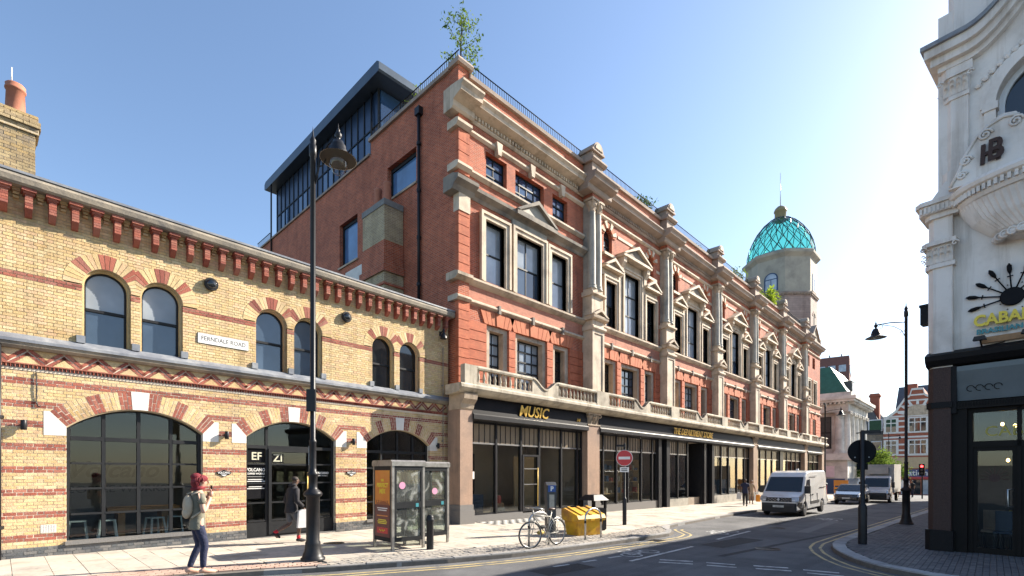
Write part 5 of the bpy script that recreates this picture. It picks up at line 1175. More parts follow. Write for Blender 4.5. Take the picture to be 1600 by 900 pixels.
# lettering, sunburst and lamps on the wall
text('lettering','CABANA',.36,'sign_yellow',RB,(.68,-.12,5.24),ext=.035,align='LEFT',bold=.012,sx=.86); text('lettering','BRASILIAN BAR',.16,'sign_teal',RB,(.72,-.06,5.06),ext=.012,align='LEFT',bold=.005,sx=1.05)
SB=MB().lathe([(.21,0),(.21,.03),(.19,.04)],24).xf(Matrix.Translation((1.33,-.03,5.82))@Matrix.Rotation(PI/2,4,'X')).build('sunburst_disc','black_paint',RB)
for k in range(8):
    a=R(192-24.5*k); c_=Vector((1.33,-.05,5.82)); d_=Vector((math.cos(a),0,math.sin(a))); L=.78+.04*(k%2)
    mb=MB().tube([c_+d_*.18,c_+d_*(L-.22)],.016,6).tube([c_+d_*(L-.24),c_+d_*(L-.16),c_+d_*(L-.06),c_+d_*L],[.018,.045,.045,.012],8)
    n_=Vector((-d_.z,0,d_.x)); mb.tube([c_+d_*(L-.30)-n_*.05,c_+d_*(L-.30)+n_*.05],.014,5); mb.build('sunburst_ray','black_paint',SB)
mb=MB()
for i in range(5):
    for j in range(5):
        if (i+j)%2: mb.ball((1.13+i*.12,-.012,5.55+j*.14),.014,.012,.014,6,4)
stuff(mb.build('sign_studs','black_metal',RB))
MB().box(.82,2.3,-.10,-.03,4.82,4.96).build('wooden_sign','timber',RB)
for x in (.82,1.62):
    mb=MB().prism([(x-.12,4.86),(x+.12,4.86),(x+.09,4.95),(x-.09,4.95)],-.42,-.26).bar((x,-.3,4.88),(x,-.05,4.74),.03); mb.build('floodlight','black_metal',RB)
MB().box(-.36,-.20,.0,.3,5.55,6.0).box(-.38,-.19,-.02,.32,6.0,6.06).build('sounder_box','granite_black',RB)
MB().tube([(-.19,-.16,4.62),(.27,-.17,4.62),(.33,-.1,4.55),(.5,-.06,4.72),(1.2,-.03,4.8)],.012,5).build('wall_cable','black_metal',RB)
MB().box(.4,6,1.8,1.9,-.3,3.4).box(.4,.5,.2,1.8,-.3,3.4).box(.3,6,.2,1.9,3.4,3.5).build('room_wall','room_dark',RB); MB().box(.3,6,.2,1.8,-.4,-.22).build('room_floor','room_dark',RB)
# long wing of the corner building down the street
MB().box(.5,6,.5,4,4.4,13.1).build('corner_block','stucco',RB)
M=RB.matrix_basis.inverted() if False else None
wing=MB()
a_=R(-97); inv=lambda X,Y:((X-16.5)*math.cos(a_)+(Y-1.0)*math.sin(a_),-(X-16.5)*math.sin(a_)+(Y-1.0)*math.cos(a_))
q=[inv(*p) for p in ((19.2,.9),(69,.3),(69,-11),(20.5,-11))]
wing.prism(q,-1.2,10.15,'z').build('street_wing','stucco',RB)
for x,y,c,lab in ((.85,1.2,'granite_pink','brown chair glimpsed inside the bar door'),(1.10,1.0,'panel_navy','dark blue chair glimpsed inside the bar door'),(1.32,1.25,'sign_yellow','yellow chair glimpsed inside the bar door')):
    q=Vector((x,y,0)); q.rotate(Matrix.Rotation(a_,3,'Z')); t=thing('bar_chair',lab,'chair',(16.5+q.x,1.0+q.y,-.22),a_,'chairs inside the bar')
    MB().box(-.2,.2,-.2,.2,.45,.5).build('seat',c,t); MB().box(-.2,.2,.17,.21,.5,1.0).build('backrest',c,t)
    for i in (-1,1):
        for j in (-1,1): MB().box(i*.17-.02,i*.17+.02,j*.17-.02,j*.17+.02,0,.45).build('leg','black_metal',t)
q=Vector((1.05,1.0,0)); q.rotate(Matrix.Rotation(a_,3,'Z'))
for k,(dx,z,lab) in enumerate(((0,2.95,'left of two warm lamps in the light over the bar door'),(.22,2.9,'right of two warm lamps in the light over the bar door'),(.1,2.05,'lowest warm lamp inside, behind the bar door glass'))):
    t=thing('bar_lamp',lab,'lamp',(16.5+q.x+.03*k,1.0+q.y-dx,z),0,'warm pendant lamps inside the bar'); MB().ball((0,0,0),.035,.035,.045,10,6).build('bulb','bulb_glow',t); MB().tube([(0,0,.04),(0,0,3.4-z)],.006,5).build('cord','black_metal',t)
# ------------------------------------------------------------------ buildings at the far end of the street
mat('portland',(.64,.61,.55),(.54,.51,.46),rough=.8,scale=.8,bump=.15,bscale=10,stain=(.28,.265,.24),sscale=.35); mat('green_tile',(.035,.13,.085),(.025,.095,.06),rough=.5,scale=2,bump=.3,bscale=6)
mat('hoarding_navy',(.03,.075,.16),(.025,.06,.13),rough=.5); mat('sign_pink',(.70,.55,.58),(.6,.48,.5),rough=.5); mat('pink_letter',(.45,.06,.2),(.4,.05,.18),rough=.5)
BK=thing('columned_bank','grey stone columned bank building with green tiled roof at the far junction','building',(79,14,-1.3),0,None,(79,14,-1.3))
x0,y0,x1,y1=79,14,93,26
MB().box(x0,x1,y0,y1,-2,3.4).build('base_storey','portland',BK); MB().box(x0-.5,x1,y0-.5,y1,3.4,4.3).build('base_cornice','portland',BK); MB().box(x0+.7,x1,y0+.7,y1,4.3,10.2).build('inner_wall','portland',BK)
colb=MB().lathe([(.72,0),(.74,.15),(.62,.25),(.58,.5),(.56,3),(.48,5.2),(.52,5.3),(.66,5.45),(.66,5.6)],16).mesh('column','portland')
for i in range(5): inst(colb,'column',BK,(x0+1.0+i*3,y0+.4,4.3))
for i in range(3): inst(colb,'column',BK,(x0+.4,y0+1.0+2.2*i+(2.2 if i else 0),4.3))
vol=MB()
for i in range(5):
    for s_ in (-.55,.55): vol.tube([(x0+1.0+i*3+s_+.2*math.cos(t),y0-.25,9.75+.2*math.sin(t)) for t in [2*PI*k/9 for k in range(10)]],.08,5)
stuff(vol.build('scroll_capitals','portland',BK))
MB().box(x0-.1,x1,y0-.1,y1,9.9,11.2).build('entablature','portland',BK); MB().box(x0-.9,x1,y0-.9,y1,11.2,11.5).box(x0-1.1,x1,y0-1.1,y1,11.5,11.9).box(x0-.5,x1,y0-.5,y1,11.9,12.5).build('cornice','portland',BK)
mo=MB()
for i in range(24): mo.box(x0-.7,x0-.1,y0+.2+i*.5,y0+.45+i*.5,10.95,11.2)
for i in range(28): mo.box(x0+.2+i*.5,x0+.45+i*.5,y0-.7,y0-.1,10.95,11.2)
stuff(mo.build('modillions','portland',BK))
MB().add([(x0,y0,12.5),(x1,y0,12.5),(x1,y1,12.5),(x0,y1,12.5),(x0+2.5,y0+2.5,16.6),(x1-2.5,y0+2.5,16.6),(x1-2.5,y1-2.5,16.6),(x0+2.5,y1-2.5,16.6)],[(0,1,5,4),(1,2,6,5),(2,3,7,6),(3,0,4,7),(4,5,6,7)]).build('roof','green_tile',BK)
MB().box(x0+4,x0+6.2,y0+.2,y0+2.5,12.5,14.6).build('dormer','slate',BK); MB().box(x0+4.2,x0+6.0,y0+.15,y0+.2,12.8,14.3).build('dormer_window','white_frame',BK)
for i in range(3): 
    f=MB().box(x0+.62,x0+.7,y0+2.0+i*3.3,y0+3.3+i*3.3,5,9.4).build('window','frame_black',BK); MB().box(x0+.58,x0+.62,y0+2.1+i*3.3,y0+3.2+i*3.3,5.1,7.1).build('pane','room_dark',f); MB().box(x0+.58,x0+.62,y0+2.1+i*3.3,y0+3.2+i*3.3,7.3,9.3).build('pane','room_dark',f)
for i in range(4): MB().box(x0+1.9+i*3,x0+3.1+i*3,y0+.64,y0+.7,4.8,9.2).build('window','pane_dark',BK)
MB().box(x0-.08,x0,y0+.3,y1,-2,.9).box(x0+.2,x1,y0-.08,y0,-2,.9).build('hoarding','hoarding_navy',BK); MB().box(x0-.1,x0,y0+1.5,y0+9,1.1,2.6).build('shop_sign','sign_pink',BK)
TB_=thing('brick_tower_block','brown brick tower block far behind the green roof','building',(178,38,-3),R(8)); MB().box(-6,6,-7,7,0,39).build('wall','stone_brown',TB_)
mat('brown_brick',(.20,.10,.085),(.16,.08,.07),rough=.9); TB_.children[0].data.materials[0]=MT['brown_brick']
for i in range(5): MB().box(-6.15,-6,-6.2+i*2.6,-4.4+i*2.6,34.4,36.4).build('window','pane_sky',TB_)
for i in range(4): MB().box(-5+i*2.8,-3.2+i*2.8,-7.15,-7,34.4,36.4).build('window','pane_sky',TB_)
for i in range(4): MB().bar((-4,-5+i*3,39),(-4,-5+i*3,40),.3).build('roof_mast','frame_black',TB_)
# red and white striped Dutch gable with the bank branch
mat('gable_red',(.34,.11,.065),(.27,.085,.05),rough=.85,scale=2); mat('gable_white',(.68,.66,.62),(.58,.56,.53),rough=.7,scale=1.5); mat('branch_blue',(.02,.045,.16),(.02,.04,.13),rough=.4); mat('branch_red',(.42,.03,.04),(.36,.02,.03),rough=.4); mat('sand_stone',(.52,.39,.24),(.45,.33,.20),rough=.8)
GX=120.; GH=thing('striped_gable_building','red and white striped gabled building with a blue shop sign across the junction','building',(GX,9,G(GX)-.2),0,None,(GX,9,0)); GH.location=(GX,9,0)
zb=G(GX)-.3
yl,yr_,yc=15.4,3.0,10.2
gab=[(yl,zb),(yl,12.0),(yl-.3,12.4),(13.6,13.6),(12.6,15.2),(12.1,16.0),(11.4,16.4),(11.1,17.6),(9.4,17.6),(9.1,16.4),(8.4,16.0),(7.9,15.2),(6.9,13.6),(5.3,12.4),(yr_,12.0),(yr_,zb)]
MB().prism(gab,GX,GX+8,'x').build('wall','gable_red',GH)
for k,z in enumerate((4.9,5.8,6.9,8.3,9.2,10.3,11.4,12.3)): MB().box(GX-.06,GX,yr_,yl,z,z+.32).build('stone_band','gable_white',GH)
for z,hw in ((13.2,3.4),(14.2,2.7),(15.2,2.1),(16.2,1.2)): MB().box(GX-.06,GX,yc-hw,yc+hw,z,z+.28).build('stone_band','gable_white',GH)
MB().prism([(a,b) for a,b in gab[1:15]]+[(yc+(a-yc)*.93,b-.35) for a,b in gab[1:15]][::-1],GX-.15,GX+.3,'x').build('gable_coping','gable_white',GH)
MB().prism([(yc+2.0*math.cos(t),12.5+2.0*math.sin(t)) for t in [PI*k/14 for k in range(15)]],GX-.1,GX,'x').build('fan_light','stone',GH)
for k in range(7):
    t=PI*(k+.5)/7; t0,t1=t-.11,t+.11; MB().prism([(yc+q*math.cos(s_),12.5+q*math.sin(s_)) for q,s_ in ((2.05,t0),(2.05,t1),(3.0,t1*.5+t*.5),(3.0,t0*.5+t*.5))],GX-.12,GX,'x').build('arch_stone','gable_white',GH)
for z0 in (5.0,9.2):
    for yy,n in ((yc,3),(yc+4.0,2),(yc-4.0,2)):
        w2=.85*n/2+.3
        f=MB().box(GX-.12,GX,yy-w2,yy+w2,z0,z0+3.0).build('window','gable_white',GH)
        for i in range(n):
            for a,b in ((.3,1.9),(2.1,2.75)): MB().box(GX-.14,GX-.12,yy-w2+.3+i*.85+.08,yy-w2+.3+i*.85+.77,z0+a,z0+b).build('pane','pane_dark',f)
MB().box(GX-.25,GX,yr_,yl,zb+5.2,4.6).build('fascia_band','sand_stone',GH); MB().box(GX-.3,GX,yr_,yl-2.4,zb+3.3,zb+5.0).build('shop_sign','branch_blue',GH); MB().box(GX-.33,GX-.3,yr_,yl-2.4,zb+3.2,zb+3.6).build('sign_strip','branch_red',GH)
text('lettering','Nationwide',1.45,'gable_white',GH,(GX-.32,9.3,zb+3.85),rot=(PI/2,0,-PI/2),ext=.02,bold=.02)
for i in range(6): f=MB().box(GX-.05,GX,yr_+.4+i*1.6,yr_+1.7+i*1.6,zb+.3,zb+3.0).build('shop_window','pane_sky' if i%2 else 'pane_dark',GH)
# dark slate houses between the bank and the gable
SH=thing('slate_roofed_house','dark slate roofed house with tall brick chimney left of the striped gable','building',(128,22,0),0,None,(128,22,0))
MB().box(126,140,15.6,27,-3.2,9.5).build('wall','stained_stone',SH); MB().prism([(15.6,9.5),(27,9.5),(24.5,16.8),(19,16.8)],125.8,140,'x').build('roof','slate',SH)
MB().box(127,128.6,17.0,18.6,12,18.2).box(126.8,128.8,16.8,18.8,17.5,17.9).build('chimney','gable_red',SH); MB().box(125.2,126,16.2,18.6,10.2,12.6).build('dormer','white_frame',SH); MB().box(125.15,125.2,16.4,18.4,10.4,12.4).build('dormer_pane','pane_dark',SH)
for i in range(4): f=MB().box(125.9,126,16.4+i*2.6,18.2+i*2.6,5.5,8.2).build('window','white_frame',SH); MB().box(125.85,125.9,16.6+i*2.6,18.0+i*2.6,5.7,8.0).build('pane','pane_dark',f)
SH2=thing('pitched_roof_terrace','slate roofed brick terrace behind the striped gable','building',(140,6,0),0,None,(140,6,0))
MB().box(134,150,-8,15.4,-3.5,13).build('wall','gable_red',SH2); MB().prism([(134,13),(150,13),(142,21)],-8,15.4,'y').build('roof','slate',SH2); MB().box(134.5,136,11.5,13.4,15,20.5).build('chimney','gable_red',SH2)
# ------------------------------------------------------------------ street furniture
mat('sign_white_enamel',(.85,.80,.70),(.75,.70,.6),rough=.4)
def lamp_head(t,x,y,z):
    MB().lathe([(.05,.52),(.075,.46),(.05,.42),(.03,.36),(.10,.34),(.13,.26),(.15,.25),(.15,.18),(.17,.17),(.17,.10),(.19,.06),(.35,-.02),(.37,-.03)],24,(x,y)).xf(Matrix.Translation((0,0,z))).build('lamp_shade','black_metal',t)
    MB().lathe([(.362,-.032),(.20,.03),(.001,.06)],24,(x,y),cap=False).xf(Matrix.Translation((0,0,z))).build('reflector','sign_white_enamel',t)
    MB().lathe([(.185,.02),(.19,-.06),(.175,-.16),(.13,-.27),(.07,-.33),(.001,-.35)],20,(x,y),cap=False).xf(Matrix.Translation((0,0,z))).build('lens','glass_clear',t)
    MB().lathe([(.02,.52),(.035,.56),(.012,.62),(.001,.72)],10,(x,y)).xf(Matrix.Translation((0,0,z))).build('lamp_finial','black_metal',t)
def column(t,h_,rb=.13,rt=.053):
    MB().lathe([(.24,0),(.24,.05),(.21,.07),(.19,.14),(.165,.2),(.15,.32),(.15,.36),(rb,.40),(rb,1.30),(.17,1.32),(.19,1.36),(.17,1.40),(.10,1.46),(.085,1.5),(.085,1.72),(.11,1.74),(.11,1.79),(.08,1.82),(rt+.012,1.9),(rt+.012,2.4),(rt+.02,2.42),(rt+.02,2.46),(rt,2.48),(rt,h_-.45),(rt+.02,h_-.43),(rt+.02,h_-.22),(.05,h_-.2),(.065,h_-.12),(.04,h_-.06),(.02,h_-.02),(.001,h_+.18)],20).build('post','black_metal',t)
    for i in range(8): MB().ball((.2*math.cos(PI*i/4),.2*math.sin(PI*i/4),.03),.035,.035,.03,6,4).build('base_bolt','black_metal',t)
L1=thing('street_lamp','tall black street lamp on the pavement before the cafe door','street lamp',(4.49,10.06,G(4.49)),R(-45),'street lamps'); column(L1,8.75)
MB().tube([(.04,0,7.75),(.10,0,8.0),(.14,0,8.25),(.30,0,8.55),(.49,0,8.72)],.024,8).tube([(.08,0,8.1+.0),(.2,0,8.12),(.26,0,8.25),(.18,0,8.33),(.12,0,8.25)],.014,6).build('bracket_arm','black_metal',L1); lamp_head(L1,.52,0,8.28)
MB().box(-.09,.09,-.12,-.05,3.05,3.5).build('junction_box','black_metal',L1); MB().box(-.07,-.065,-.04,.04,1.95,2.35).build('notice_strip','plate_white',L1)
L2=thing('street_lamp','tall black street lamp with swan arm on the corner pavement right','street lamp',(25.1,2.49,G(25)),R(90),'street lamps'); column(L2,8.7)
MB().tube([(.03,0,8.05),(.5,0,8.12),(1.0,0,8.12)],.022,8).tube([(.04,0,7.5),(.15,0,7.75),(.4,0,7.95),(.75,0,8.08)],.014,6).tube([(.1+.09*math.cos(q),0,7.62+.09*math.sin(q)) for q in [2*PI*k/10 for k in range(9)]],.011,5).tube([(.82+.07*math.cos(q),0,8.02+.07*math.sin(q)) for q in [2*PI*k/10 for k in range(9)]],.011,5).build('bracket_arm','black_metal',L2); lamp_head(L2,.98,0,7.62)
L3=thing('street_lamp','distant black street lamp at the far end of the store pavement','street lamp',(47.1,9.9,G(47)),R(-90),'street lamps'); column(L3,8.0)
MB().tube([(.03,0,7.3),(.5,0,7.4),(1.1,0,7.42)],.022,8).build('bracket_arm','black_metal',L3); lamp_head(L3,1.1,0,6.95)
L4=thing('street_lamp','farthest street lamp before the striped gable building','street lamp',(112,13.6,G(112)),R(-90),'street lamps'); column(L4,11); MB().tube([(.03,0,10.3),(1.6,0,10.5)],.05,8).build('bracket_arm','black_metal',L4); lamp_head(L4,1.6,0,9.9)
# no entry sign
m_=R(180+20)
NE=thing('no_entry_sign','red no entry sign on a black post by the kerb','road sign',(16.18,9.85,G(16)),R(-65))
MB().lathe([(.075,0),(.075,.95),(.06,1.0),(.04,1.02),(.04,3.0),(.03,3.03)],14).build('post','black_metal',NE)
mat('sign_red',(.55,.03,.035),(.48,.025,.03),rough=.35); mat('sign_white',(.78,.77,.75),(.72,.71,.69),rough=.4)
sd_=MB().lathe([(.30,0),(.30,.012)],32).xf(Matrix.Translation((0,-.05,2.48))@Matrix.Rotation(PI/2,4,'X')).build('sign_rim','sign_white',NE)
MB().lathe([(.285,.012),(.285,.016)],32).xf(Matrix.Translation((0,-.05,2.48))@Matrix.Rotation(PI/2,4,'X')).build('sign_face','sign_red',NE); MB().box(-.21,.21,-.072,-.066,2.43,2.53).build('white_bar','sign_white',NE)
MB().box(-.16,.16,-.06,-.045,1.96,2.14).build('sub_plate','sign_white',NE)
for z in (2.08,2.02): MB().box(-.11,.11,-.0625,-.06,z-.015,z+.015).build('plate_text','plate_black',NE)
MB().box(-.28,.05,-.16,.02,2.90,2.97).build('sign_light','black_metal',NE)
# sign seen from behind on the corner pavement
SB_=thing('road_sign_back','back of a round road sign on a thick black post at the corner','road sign',(16.38,2.56,G(16)),R(-70))
MB().lathe([(.10,0),(.105,.05),(.105,1.0),(.09,1.06),(.055,1.12),(.055,3.05),(.03,3.1)],16).build('post','black_metal',SB_)
MB().lathe([(.33,0),(.33,.015),(.31,.018)],36).xf(Matrix.Translation((0,.09,2.52))@Matrix.Rotation(PI/2,4,'X')).build('sign_disc','black_paint',SB_)
for s_ in (-.16,.16): MB().ball((s_,.07,2.36),.02,.012,.02,8,5).build('fixing_bolt','steel',SB_)
MB().box(-.02,.40,-.05,.08,3.0,3.09).bar((-.14,.02,3.02),(0,.02,3.04),.03).build('sign_light','black_metal',SB_); MB().box(-.13,.13,.04,.05,2.02,2.2).build('sub_plate','black_paint',SB_)
# bollard
BO=tag(MB().lathe([(.085,0),(.085,.66),(.10,.68),(.10,.72),(.085,.74),(.09,.78),(.06,.82),(.001,.83)],16).build('bollard','black_metal'),'black bollard standing in front of the phone boxes','bollard'); BO.location=(7.17,9.68,G(7.2))
# telephone kiosks
def kglass(name):
    m,nt,bs=newmat(name); nt.nodes.remove(bs)
    t=_n(nt,'ShaderNodeBsdfTransparent'); t.inputs[0].default_value=(.86,.9,.87,1); g=_n(nt,'ShaderNodeBsdfGlossy'); g.inputs['Roughness'].default_value=.03; d=_n(nt,'ShaderNodeBsdfDiffuse'); d.inputs[0].default_value=(.72,.71,.66,1)
    f=schlick(nt); m1=_n(nt,'ShaderNodeMixShader'); m2=_n(nt,'ShaderNodeMixShader')
    nt.links.new(f,m1.inputs[0]); nt.links.new(t.outputs[0],m1.inputs[1]); nt.links.new(g.outputs[0],m1.inputs[2])
    n=_n(nt,'ShaderNodeTexNoise'); n.inputs['Scale'].default_value=2.6; n.inputs['Detail'].default_value=7; n.inputs['Distortion'].default_value=1.6; nt.links.new(pos(nt),n.inputs['Vector'])
    r_=ramp(nt,n.outputs['Fac'],[(.04,.04,.04,.52),(.38,.38,.38,.72)]); nt.links.new(r_,m2.inputs[0]); nt.links.new(m1.outputs[0],m2.inputs[1]); nt.links.new(d.outputs[0],m2.inputs[2]); nt.links.new(m2.outputs[0],nt.nodes['Material Output'].inputs[0])
kglass('kiosk_glass')
mat('poster_orange',(.62,.16,.03),(.72,.30,.05),rough=.35,scale=2.5); mat('poster_dark',(.16,.035,.03),(.10,.02,.025),rough=.35,scale=3); mat('poster_red',(.55,.03,.03),(.5,.03,.03),rough=.35); mat('decal_pink',(.75,.35,.48),(.7,.3,.45),rough=.4); mat('kiosk_steel',(.42,.40,.37),(.32,.30,.28),rough=.4,metal=.7,scale=7,stain=(.2,.19,.17),sscale=5)
def kiosk(loc,rz,lab,ad):
    t=thing('phone_box',lab,'phone box',loc,rz,'telephone boxes'); w_=.90; h_=2.10
    for a in (0,1):
        for b in (0,1): MB().box(a*(w_-.06),a*(w_-.06)+.06,b*(w_-.06),b*(w_-.06)+.06,0,h_-.1).build('post','kiosk_steel',t)
    MB().prism([(-.02,h_-.12),(-.02,h_-.02),(.03,h_+.02),(w_-.03,h_+.02),(w_+.02,h_-.02),(w_+.02,h_-.12)],-.02,w_+.02,'x').build('roof','kiosk_steel',t)
    def frame(M,glass,nm,mid=True):
        fr=MB().box(.06,.12,0,.05,.2,h_-.12).box(w_-.12,w_-.06,0,.05,.2,h_-.12).box(.12,w_-.12,0,.05,h_-.22,h_-.12).box(.12,w_-.12,0,.05,.2,.30)
        if mid: fr.box(.12,w_-.12,0,.05,.98,1.13)
        o=fr.xf(M).build(nm,'frame_black',t)
        if glass:
            for a,b in ((.30,.98),(1.13,h_-.22)) if mid else ((.30,h_-.22),): MB().box(.11,w_-.11,.022,.028,a,b).xf(M).build('pane','kiosk_glass',o)
        return o
    fr=frame(Matrix.Identity(4),True,'front_panel'); frame(Matrix.Translation((0,w_-.05,0)),True,'back_panel'); frame(Matrix.Translation((w_,0,0))@Matrix.Rotation(PI/2,4,'Z'),True,'side_panel')
    lf=frame(Matrix.Translation((.05,0,0))@Matrix.Rotation(PI/2,4,'Z'),not ad,'advert_panel' if ad else 'side_panel',not ad)
    if ad:
        MB().box(-.004,.0,.11,w_-.11,1.06,h_-.22).build('poster','poster_orange',lf); MB().box(-.004,.0,.11,w_-.11,.30,1.06).build('poster_lower','poster_dark',lf)
        rt=(PI/2,0,-PI/2)
        for s_,sz,z,mt in (('THE',.07,1.62,'sign_yellow'),('PERFECT',.135,1.48,'sign_yellow'),('MIX',.16,1.33,'sign_yellow')): text('lettering',s_,sz,mt,lf,(-.006,w_/2,z),rot=rt,ext=.001,bold=.006,shear=.1)
        cw=MB()
        for i in range(15): cw.box(-.0055,-.004,.14+i*.04,.165+i*.04,1.06,1.10+.07*abs(math.sin(i*1.7)))
        stuff(cw.build('crowd_print','poster_dark',lf))
        for z,q,mt in ((.98,.24,'sign_white'),(.93,.20,'sign_white'),(.80,.25,'poster_orange'),(.70,.18,'sign_yellow'),(.66,.22,'sign_yellow'),(.62,.2,'sign_yellow')): MB().box(-.0055,-.004,w_/2-q,w_/2+q,z-.012,z+.012).build('poster_print',mt,lf)
        MB().box(-.0055,-.004,w_/2-.25,w_/2+.25,.38,.52).build('poster_badge','poster_red',lf); MB().tube([(-.007,w_/2-.13+i*.033,.45+.025*math.sin(i*1.9)) for i in range(9)],.009,4).build('poster_script','sign_yellow',lf)
    MB().box(.25,.68,.60,.84,.78,1.5).box(.3,.62,.55,.62,1.0,1.4).build('telephone','black_metal',t)
    MB().lathe([(.085,0),(.085,.003)],18).xf(Matrix.Translation((.28 if ad else .45,-.001+.02,1.52 if ad else 1.36))@Matrix.Rotation(PI/2,4,'X')).build('decal','decal_pink',t); MB().box(.64,.72,-.004,0,1.0,1.09).build('sticker','sign_teal',t)
kiosk((6.33,10.0,G(6.5)),R(-2),'left phone box with an orange poster on its side',True); kiosk((7.42,10.42,G(7.7)),R(-2),'right phone box set back behind the bollard',False)
# bicycle leaning by its stand
BI=thing('bicycle','old pale bicycle locked to a steel hoop near the kerb','bicycle',(9.55,8.12,G(9.5)),R(-1))
mat('tyre',(.02,.02,.02),(.03,.03,.03),rough=.85); mat('bike_paint',(.30,.29,.26),(.22,.21,.19),rough=.45,metal=.2); mat('saddle_brown',(.07,.035,.025),(.05,.025,.02),rough=.5); mat('bag_yellow',(.50,.36,.08),(.4,.28,.06),rough=.7)
def wheel(cx,rz,nm):
    M=Matrix.Translation((cx,0,.335))@Matrix.Rotation(rz,4,'Z'); ring_=lambda r_,q,n=36:MB().tube([(r_*math.cos(2*PI*k/n),0,r_*math.sin(2*PI*k/n)) for k in range(n+1)],q,6,cap=False).xf(M)
    o=ring_(.325,.016).build(nm,'tyre',BI); ring_(.300,.009).build('rim','steel',o)
    sp=MB()
    for k in range(20): a=2*PI*k/20; sp.bar((.02*math.cos(a+.6),.02*(-1)**k,.02*math.sin(a+.6)),(.30*math.cos(a),0,.30*math.sin(a)),.0035)
    stuff(sp.xf(M).build('spokes','steel',o)); MB().tube([(0,-.04,0),(0,.04,0)],.018,8).xf(M).build('hub','steel',o)
wheel(-.52,R(-14),'wheel'); wheel(.50,0,'wheel')
fr=MB(); H=(-.40,0,.86); HT=(-.43,0,.94); Sx=(.28,0,.86); BBx=(.08,0,.29); RW=(.50,0,.335)
for a,b in (((-.40,0,.80),(.24,0,.74)),((-.385,0,.76),BBx),(BBx,Sx)): fr.tube([a,b],.015,8)
for s_ in (-.05,.05): fr.tube([BBx,(RW[0],s_,RW[2])],.009,6).tube([(.245,0,.76),(RW[0],s_,RW[2])],.008,6)
fr.tube([HT,(-.375,0,.68)],.018,8); fr.build('frame','bike_paint',BI)
fk=MB()
for s_ in (-.045,.045): fk.tube([(-.39,s_*.6,.68),(-.45,s_,.52),(-.52,s_,.335)],.010,6)
fk.build('fork','bike_paint',BI); MB().tube([(-.43,0,.9),(-.44,0,.99),(-.48,0,1.0)],.012,6).tube([(-.30,-.26,.96),(-.46,-.22,1.0),(-.49,0,1.0),(-.46,.22,1.0),(-.30,.26,.96)],.012,8).build('handlebar','steel',BI)
MB().ball((.28,0,.93),.13,.07,.035,12,6).build('saddle','saddle_brown',BI); MB().tube([(.27,0,.85),(.28,0,.92)],.012,6).build('seat_post','steel',BI)
MB().lathe([(.085,-.006),(.085,.006)],20).xf(Matrix.Translation((.08,-.045,.29))@Matrix.Rotation(PI/2,4,'X')).build('chainring','steel',BI); MB().bar((.08,-.06,.29),(.0,-.07,.14),.018).bar((-.05,-.1,.13),(.05,-.1,.13),.03).build('crank','steel',BI); MB().bar((.08,.06,.29),(.16,.07,.44),.018).build('crank','steel',BI)
MB().tube([(.08,-.045,.375),(.5,-.045,.37)],.005,4).tube([(.08,-.045,.205),(.5,-.045,.30)],.005,4).build('chain','tyre',BI); MB().ball((-.12,.02,.36),.13,.06,.06,10,6).build('saddle_bag','bag_yellow',BI); MB().ball((-.08,0,.50),.14,.05,.05,10,6).build('lock_cover','tyre',BI)
MB().tube([(.5+.36*math.cos(t),0,.335+.36*math.sin(t)) for t in [R(20+14*k) for k in range(11)]],.012,4).build('mudguard','steel',BI)
def hoop(x,y,lab):
    t=thing('cycle_hoop',lab,'bike stand',(x,y,G(x)),R(-3),'steel cycle hoops'); MB().tube([(-.36,0,-.02),(-.36,0,.58)]+[(-.36*math.cos(q),0,.60+.26*math.sin(q)) for q in [PI*k/12 for k in range(1,12)]]+[(.36,0,.58),(.36,0,-.02)],.027,10).build('tube','steel',t)
    for s_ in (-.36,.36): MB().lathe([(.031,.46),(.031,.54)],10,(s_,0)).build('black_band','black_metal',t)
hoop(9.55,8.30,'steel cycle hoop behind the bicycle'); hoop(11.85,8.24,'steel cycle hoop in front of the yellow grit bin')
# yellow grit bin, litter bin, parking ticket machine
mat('bin_yellow',(.72,.40,.02),(.62,.33,.02),rough=.5,scale=4,stain=(.38,.16,.04),sscale=2.2)
GB=thing('grit_bin','yellow plastic grit bin with sloping lid by the kerb','grit bin',(12.5,9.05,G(12.5)),R(-12)); GB.scale=(.93,.93,.95)
def frus(x0,x1,y0,y1,z0,z1,e): return MB().add([(x0+e,y0+e,z0),(x1-e,y0+e,z0),(x1-e,y1-e,z0),(x0+e,y1-e,z0),(x0,y0,z1),(x1,y0,z1),(x1,y1,z1),(x0,y1,z1)],[(3,2,1,0),(4,5,6,7),(0,1,5,4),(1,2,6,5),(2,3,7,6),(3,0,4,7)])
frus(-.55,.55,-.36,.36,0,.56,.07).build('tub','bin_yellow',GB)
MB().prism([(-.40,.46),(-.43,.54),(-.36,.66),(.30,.86),(.42,.84),(.42,.56),(.38,.54),(.38,.46)],-.60,.60,'x').build('lid','bin_yellow',GB)
for s_ in (-.4,0,.4): MB().prism([(-.37,.665),(.30,.87),(.30,.90),(-.37,.69)],s_-.05,s_+.05,'x').build('lid_rib','bin_yellow',GB)
MB().box(-.08,.08,-.45,-.42,.48,.54).build('hasp','bin_yellow',GB)
LB=thing('litter_bin','black square litter bin with pitched top behind the grit bin','litter bin',(13.75,9.55,G(13.7)),R(-8))
MB().box(-.30,.30,-.30,.30,.03,.74).box(-.27,.27,-.27,.27,0,.05).build('body','black_paint',LB)
for a in (-1,1):
    for b in (-1,1): MB().box(a*.27-.035,a*.27+.035,b*.27-.035,b*.27+.035,.74,1.0).build('corner_post','black_paint',LB)
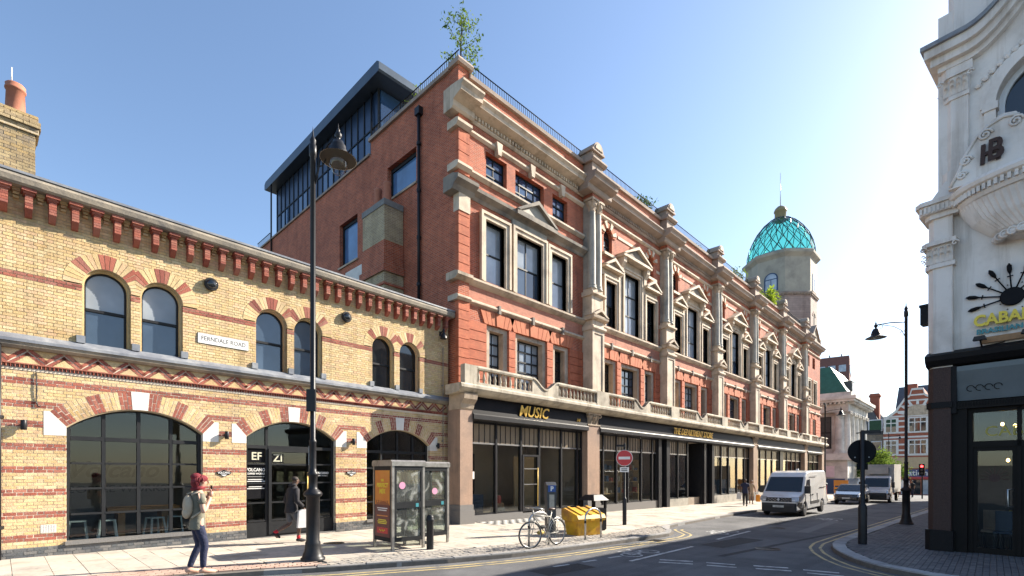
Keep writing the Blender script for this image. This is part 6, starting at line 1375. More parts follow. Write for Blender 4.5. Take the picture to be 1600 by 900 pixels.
MB().add([(-.36,-.36,1.0),(.36,-.36,1.0),(.36,.36,1.0),(-.36,.36,1.0),(-.2,-.2,1.18),(.2,-.2,1.18),(.2,.2,1.18),(-.2,.2,1.18)],[(3,2,1,0),(4,5,6,7),(0,1,5,4),(1,2,6,5),(2,3,7,6),(3,0,4,7)]).build('roof','black_metal',LB); MB().box(-.2,.2,-.303,-.30,.42,.48).build('gold_band','fascia_grey',LB)
TM=thing('ticket_machine','dark parking ticket machine with blue P beside the grit bin','ticket machine',(11.75,9.75,G(11.7)),R(-30))
mat('machine_grey',(.05,.052,.055),(.035,.036,.04),rough=.45); mat('sign_blue',(.02,.08,.30),(.02,.07,.26),rough=.4)
MB().box(-.14,.14,-.12,.12,0,1.05).build('pedestal','machine_grey',TM); MB().prism([(-.13,1.05),(-.13,1.50),(-.02,1.60),(.13,1.60),(.13,1.05)],-.16,.16,'x').build('head','machine_grey',TM); MB().box(-.12,.12,-.139,-.131,1.30,1.50).build('sign_panel','sign_blue',TM)
text('lettering','P',.19,'sign_white',TM,(0,-.142,1.335),ext=.002,bold=.006); MB().box(-.08,.08,-.136,-.131,.80,1.22).build('instruction_plate','kiosk_steel',TM)
# ------------------------------------------------------------------ vehicles
mat('van_white',(.74,.75,.75),(.66,.67,.67),rough=.22,scale=.8,coat=.8,drip=.6,dtint=(.72,.70,.67)); mat('plastic_black',(.018,.018,.02),(.026,.026,.028),rough=.55); mat('car_dark',(.016,.019,.022),(.012,.014,.016),rough=.2,coat=1); mat('headlight',(.62,.64,.66),(.42,.44,.46),rough=.08,metal=.4,scale=9); mat('plate_grey',(.66,.66,.62),(.6,.6,.56),rough=.4); mat('box_grey',(.46,.46,.45),(.40,.40,.39),rough=.5,scale=1.2,stain=(.33,.33,.32)); mat('orange_lamp',(.75,.28,.03),(.7,.25,.03),rough=.4)
def profile(top,arches,zb,r_):
    # side outline: top points from front bottom over to rear bottom, then back along the sill with wheel arches cut in
    out=list(top)
    for ax in sorted(arches): out+= [(ax+r_*math.cos(t),zb+max(0,r_*math.sin(t))) for t in [PI*(1-k/10) for k in range(11)]]
    return out
def shell(poly,w_,tum,belt,nose,name,mt,parent,front=0,bev=.05):
    n=4; ys=(-1,-.9,.9,1); mb=MB(); P=[]
    L=len(poly)
    for s_ in ys:
        ring_=[]
        for x,z in poly:
            hw=w_/2*(1-tum*max(0,z-belt))*(1-nose*max(0,1-(front-x)/.9)**2); q=1 if abs(s_)==1 else 1.0
            sh=.035 if abs(s_)==1 else 0
            ring_.append((x-(sh if x>front-.6 else -sh if x<front-4 else 0),hw*s_,z-(sh if z>belt+.4 else 0)))
        P.append(ring_)
    vs=[p for r_ in P for p in r_]; fs=[(j*L+i,j*L+(i+1)%L,(j+1)*L+(i+1)%L,(j+1)*L+i) for j in range(3) for i in range(L)]
    fs+=[tuple(range(L))[::-1],tuple(range(3*L,4*L))]; mb.add(vs,fs); o=mb.build(name,mt,parent)
    b=o.modifiers.new('bevel','BEVEL'); b.width=bev; b.segments=3; b.limit_method='ANGLE'; b.angle_limit=R(25); return o
def vwheel(parent,x,y,r_,w_=.2):
    M=Matrix.Translation((x,y,r_))@Matrix.Rotation(PI/2,4,'X'); s_=1 if y<0 else -1
    o=MB().lathe([(r_*.62,-w_/2),(r_*.94,-w_/2),(r_,-w_/2+.03),(r_,w_/2-.03),(r_*.94,w_/2),(r_*.62,w_/2)],26,cap=True).xf(M).build('wheel','tyre',parent)
    z=s_*(w_/2+.004)
    MB().lathe([(r_*.60,z),(r_*.5,z-.03*s_),(r_*.18,z-.02*s_),(r_*.16,z+.01*s_)],22).xf(M).build('rim','steel',o)
VN=thing('white_van','white panel van parked at the kerb facing the camera','van',(27.25,7.75,G(29)-.11),PI+R(-.5)); VN.scale=(.95,.94,.94); VN.rotation_euler=(0,.0125,PI-R(1.0))
van=profile([(0,.32),(.02,.60),(0,.86),(-.10,1.04),(-.72,1.28),(-1.42,2.12),(-1.75,2.34),(-2.3,2.42),(-5.3,2.42),(-5.48,2.36),(-5.52,2.1),(-5.5,.40)],[-4.38,-.98],.36,.42)
shell(van,2.02,.075,1.15,.14,'body','van_white',VN)
MB().box(-5.45,-.2,-.8,.8,.22,.45).build('underbody','plastic_black',VN)
shell([(.035,.24),(.05,.60),(.02,.74),(-.12,.78),(-.5,.80),(-.56,.78),(-.56,.30)],2.04,0,1,.16,'front_bumper','plastic_black',VN,bev=.04)
def slope(p0,p1,w0,w1,off,th,name,mt,parent,yc=0):
    (x0,z0),(x1,z1)=p0,p1; nx,nz=(z0-z1),(x1-x0); l=math.hypot(nx,nz); nx,nz=-nx/l,-nz/l
    if nx<0: nx,nz=-nx,-nz
    a=off; b=off-th; f=lambda x,z,o:(x+nx*o,z+nz*o); v=[]
    for o in (a,b):
        X0,Z0=f(x0,z0,o); X1,Z1=f(x1,z1,o); v+=[(X0,yc-w0/2,Z0),(X0,yc+w0/2,Z0),(X1,yc+w1/2,Z1),(X1,yc-w1/2,Z1)]
    return MB().add(v,[(0,1,2,3),(7,6,5,4),(0,4,5,1),(1,5,6,2),(2,6,7,3),(3,7,4,0)]).build(name,mt,parent)
slope((-.74,1.31),(-1.40,2.08),1.80,1.66,.018,.03,'windscreen','pane_dark',VN)
slope((.012,.80),(-.075,1.01),1.30,1.22,.022,.03,'grille','plastic_black',VN); 
for s_ in (-1,1):
    slope((.0,.80),(-.12,1.06),.20,.34,.02,.05,'headlight','headlight',VN,s_*.76); MB().prism([(-.06,.84),(-.10,1.04),(-.46,1.12),(-.48,1.05),(-.2,.88)],s_*.905-.05,s_*.905+.05,'y').build('headlight','headlight',VN)
    side=s_*1.0
    MB().prism([(-.98,1.30),(-1.52,1.94),(-1.95,1.96),(-2.0,1.36),(-1.7,1.30)],side*.985-.012,side*.985+.012,'y').xf(Matrix.Identity(4)).build('side_window','pane_dark',VN)
    MB().box(-1.10,-.94,side*1.02-.02 if s_>0 else side*1.02-.24,side*1.02+.24 if s_>0 else side*1.02+.02,1.22,1.62).build('mirror','plastic_black',VN)
    MB().box(-3.7,-2.0,side*1.012-.015,side*1.012+.015,.62,.78).build('rub_strip','plastic_black',VN)
    for hx in (-1.95,-2.35): MB().box(hx-.16,hx,side*1.012-.015,side*1.012+.015,1.08,1.14).build('door_handle','plastic_black',VN)
    MB().box(-5.1,-3.9,side*1.0-.012,side*1.0+.012,1.44,1.48).build('slide_rail','plastic_black',VN)
    for wx in (-.98,-4.38): vwheel(VN,wx,s_*.90,.34)
    MB().box(-5.53,-5.50,s_*.9-.08,s_*.9+.08,.9,1.5).build('tail_light','sign_red',VN)
for s_ in (-1,1):
    for xx,z0,z1 in ((-2.05,.5,2.2),(-3.35,.5,2.25),(-1.05,.5,1.28)): MB().box(xx-.006,xx+.006,s_*1.0*(1.0 if z1<1.5 else .985)-.03,s_*1.0*(1.0 if z1<1.5 else .985)+.03,z0,min(z1,1.16)).build('panel_gap','plastic_black',VN)
    MB().box(-3.35,-2.05,s_*.985-.02,s_*.985+.012,2.12,2.13).build('roof_gutter','plastic_black',VN)
MB().box(.045,.06,-.27,.27,.50,.61).build('number_plate','plate_grey',VN); text('lettering','LJ64 BUT',.085,'plate_black',VN,(.062,0,.53),rot=(PI/2,0,PI/2),ext=.001)
MB().prism([(-.06,0),(0,.10),(.06,0),(0,-.10)],0,.03,'y').xf(Matrix.Translation((.045,0,.92))@Matrix.Rotation(R(90),4,'Z')@Matrix.Rotation(R(-14),4,'X')).build('badge','steel',VN)
for i in range(7):
    for j in range(3):
        if abs(i-3)>0: MB().box(.03-.03*j,.045-.03*j,-.52+i*.165+(.08 if j%2 else 0),-.47+i*.165+(.08 if j%2 else 0),.84+j*.055,.86+j*.055).build('grille_stud','steel',VN)
MB().bar((-.80,-.55,1.35),(-.95,.1,1.5),.025).build('wiper','plastic_black',VN); MB().lathe([(.08,2.42),(.08,2.50),(.05,2.53)],10,(-2.6,.2)).build('beacon','van_white',VN)
CR=thing('dark_hatchback','dark hatchback parked behind the white van','car',(44.3,7.95,G(46)-.11)); CR.rotation_euler=(0,.0125,PI-R(1))
car=profile([(0,.30),(.02,.55),(-.08,.78),(-.95,.98),(-1.70,1.44),(-2.2,1.50),(-3.3,1.44),(-3.85,1.05),(-3.95,.9),(-3.95,.35)],[-3.2,-.82],.30,.36)
shell(car,1.74,.16,.92,.16,'body','car_dark',CR); slope((-.98,1.0),(-1.66,1.41),1.48,1.24,.016,.03,'windscreen','pane_dark',CR)
for s_ in (-1,1):
    MB().prism([(-1.2,1.0),(-1.75,1.38),(-3.1,1.36),(-3.5,1.02)],s_*.78-.012,s_*.78+.012,'y').build('side_window','pane_dark',CR); MB().prism([(-.05,.60),(-.12,.76),(-.45,.82),(-.4,.68)],s_*.70-.13,s_*.70+.13,'y').xf(Matrix.Translation((.03,0,0))).build('headlight','headlight',CR)
    for wx in (-.82,-3.2): vwheel(CR,wx,s_*.78,.30,.19)
    MB().box(-1.35,-1.2,s_*.92-.08,s_*.92+.08,1.0,1.12).build('mirror','car_dark',CR)
MB().box(.02,.04,-.26,.26,.44,.55).build('number_plate','plate_grey',CR); MB().box(.0,.025,-.6,.6,.34,.42).build('lower_grille','plastic_black',CR)
TR=thing('box_truck','small white box truck behind the dark hatchback','truck',(49.8,7.0,G(52)-.11)); TR.rotation_euler=(0,.0125,PI-R(1))
trk=profile([(0,.32),(.02,.60),(0,.86),(-.10,1.04),(-.68,1.26),(-1.35,2.05),(-1.6,2.2),(-2.1,2.22),(-2.15,.5)],[-.95],.36,.42)
shell(trk,1.96,.08,1.15,.14,'cab','van_white',TR,bev=.04); slope((-.70,1.29),(-1.32,2.0),1.74,1.58,.018,.03,'windscreen','pane_dark',TR); shell([(.035,.24),(.05,.66),(.02,.84),(-.5,.86),(-.56,.30)],1.98,0,1,.16,'front_bumper','plastic_black',TR,bev=.04)
MB().box(-5.6,-2.0,-1.05,1.05,.78,3.15).build('cargo_box','box_grey',TR); MB().box(-2.0,-1.6,-.7,.7,2.35,2.9).build('cooling_unit','box_grey',TR); MB().box(-1.98,-1.95,-.5,.5,2.75,2.85).build('unit_vent','plastic_black',TR); MB().box(-5.5,-.5,-.5,.5,.4,.78).build('chassis','plastic_black',TR)
for s_ in (-1,1):
    MB().prism([(-.95,1.28),(-1.45,1.88),(-1.85,1.9),(-1.9,1.3)],s_*.96-.012,s_*.96+.012,'y').build('side_window','pane_dark',TR)
    for wx in (-.95,-4.4): vwheel(TR,wx,s_*.88,.36)
    MB().box(-1.05,-.92,s_*1.12-.1,s_*1.12+.1,1.25,1.7).build('mirror','plastic_black',TR); MB().prism([(.0,.80),(-.06,1.0),(-.4,1.08),(-.14,.84)],s_*.86-.07,s_*.86+.07,'y').build('headlight','headlight',TR)
# orange works barrier and traffic signals far down the street
OB=thing('works_barrier','orange works barrier behind the parked hatchback','barrier',(53,9.9,G(53))); MB().box(-.03,.03,-.55,.55,.7,1.05).build('board','orange_lamp',OB); MB().box(-.03,.03,-.55,.55,1.2,1.7).build('board','orange_lamp',OB)
for s_ in (-.5,.5): MB().box(-.2,.2,s_-.04,s_+.04,0,.05).bar((0,s_,.05),(0,s_,1.7),.05).build('leg','orange_lamp',OB)
m,nt_,bs_=newmat('red_signal'); bs_.inputs['Base Color'].default_value=(.8,.02,.02,1); bs_.inputs['Emission Color'].default_value=(1,.03,.03,1); bs_.inputs['Emission Strength'].default_value=5
def signal(x,y,lab,lit):
    t=thing('traffic_light',lab,'traffic light',(x,y,G(x)),R(0),'traffic lights at the far junction'); MB().tube([(0,0,0),(0,0,3.2)],.06,8).build('post','black_metal',t); MB().box(-.32,-.08,-.22,.22,2.2,3.3).build('housing','black_paint',t)
    for i,z in enumerate((3.08,2.75,2.42)): MB().lathe([(.11,0),(.11,.02)],14).xf(Matrix.Translation((-.32,0,z))@Matrix.Rotation(-PI/2,4,'Y')).build('lens','red_signal' if lit and i==0 else 'room_dark',t)
signal(61,4.85,'traffic light showing red beside the right street lamp',True); signal(66,7.2,'unlit traffic light on the far side of the junction',False)
# ------------------------------------------------------------------ people
BAKE=[]
def skin(name,V,E_,mt,parent,root,sub=2):
    ks=list(V); me=bpy.data.meshes.new(name); me.from_pydata([V[k][:3] for k in ks],[(ks.index(a),ks.index(b)) for a,b in E_],[])
    me.materials.append(MT[mt]); o=bpy.data.objects.new(name,me); COL.objects.link(o); o.parent=parent
    sk_=o.modifiers.new('skin','SKIN'); sk_.use_smooth_shade=True
    for i,k in enumerate(ks):
        v=me.skin_vertices[0].data[i]; r_=V[k][3]; v.radius=(r_,V[k][4] if len(V[k])>4 else r_); v.use_root=(k==root)
    ss=o.modifiers.new('sub','SUBSURF'); ss.levels=sub; ss.render_levels=sub; BAKE.append(o); return o
def hand(parent,c,d,n,mt='skin_light'):
    # palm, four bent fingers of different lengths and a thumb from the side of the palm; d points along the fingers, n out of the back of the hand
    c=Vector(c); d=Vector(d).normalized(); n=Vector(n).normalized(); s_=d.cross(n).normalized(); mb=MB()
    mb.tube([c-d*.045,c-d*.01,c+d*.03,c+d*.045],[.022,.034,.036,.028],8)
    for i,l in enumerate((.062,.072,.068,.052)):
        b=c+d*.04+s_*(.026-.0175*i); k1=b+d*l*.5; k2=k1+(d*.75-n*.65).normalized()*l*.35; k3=k2+(d*.35-n*.9).normalized()*l*.28
        mb.tube([b,k1,k2,k3],[.0095,.009,.008,.006],6)
    b=c+s_*.03-d*.015; k1=b+(s_*.8+d*.6-n*.2).normalized()*.035; mb.tube([b,k1,k1+(d-n*.3).normalized()*.03],[.011,.010,.007],6)
    return mb.build('hand',mt,parent)
mat('skin_light',(.55,.33,.24),(.50,.29,.21),rough=.6); mat('skin_dark',(.12,.065,.042),(.10,.05,.035),rough=.55); mat('skin_mid',(.28,.15,.09),(.24,.13,.08),rough=.55)
mat('cloth_olive',(.17,.16,.12),(.13,.125,.095),rough=.9,scale=12,bump=.9,bscale=16); mat('cloth_navy',(.018,.024,.06),(.012,.016,.045),rough=.85,scale=12,bump=.9,bscale=16); mat('cloth_red',(.20,.012,.022),(.11,.008,.014),rough=.85,scale=12,bump=.9,bscale=16); mat('cloth_beige',(.42,.35,.26),(.36,.3,.22),rough=.9,scale=12,bump=.9,bscale=16); mat('cloth_black',(.018,.016,.02),(.012,.011,.014),rough=.85,scale=12,bump=.9,bscale=16); mat('cloth_grey',(.10,.10,.11),(.08,.08,.09),rough=.9,scale=12,bump=.9,bscale=16); mat('bag_white',(.66,.65,.64),(.56,.55,.54),rough=.6,scale=9); mat('sock_red',(.50,.02,.03),(.45,.02,.03),rough=.9); mat('cloth_tan',(.40,.30,.20),(.34,.25,.17),rough=.9,scale=12,bump=.9,bscale=16); mat('cloth_brown',(.10,.055,.04),(.08,.045,.03),rough=.9,scale=12,bump=.9,bscale=16); mat('bag_orange',(.80,.30,.02),(.72,.26,.02),rough=.6); mat('hair_dark',(.02,.015,.012),(.03,.02,.016),rough=.7); mat('hair_red',(.20,.02,.03),(.15,.015,.02),rough=.7); mat('eye_dark',(.01,.01,.012),(.02,.02,.02),rough=.2); mat('lip',(.35,.12,.10),(.3,.1,.09),rough=.5)
def face(parent,hc,f,skinm,hr=.10):
    # hc: head centre, f: facing direction
    f=Vector(f).normalized(); up=Vector((0,0,1)); l=up.cross(f).normalized(); hc=Vector(hc)
    e=MB()
    for s_ in (-1,1): e.ball(hc+f*hr*.90+l*s_*.034+up*.012,.013,.013,.009,8,5)
    e.build('eyes','eye_dark',parent)
    MB().tube([hc+f*hr*.90+up*.022,hc+f*hr*1.10-up*.012,hc+f*hr*.92-up*.028],[.008,.017,.012],7).build('nose',skinm,parent)
    MB().tube([hc+f*hr*.86-l*.026-up*.052,hc+f*hr*.95-up*.054,hc+f*hr*.86+l*.026-up*.052],[.004,.008,.004],6).build('mouth','lip',parent)
    er=MB()
    for s_ in (-1,1): er.ball(hc+l*s_*hr*.80-f*.008-up*.005,.018,.018,.03,8,5)
    er.build('ears',skinm,parent)
def headmesh(V,hc,f):
    pass
def body(parent,J,skinm,bare=()):
    # one continuous figure: pelvis - spine - neck - head, arms and legs
    V=dict(J); E_=[('pel','spi'),('spi','che'),('che','nec'),('nec','hdb'),('hdb','hdm'),('hdm','hdt')]
    for s_ in 'lr': E_+=[('che','sh'+s_),('sh'+s_,'el'+s_),('el'+s_,'wr'+s_),('pel','hi'+s_),('hi'+s_,'kn'+s_),('kn'+s_,'ca'+s_),('ca'+s_,'an'+s_),('an'+s_,'to'+s_)]
    return skin('body',V,E_,skinm,parent,'pel')
def mkJ(pel=.93,lean=0.,twist=0.,hd=(0.,0.),sl=None,sr=None,ll=None,lr=None,w_=1.0):
    # x forward, y left. arms: (elbow, wrist); legs: (knee, ankle)
    c=lean
    J=dict(pel=(0,0,pel,.118*w_),spi=(c*.4,0,pel+.2,.103*w_),che=(c*.8,0,pel+.42,.112*w_),nec=(c,0,pel+.55,.05,.05),hdb=(c+.02+hd[0]*.5,hd[1]*.5,pel+.62,.062,.066),hdm=(c+.03+hd[0],hd[1],pel+.70,.078,.092),hdt=(c+.025+hd[0],hd[1],pel+.775,.06,.072))
    for s_,q,arm,leg in (('l',1,sl,ll),('r',-1,sr,lr)):
        J['sh'+s_]=(c*.85,q*.165*w_,pel+.46,.056); J['el'+s_]=(*arm[0],.042); J['wr'+s_]=(*arm[1],.028)
        J['hi'+s_]=(0,q*.085*w_,pel-.06,.088*w_); J['kn'+s_]=(*leg[0],.056)
        k,a=Vector(leg[0]),Vector(leg[1]); m=k+(a-k)*.35; J['ca'+s_]=(m.x-.015,m.y,m.z,.052); J['an'+s_]=(*leg[1],.034)
        J['to'+s_]=(leg[2][0],leg[2][1],leg[2][2],.03)
    return J
def garment(parent,J,keys,edges,grow,name,mt,root,extra=None):
    V={k:(J[k][0],J[k][1],J[k][2],J[k][3]+grow,(J[k][4] if len(J[k])>4 else J[k][3])+grow) for k in keys}
    if extra: V.update(extra)
    return skin(name,V,edges,mt,parent,root)
def lerp(a,b,t,r_): return (a[0]+(b[0]-a[0])*t,a[1]+(b[1]-a[1])*t,a[2]+(b[2]-a[2])*t,r_)
def shoe(parent,an,to,mt):
    a=Vector(an[:3]); t=Vector(to[:3]); d=(t-a); d.z=0; d.normalize()
    MB().tube([a-d*.055-Vector((0,0,.035)),a-Vector((0,0,.02)),a+d*.09-Vector((0,0,.045)),t+d*.05-Vector((0,0,.0))],[.03,.05,.044,.026],10).build('shoe',mt,parent)
def top(parent,J,mt,grow=.014,sleeve=.55,name='shirt'):
    # torso lofted from hem to collar round the spine, with sleeves that follow the arms
    p,sp_,ch,nk=(Vector(J[k][:3]) for k in ('pel','spi','che','nec')); w_=J['pel'][3]/.118; w_=w_*.86 if w_<.95 else w_*.94; n=18; mb=MB()
    up=Vector((0,0,1)); lv=[(p-up*.13,.135,.165),(p-up*.10,.14,.17),(p,.128,.158),(p.lerp(sp_,.5),.118,.145),(sp_,.115,.142),(sp_.lerp(ch,.5),.122,.155),(ch,.122,.168),(ch+up*.05,.108,.168),(ch+up*.085,.085,.13),(nk-up*.01,.062,.075),(nk+up*.012,.056,.066)]
    vs=[]; q=random.Random(hash(name)%97)
    for i,(c,rx,ry) in enumerate(lv):
        for k in range(n):
            t_=2*PI*k/n; f=1+(.03*math.sin(3*t_+i*1.3)+.025*math.sin(5*t_-i) if i<6 else 0); vs.append((c.x+(rx*w_+grow)*math.cos(t_)*f,c.y+(ry*w_+grow)*math.sin(t_)*f,c.z))
    mb.add(vs,[(i*n+k,i*n+(k+1)%n,(i+1)*n+(k+1)%n,(i+1)*n+k) for i in range(len(lv)-1) for k in range(n)],smooth=True)
    o=mb.build(name,mt,parent)
    for s_ in 'lr':
        sh,el,wr=(Vector(J[k+s_][:3]) for k in ('sh','el','wr')); ins=sh.lerp(ch,.35)
        if sleeve<=1: path=[ins,sh,sh.lerp(el,sleeve*.5),sh.lerp(el,sleeve)]; rr=[.062,.068,.066,.062]
        else: path=[ins,sh,sh.lerp(el,.5),el,el.lerp(wr,.5),el.lerp(wr,.92)]; rr=[.065,.072,.066,.060,.052,.044]
        MB().tube(path,[x*w_+grow*.3 for x in rr],12).build('sleeve',mt,o)
    return o
def legs(parent,J,mt,grow=.012,to_=.92,name='trousers'):
    ex={'wst':lerp(J['pel'],J['spi'],.35,J['pel'][3]+.004)}; ed=[('wst','pel')]; ks=['pel','hil','hir','knl','knr']
    for s_ in 'lr':
        ed+=[('pel','hi'+s_)]
        if to_>=.5: ed+=[('hi'+s_,'kn'+s_)]; ks_=1; ex['c'+s_]=(*J['ca'+s_][:3],J['ca'+s_][3]+grow); ex['a'+s_]=lerp(J['ca'+s_],J['an'+s_],to_,.042+grow*.6); ed+=[('kn'+s_,'c'+s_),('c'+s_,'a'+s_)]
        else: ex['h'+s_]=lerp(J['hi'+s_],J['kn'+s_],.95,.085); ed+=[('hi'+s_,'h'+s_)]
    if to_<.5: ks=['pel','hil','hir']
    return garment(parent,J,ks,ed,grow,name,mt,'pel',ex)
# woman with red head wrap, holding a phone to her face
W1=thing('person','person in red head wrap, olive top and navy leggings raising a phone','person',(2.40,9.98,G(2.4)),R(2))
J=mkJ(.92,.02,hd=(.03,-.02),sl=((.03,.20,1.08),(.17,.09,1.28)),sr=((.04,-.21,1.08),(.19,-.07,1.34)),ll=((.06,.09,.49),(-.10,.09,.10),(.05,.09,.045)),lr=((.10,-.08,.50),(.07,-.08,.09),(.22,-.08,.03)),w_=.92)
body(W1,J,'skin_light'); top(W1,J,'cloth_olive',.016,.5,'t_shirt'); legs(W1,J,'cloth_navy',.010,.95,'leggings'); face(W1,(.08,-.02,1.615),(1,-.15,0),'skin_light',.085)
hand(W1,(.205,-.05,1.395),(.1,.2,1),(1,-.3,0)); hand(W1,(.19,.065,1.335),(.1,-.3,1),(1,.3,0)); MB().box(.215,.225,-.05,.03,1.40,1.55).build('phone','black_paint',W1)
MB().ball((.055,-.02,1.665),.108,.098,.075,14,8).ball((-.02,-.02,1.70),.09,.085,.07,12,8).ball((-.03,-.02,1.60),.075,.08,.10,12,8).build('head_wrap','cloth_red',W1); MB().tube([(.10,.0,1.52),(.0,.07,1.50),(-.07,0,1.49),(.0,-.08,1.50),(.1,-.02,1.52)],.035,8).build('scarf','cloth_red',W1)
MB().ball((-.14,0,1.20),.075,.12,.19,14,10).ball((-.16,0,1.08),.065,.10,.10,12,8).build('backpack','cloth_beige',W1); MB().tube([(-.12,-.12,1.40),(.0,-.13,1.44),(.09,-.13,1.32),(.02,-.15,1.1),(-.12,-.13,1.0)],.018,6).tube([(-.12,.12,1.40),(.0,.13,1.44),(.09,.13,1.32),(.02,.15,1.1),(-.12,.13,1.0)],.018,6).build('strap','cloth_beige',W1)
for s_ in 'lr': shoe(W1,J['an'+s_],J['to'+s_],'skin_light')
hs=MB(); rh=random.Random(9)
for k in range(90):
    a=rh.uniform(0,2*PI); e=rh.uniform(.1,1.4); o_=Vector((.03+.105*math.cos(a)*math.cos(e),-.02+.098*math.sin(a)*math.cos(e),1.665+.09*math.sin(e))); d_=Vector((o_.x-.03,o_.y+.02,0)).normalized()
    if d_.x>.55: continue
    hs.tube([o_,o_+d_*.012+Vector((-.01,0,-.05)),o_+d_*.006+Vector((-.02,rh.uniform(-.01,.01),-.11))],[.008,.007,.003],4)
stuff(hs.build('hair','hair_red',W1))
# man walking past the cafe door with a white bag
M1=thing('person','person in dark hooded jacket striding past the cafe door with a white bag','person',(5.25,13.05,G(5.2)),R(6))
J=mkJ(.90,.07,hd=(.03,0),sl=((-.02,.24,1.08),(.10,.22,.86)),sr=((.02,-.25,1.08),(.20,-.24,.92)),ll=((.02,.09,.47),(-.40,.09,.27),(-.30,.09,.14)),lr=((.20,-.08,.49),(.16,-.08,.09),(.30,-.08,.03)))
body(M1,J,'skin_dark'); top(M1,J,'cloth_black',.030,2,'jacket'); legs(M1,J,'cloth_grey',.018,.3,'shorts'); face(M1,(.13,0,1.60),(1,-.1,-.05),'skin_dark',.085)
MB().ball((.10,0,1.645),.092,.088,.066,14,8).build('hair','hair_dark',M1); MB().tube([(.12,.02,1.50),(.03,.08,1.49),(-.04,0,1.46),(.03,-.08,1.49),(.12,-.02,1.50)],.035,8).build('hood','cloth_black',M1)
hand(M1,(.22,-.25,.85),(.1,0,-1),(0,-1,0),'skin_dark'); hand(M1,(.11,.22,.79),(.1,0,-1),(0,1,0),'skin_dark')
for s_ in 'lr':
    shoe(M1,J['an'+s_],J['to'+s_],'cloth_black'); a=Vector(J['an'+s_][:3]); b=Vector(J['ca'+s_][:3]); MB().tube([a,a+(b-a)*.32],[.043,.05],10).build('sock','sock_red',M1)
tag(MB().prism([(-.17,-.45),(.17,-.45),(.14,-.02),(.06,.02),(-.06,.02),(-.14,-.02)],-.05,.05,'y').build('carrier_bag','bag_white'),'white carrier bag hanging from the striding person by the cafe','bag').location=(5.49,12.83,G(5.4)+.84)
# pedestrians outside the department store
M2=thing('person','person in navy t-shirt and dark trousers outside the department store','person',(33.2,11.4,G(33)),R(196))
J=mkJ(.95,.02,sl=((.0,.26,1.14),(.06,.27,.90)),sr=((.0,-.26,1.14),(.04,-.28,.90)),ll=((.06,.09,.50),(.03,.09,.09),(.17,.10,.03)),lr=((.10,-.08,.51),(-.10,-.08,.12),(.02,-.08,.05)))
body(M2,J,'skin_dark'); top(M2,J,'cloth_navy',.022,.6,'t_shirt'); legs(M2,J,'cloth_black',.022,.95); face(M2,(.05,0,1.64),(1,0,0),'skin_dark',.085); MB().ball((.03,0,1.68),.09,.086,.062,12,8).build('hair','hair_dark',M2); hand(M2,(.06,.28,.83),(0,0,-1),(0,1,0),'skin_dark'); hand(M2,(.04,-.28,.83),(0,0,-1),(0,-1,0),'skin_dark')
for s_ in 'lr': shoe(M2,J['an'+s_],J['to'+s_],'cloth_black')
tag(MB().prism([(-.15,-.42),(.15,-.42),(.12,0),(-.12,0)],-.06,.06,'x').build('carrier_bag','bag_white'),'pale plastic bag held by the person in navy outside the store','bag').location=(33.06,11.72,G(33)+.86)
W2=thing('person','person in tan top and brown jacket carrying an orange bag by the store','person',(36.7,12.2,G(36.7)),R(200))
J=mkJ(.88,.05,hd=(.02,.03),sl=((.02,.24,1.05),(.10,.26,.83)),sr=((.05,-.24,1.05),(.16,-.18,.86)),ll=((.10,.08,.46),(.05,.09,.09),(.18,.09,.03)),lr=((.05,-.08,.46),(-.14,-.08,.11),(-.02,-.08,.04)),w_=.92)
body(W2,J,'skin_mid'); top(W2,J,'cloth_tan',.018,.5,'dress'); legs(W2,J,'cloth_tan',.03,.3,'skirt'); top(W2,J,'cloth_brown',.026,2,'jacket') if False else None
MB().tube([(-.1,.13,1.36),(-.12,.0,1.1),(-.1,-.13,1.36)],.06,8).build('jacket','cloth_brown',W2)
face(W2,(.10,.03,1.56),(1,0,0),'skin_mid',.085); MB().ball((.06,.03,1.60),.095,.09,.075,12,8).build('hair','hair_dark',W2); hand(W2,(.11,.27,.76),(0,0,-1),(0,1,0),'skin_mid'); hand(W2,(.18,-.17,.80),(.4,0,-1),(0,-1,0),'skin_mid')
for s_ in 'lr': shoe(W2,J['an'+s_],J['to'+s_],'cloth_tan')
tag(MB().lathe([(.14,0),(.16,.05),(.15,.42),(.12,.48)],12).build('shopping_bag','bag_orange'),'orange bag beside the person in tan near the granite pier','bag').location=(36.9,11.8,G(36.8)+.16)
for px,py,rz,lab,c1,c2 in ((63,6.2,180,'distant person in white top crossing at the junction','bag_white','cloth_black'),(64.5,5.9,150,'distant person in dark clothes crossing at the junction','cloth_black','cloth_navy')):
    t=thing('person',lab,'person',(px,py,G(px)),R(rz),'people crossing far away'); J=mkJ(.93,.02,sl=((.0,.24,1.12),(.08,.24,.9)),sr=((.0,-.24,1.12),(-.02,-.26,.9)),ll=((.1,.09,.5),(.08,.09,.09),(.2,.09,.03)),lr=((.04,-.08,.5),(-.12,-.08,.12),(0,-.08,.05)))
    body(t,J,'skin_mid'); top(t,J,c1,.02,.6); legs(t,J,c2,.02,.95); MB().ball((.03,0,1.66),.09,.085,.062,10,6).build('hair','hair_dark',t)
    for s_ in 'lr': shoe(t,J['an'+s_],J['to'+s_],'cloth_black')
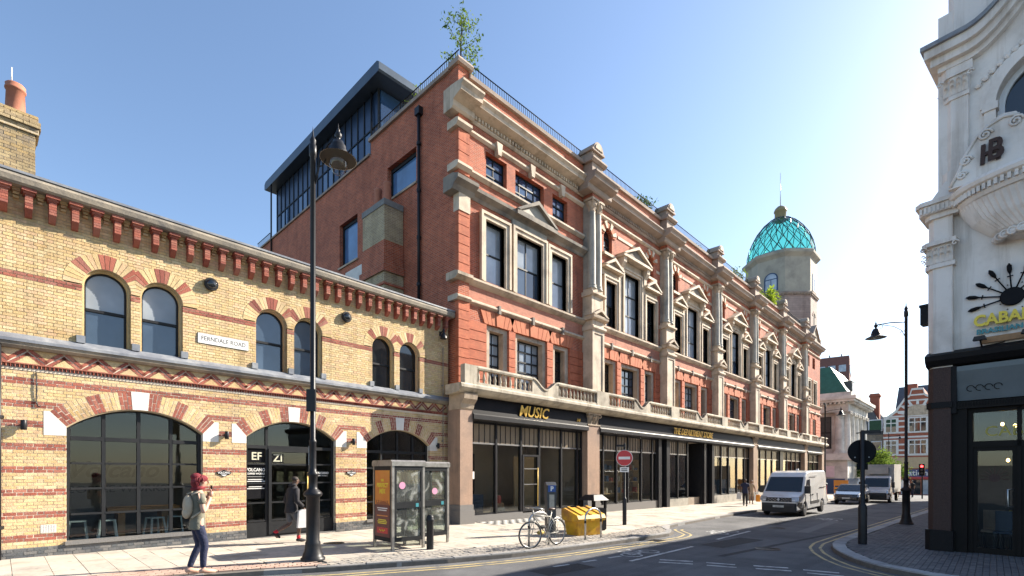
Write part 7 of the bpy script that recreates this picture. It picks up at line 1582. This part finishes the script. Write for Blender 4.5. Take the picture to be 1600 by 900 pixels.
# ------------------------------------------------------------------ plants
def leaves(mb,pts,n,size,spread,r_):
    for _ in range(n):
        p=Vector(r_.choice(pts))+Vector((r_.gauss(0,spread),r_.gauss(0,spread),r_.gauss(0,spread*.8))); s_=size*r_.uniform(.6,1.3)
        a=Vector((r_.uniform(-1,1),r_.uniform(-1,1),r_.uniform(-.6,1))).normalized(); b=a.orthogonal().normalized(); b.rotate(Matrix.Rotation(r_.uniform(0,6.28),3,a)); c_=a.cross(b)
        mb.add([p-b*s_,p+c_*s_*.45+a*s_*.12,p+b*s_,p-c_*s_*.45+a*s_*.12],[(0,1,2,3)])
r2=random.Random(3)
t=thing('rooftop_sapling','thin leafy sapling rising above the roof corner railing','tree',(12.75,15.2,16.4))
tr=MB().tube([(0,0,0),(.05,0,1.2),(.02,.02,2.2),(.06,0,3.0),(-.02,.0,3.6)],[.05,.042,.032,.02,.008],7); tips=[]
br=MB()
for k,(z,a,l) in enumerate(((.9,200,.8),(1.1,20,1.1),(1.3,300,.9),(1.5,120,.8),(1.7,230,.8),(1.9,10,.9),(2.1,320,.8),(2.3,170,.8),(2.5,60,.7),(2.7,250,.6),(2.9,340,.7),(3.1,130,.5),(3.3,40,.4),(.6,270,.8),(.7,95,.7))):
    d_=Vector((math.cos(R(a)),math.sin(R(a)),.75)).normalized(); p0=Vector((.04,0,z)); q=[p0,p0+d_*l*.5,p0+d_*l+Vector((0,0,.08))]; br.tube(q,[.014,.01,.004],5); tips+=[q[1],q[2],q[2],(q[1]+q[2])/2]
tips+=[Vector((0,0,3.5)),Vector((.02,0,3.2)),Vector((.0,0,3.65))]
tr.build('trunk','bark',t); br.build('branch','bark',t); lf=MB(); leaves(lf,tips,560,.07,.13,r2); stuff(lf.build('foliage','leaf_light',t)); lf=MB(); leaves(lf,tips,300,.065,.14,r2); stuff(lf.build('foliage','leaf',t))
def shrub(x,y,z,h_,sp,lab,mt='leaf',n=260,size=.07,stems=7):
    t=thing('roof_shrub',lab,'shrub',(x,y,z),0,'plants along the store roof'); st=MB(); tp=[]
    for k in range(stems):
        a=2*PI*k/stems+r2.random(); e=Vector((math.cos(a)*sp*r2.uniform(.3,1),math.sin(a)*sp*r2.uniform(.3,1),h_*r2.uniform(.6,1))); st.tube([(0,0,0),e*.5+Vector((0,0,h_*.1)),e],[.02,.014,.006],5); tp+=[e,e*.8,e*.6]
    st.build('stems','bark',t); lf=MB(); leaves(lf,tp,n,size,sp*.22,r2); stuff(lf.build('foliage',mt,t))
shrub(12.6,17.6,16.4,1.6,.7,'pale wispy shrub behind the side roof railing','leaf_light',500,.05,14); shrub(26.3,15.0,16.4,1.55,.7,'dark green shrub behind the parapet of the second column bay','leaf',700,.09); shrub(24.6,15.0,16.4,1.1,.5,'small wispy shrub behind the second parapet','leaf_light',120,.05); shrub(18.9,15.0,16.4,1.0,.4,'tuft of green leaves behind the first parapet pier','leaf_light',120,.06)
shrub(34.0,15.0,16.4,1.2,.6,'wispy shrub behind the third parapet','leaf_light',150,.06); shrub(41.5,15.0,16.4,1.7,.8,'leafy green shrub left of the domed tower','leaf_light',320,.10); shrub(48.5,14.7,16.4,1.9,.9,'bright lime green shrub below the tower window','leaf_lime',420,.16,9)
t=thing('street_tree','round leafy street tree behind the box truck','tree',(86,11.8,G(86))); MB().tube([(0,0,0),(.05,0,2),(0,.1,3.5)],[.16,.13,.08],8).build('trunk','bark',t)
tp=[]; st=MB()
for k in range(46):
    a=r2.uniform(0,6.28); e=R(r2.uniform(-25,85)); rr=r2.uniform(1.4,2.9); p=Vector((math.cos(a)*math.cos(e)*rr,math.sin(a)*math.cos(e)*rr*1.15,3.6+math.sin(e)*rr*.85)); tp.append(p)
    if k%3==0: st.tube([(0,0,2.4),p*.55+Vector((0,0,1.2)),p],[.06,.04,.015],5)
st.build('branch','bark',t); lf=MB(); leaves(lf,tp,2600,.17,.42,r2); stuff(lf.build('crown','leaf_light',t)); lf=MB(); leaves(lf,[p*.9 for p in tp],1500,.17,.4,r2); stuff(lf.build('crown','leaf',t))
# turn the skinned figures and bevelled bodies into plain meshes
bpy.context.view_layer.update(); dg=bpy.context.evaluated_depsgraph_get()
for o in [o for o in bpy.data.objects if o.type=='MESH' and o.modifiers]:
    me=bpy.data.meshes.new_from_object(o.evaluated_get(dg)); o.modifiers.clear(); o.data=me
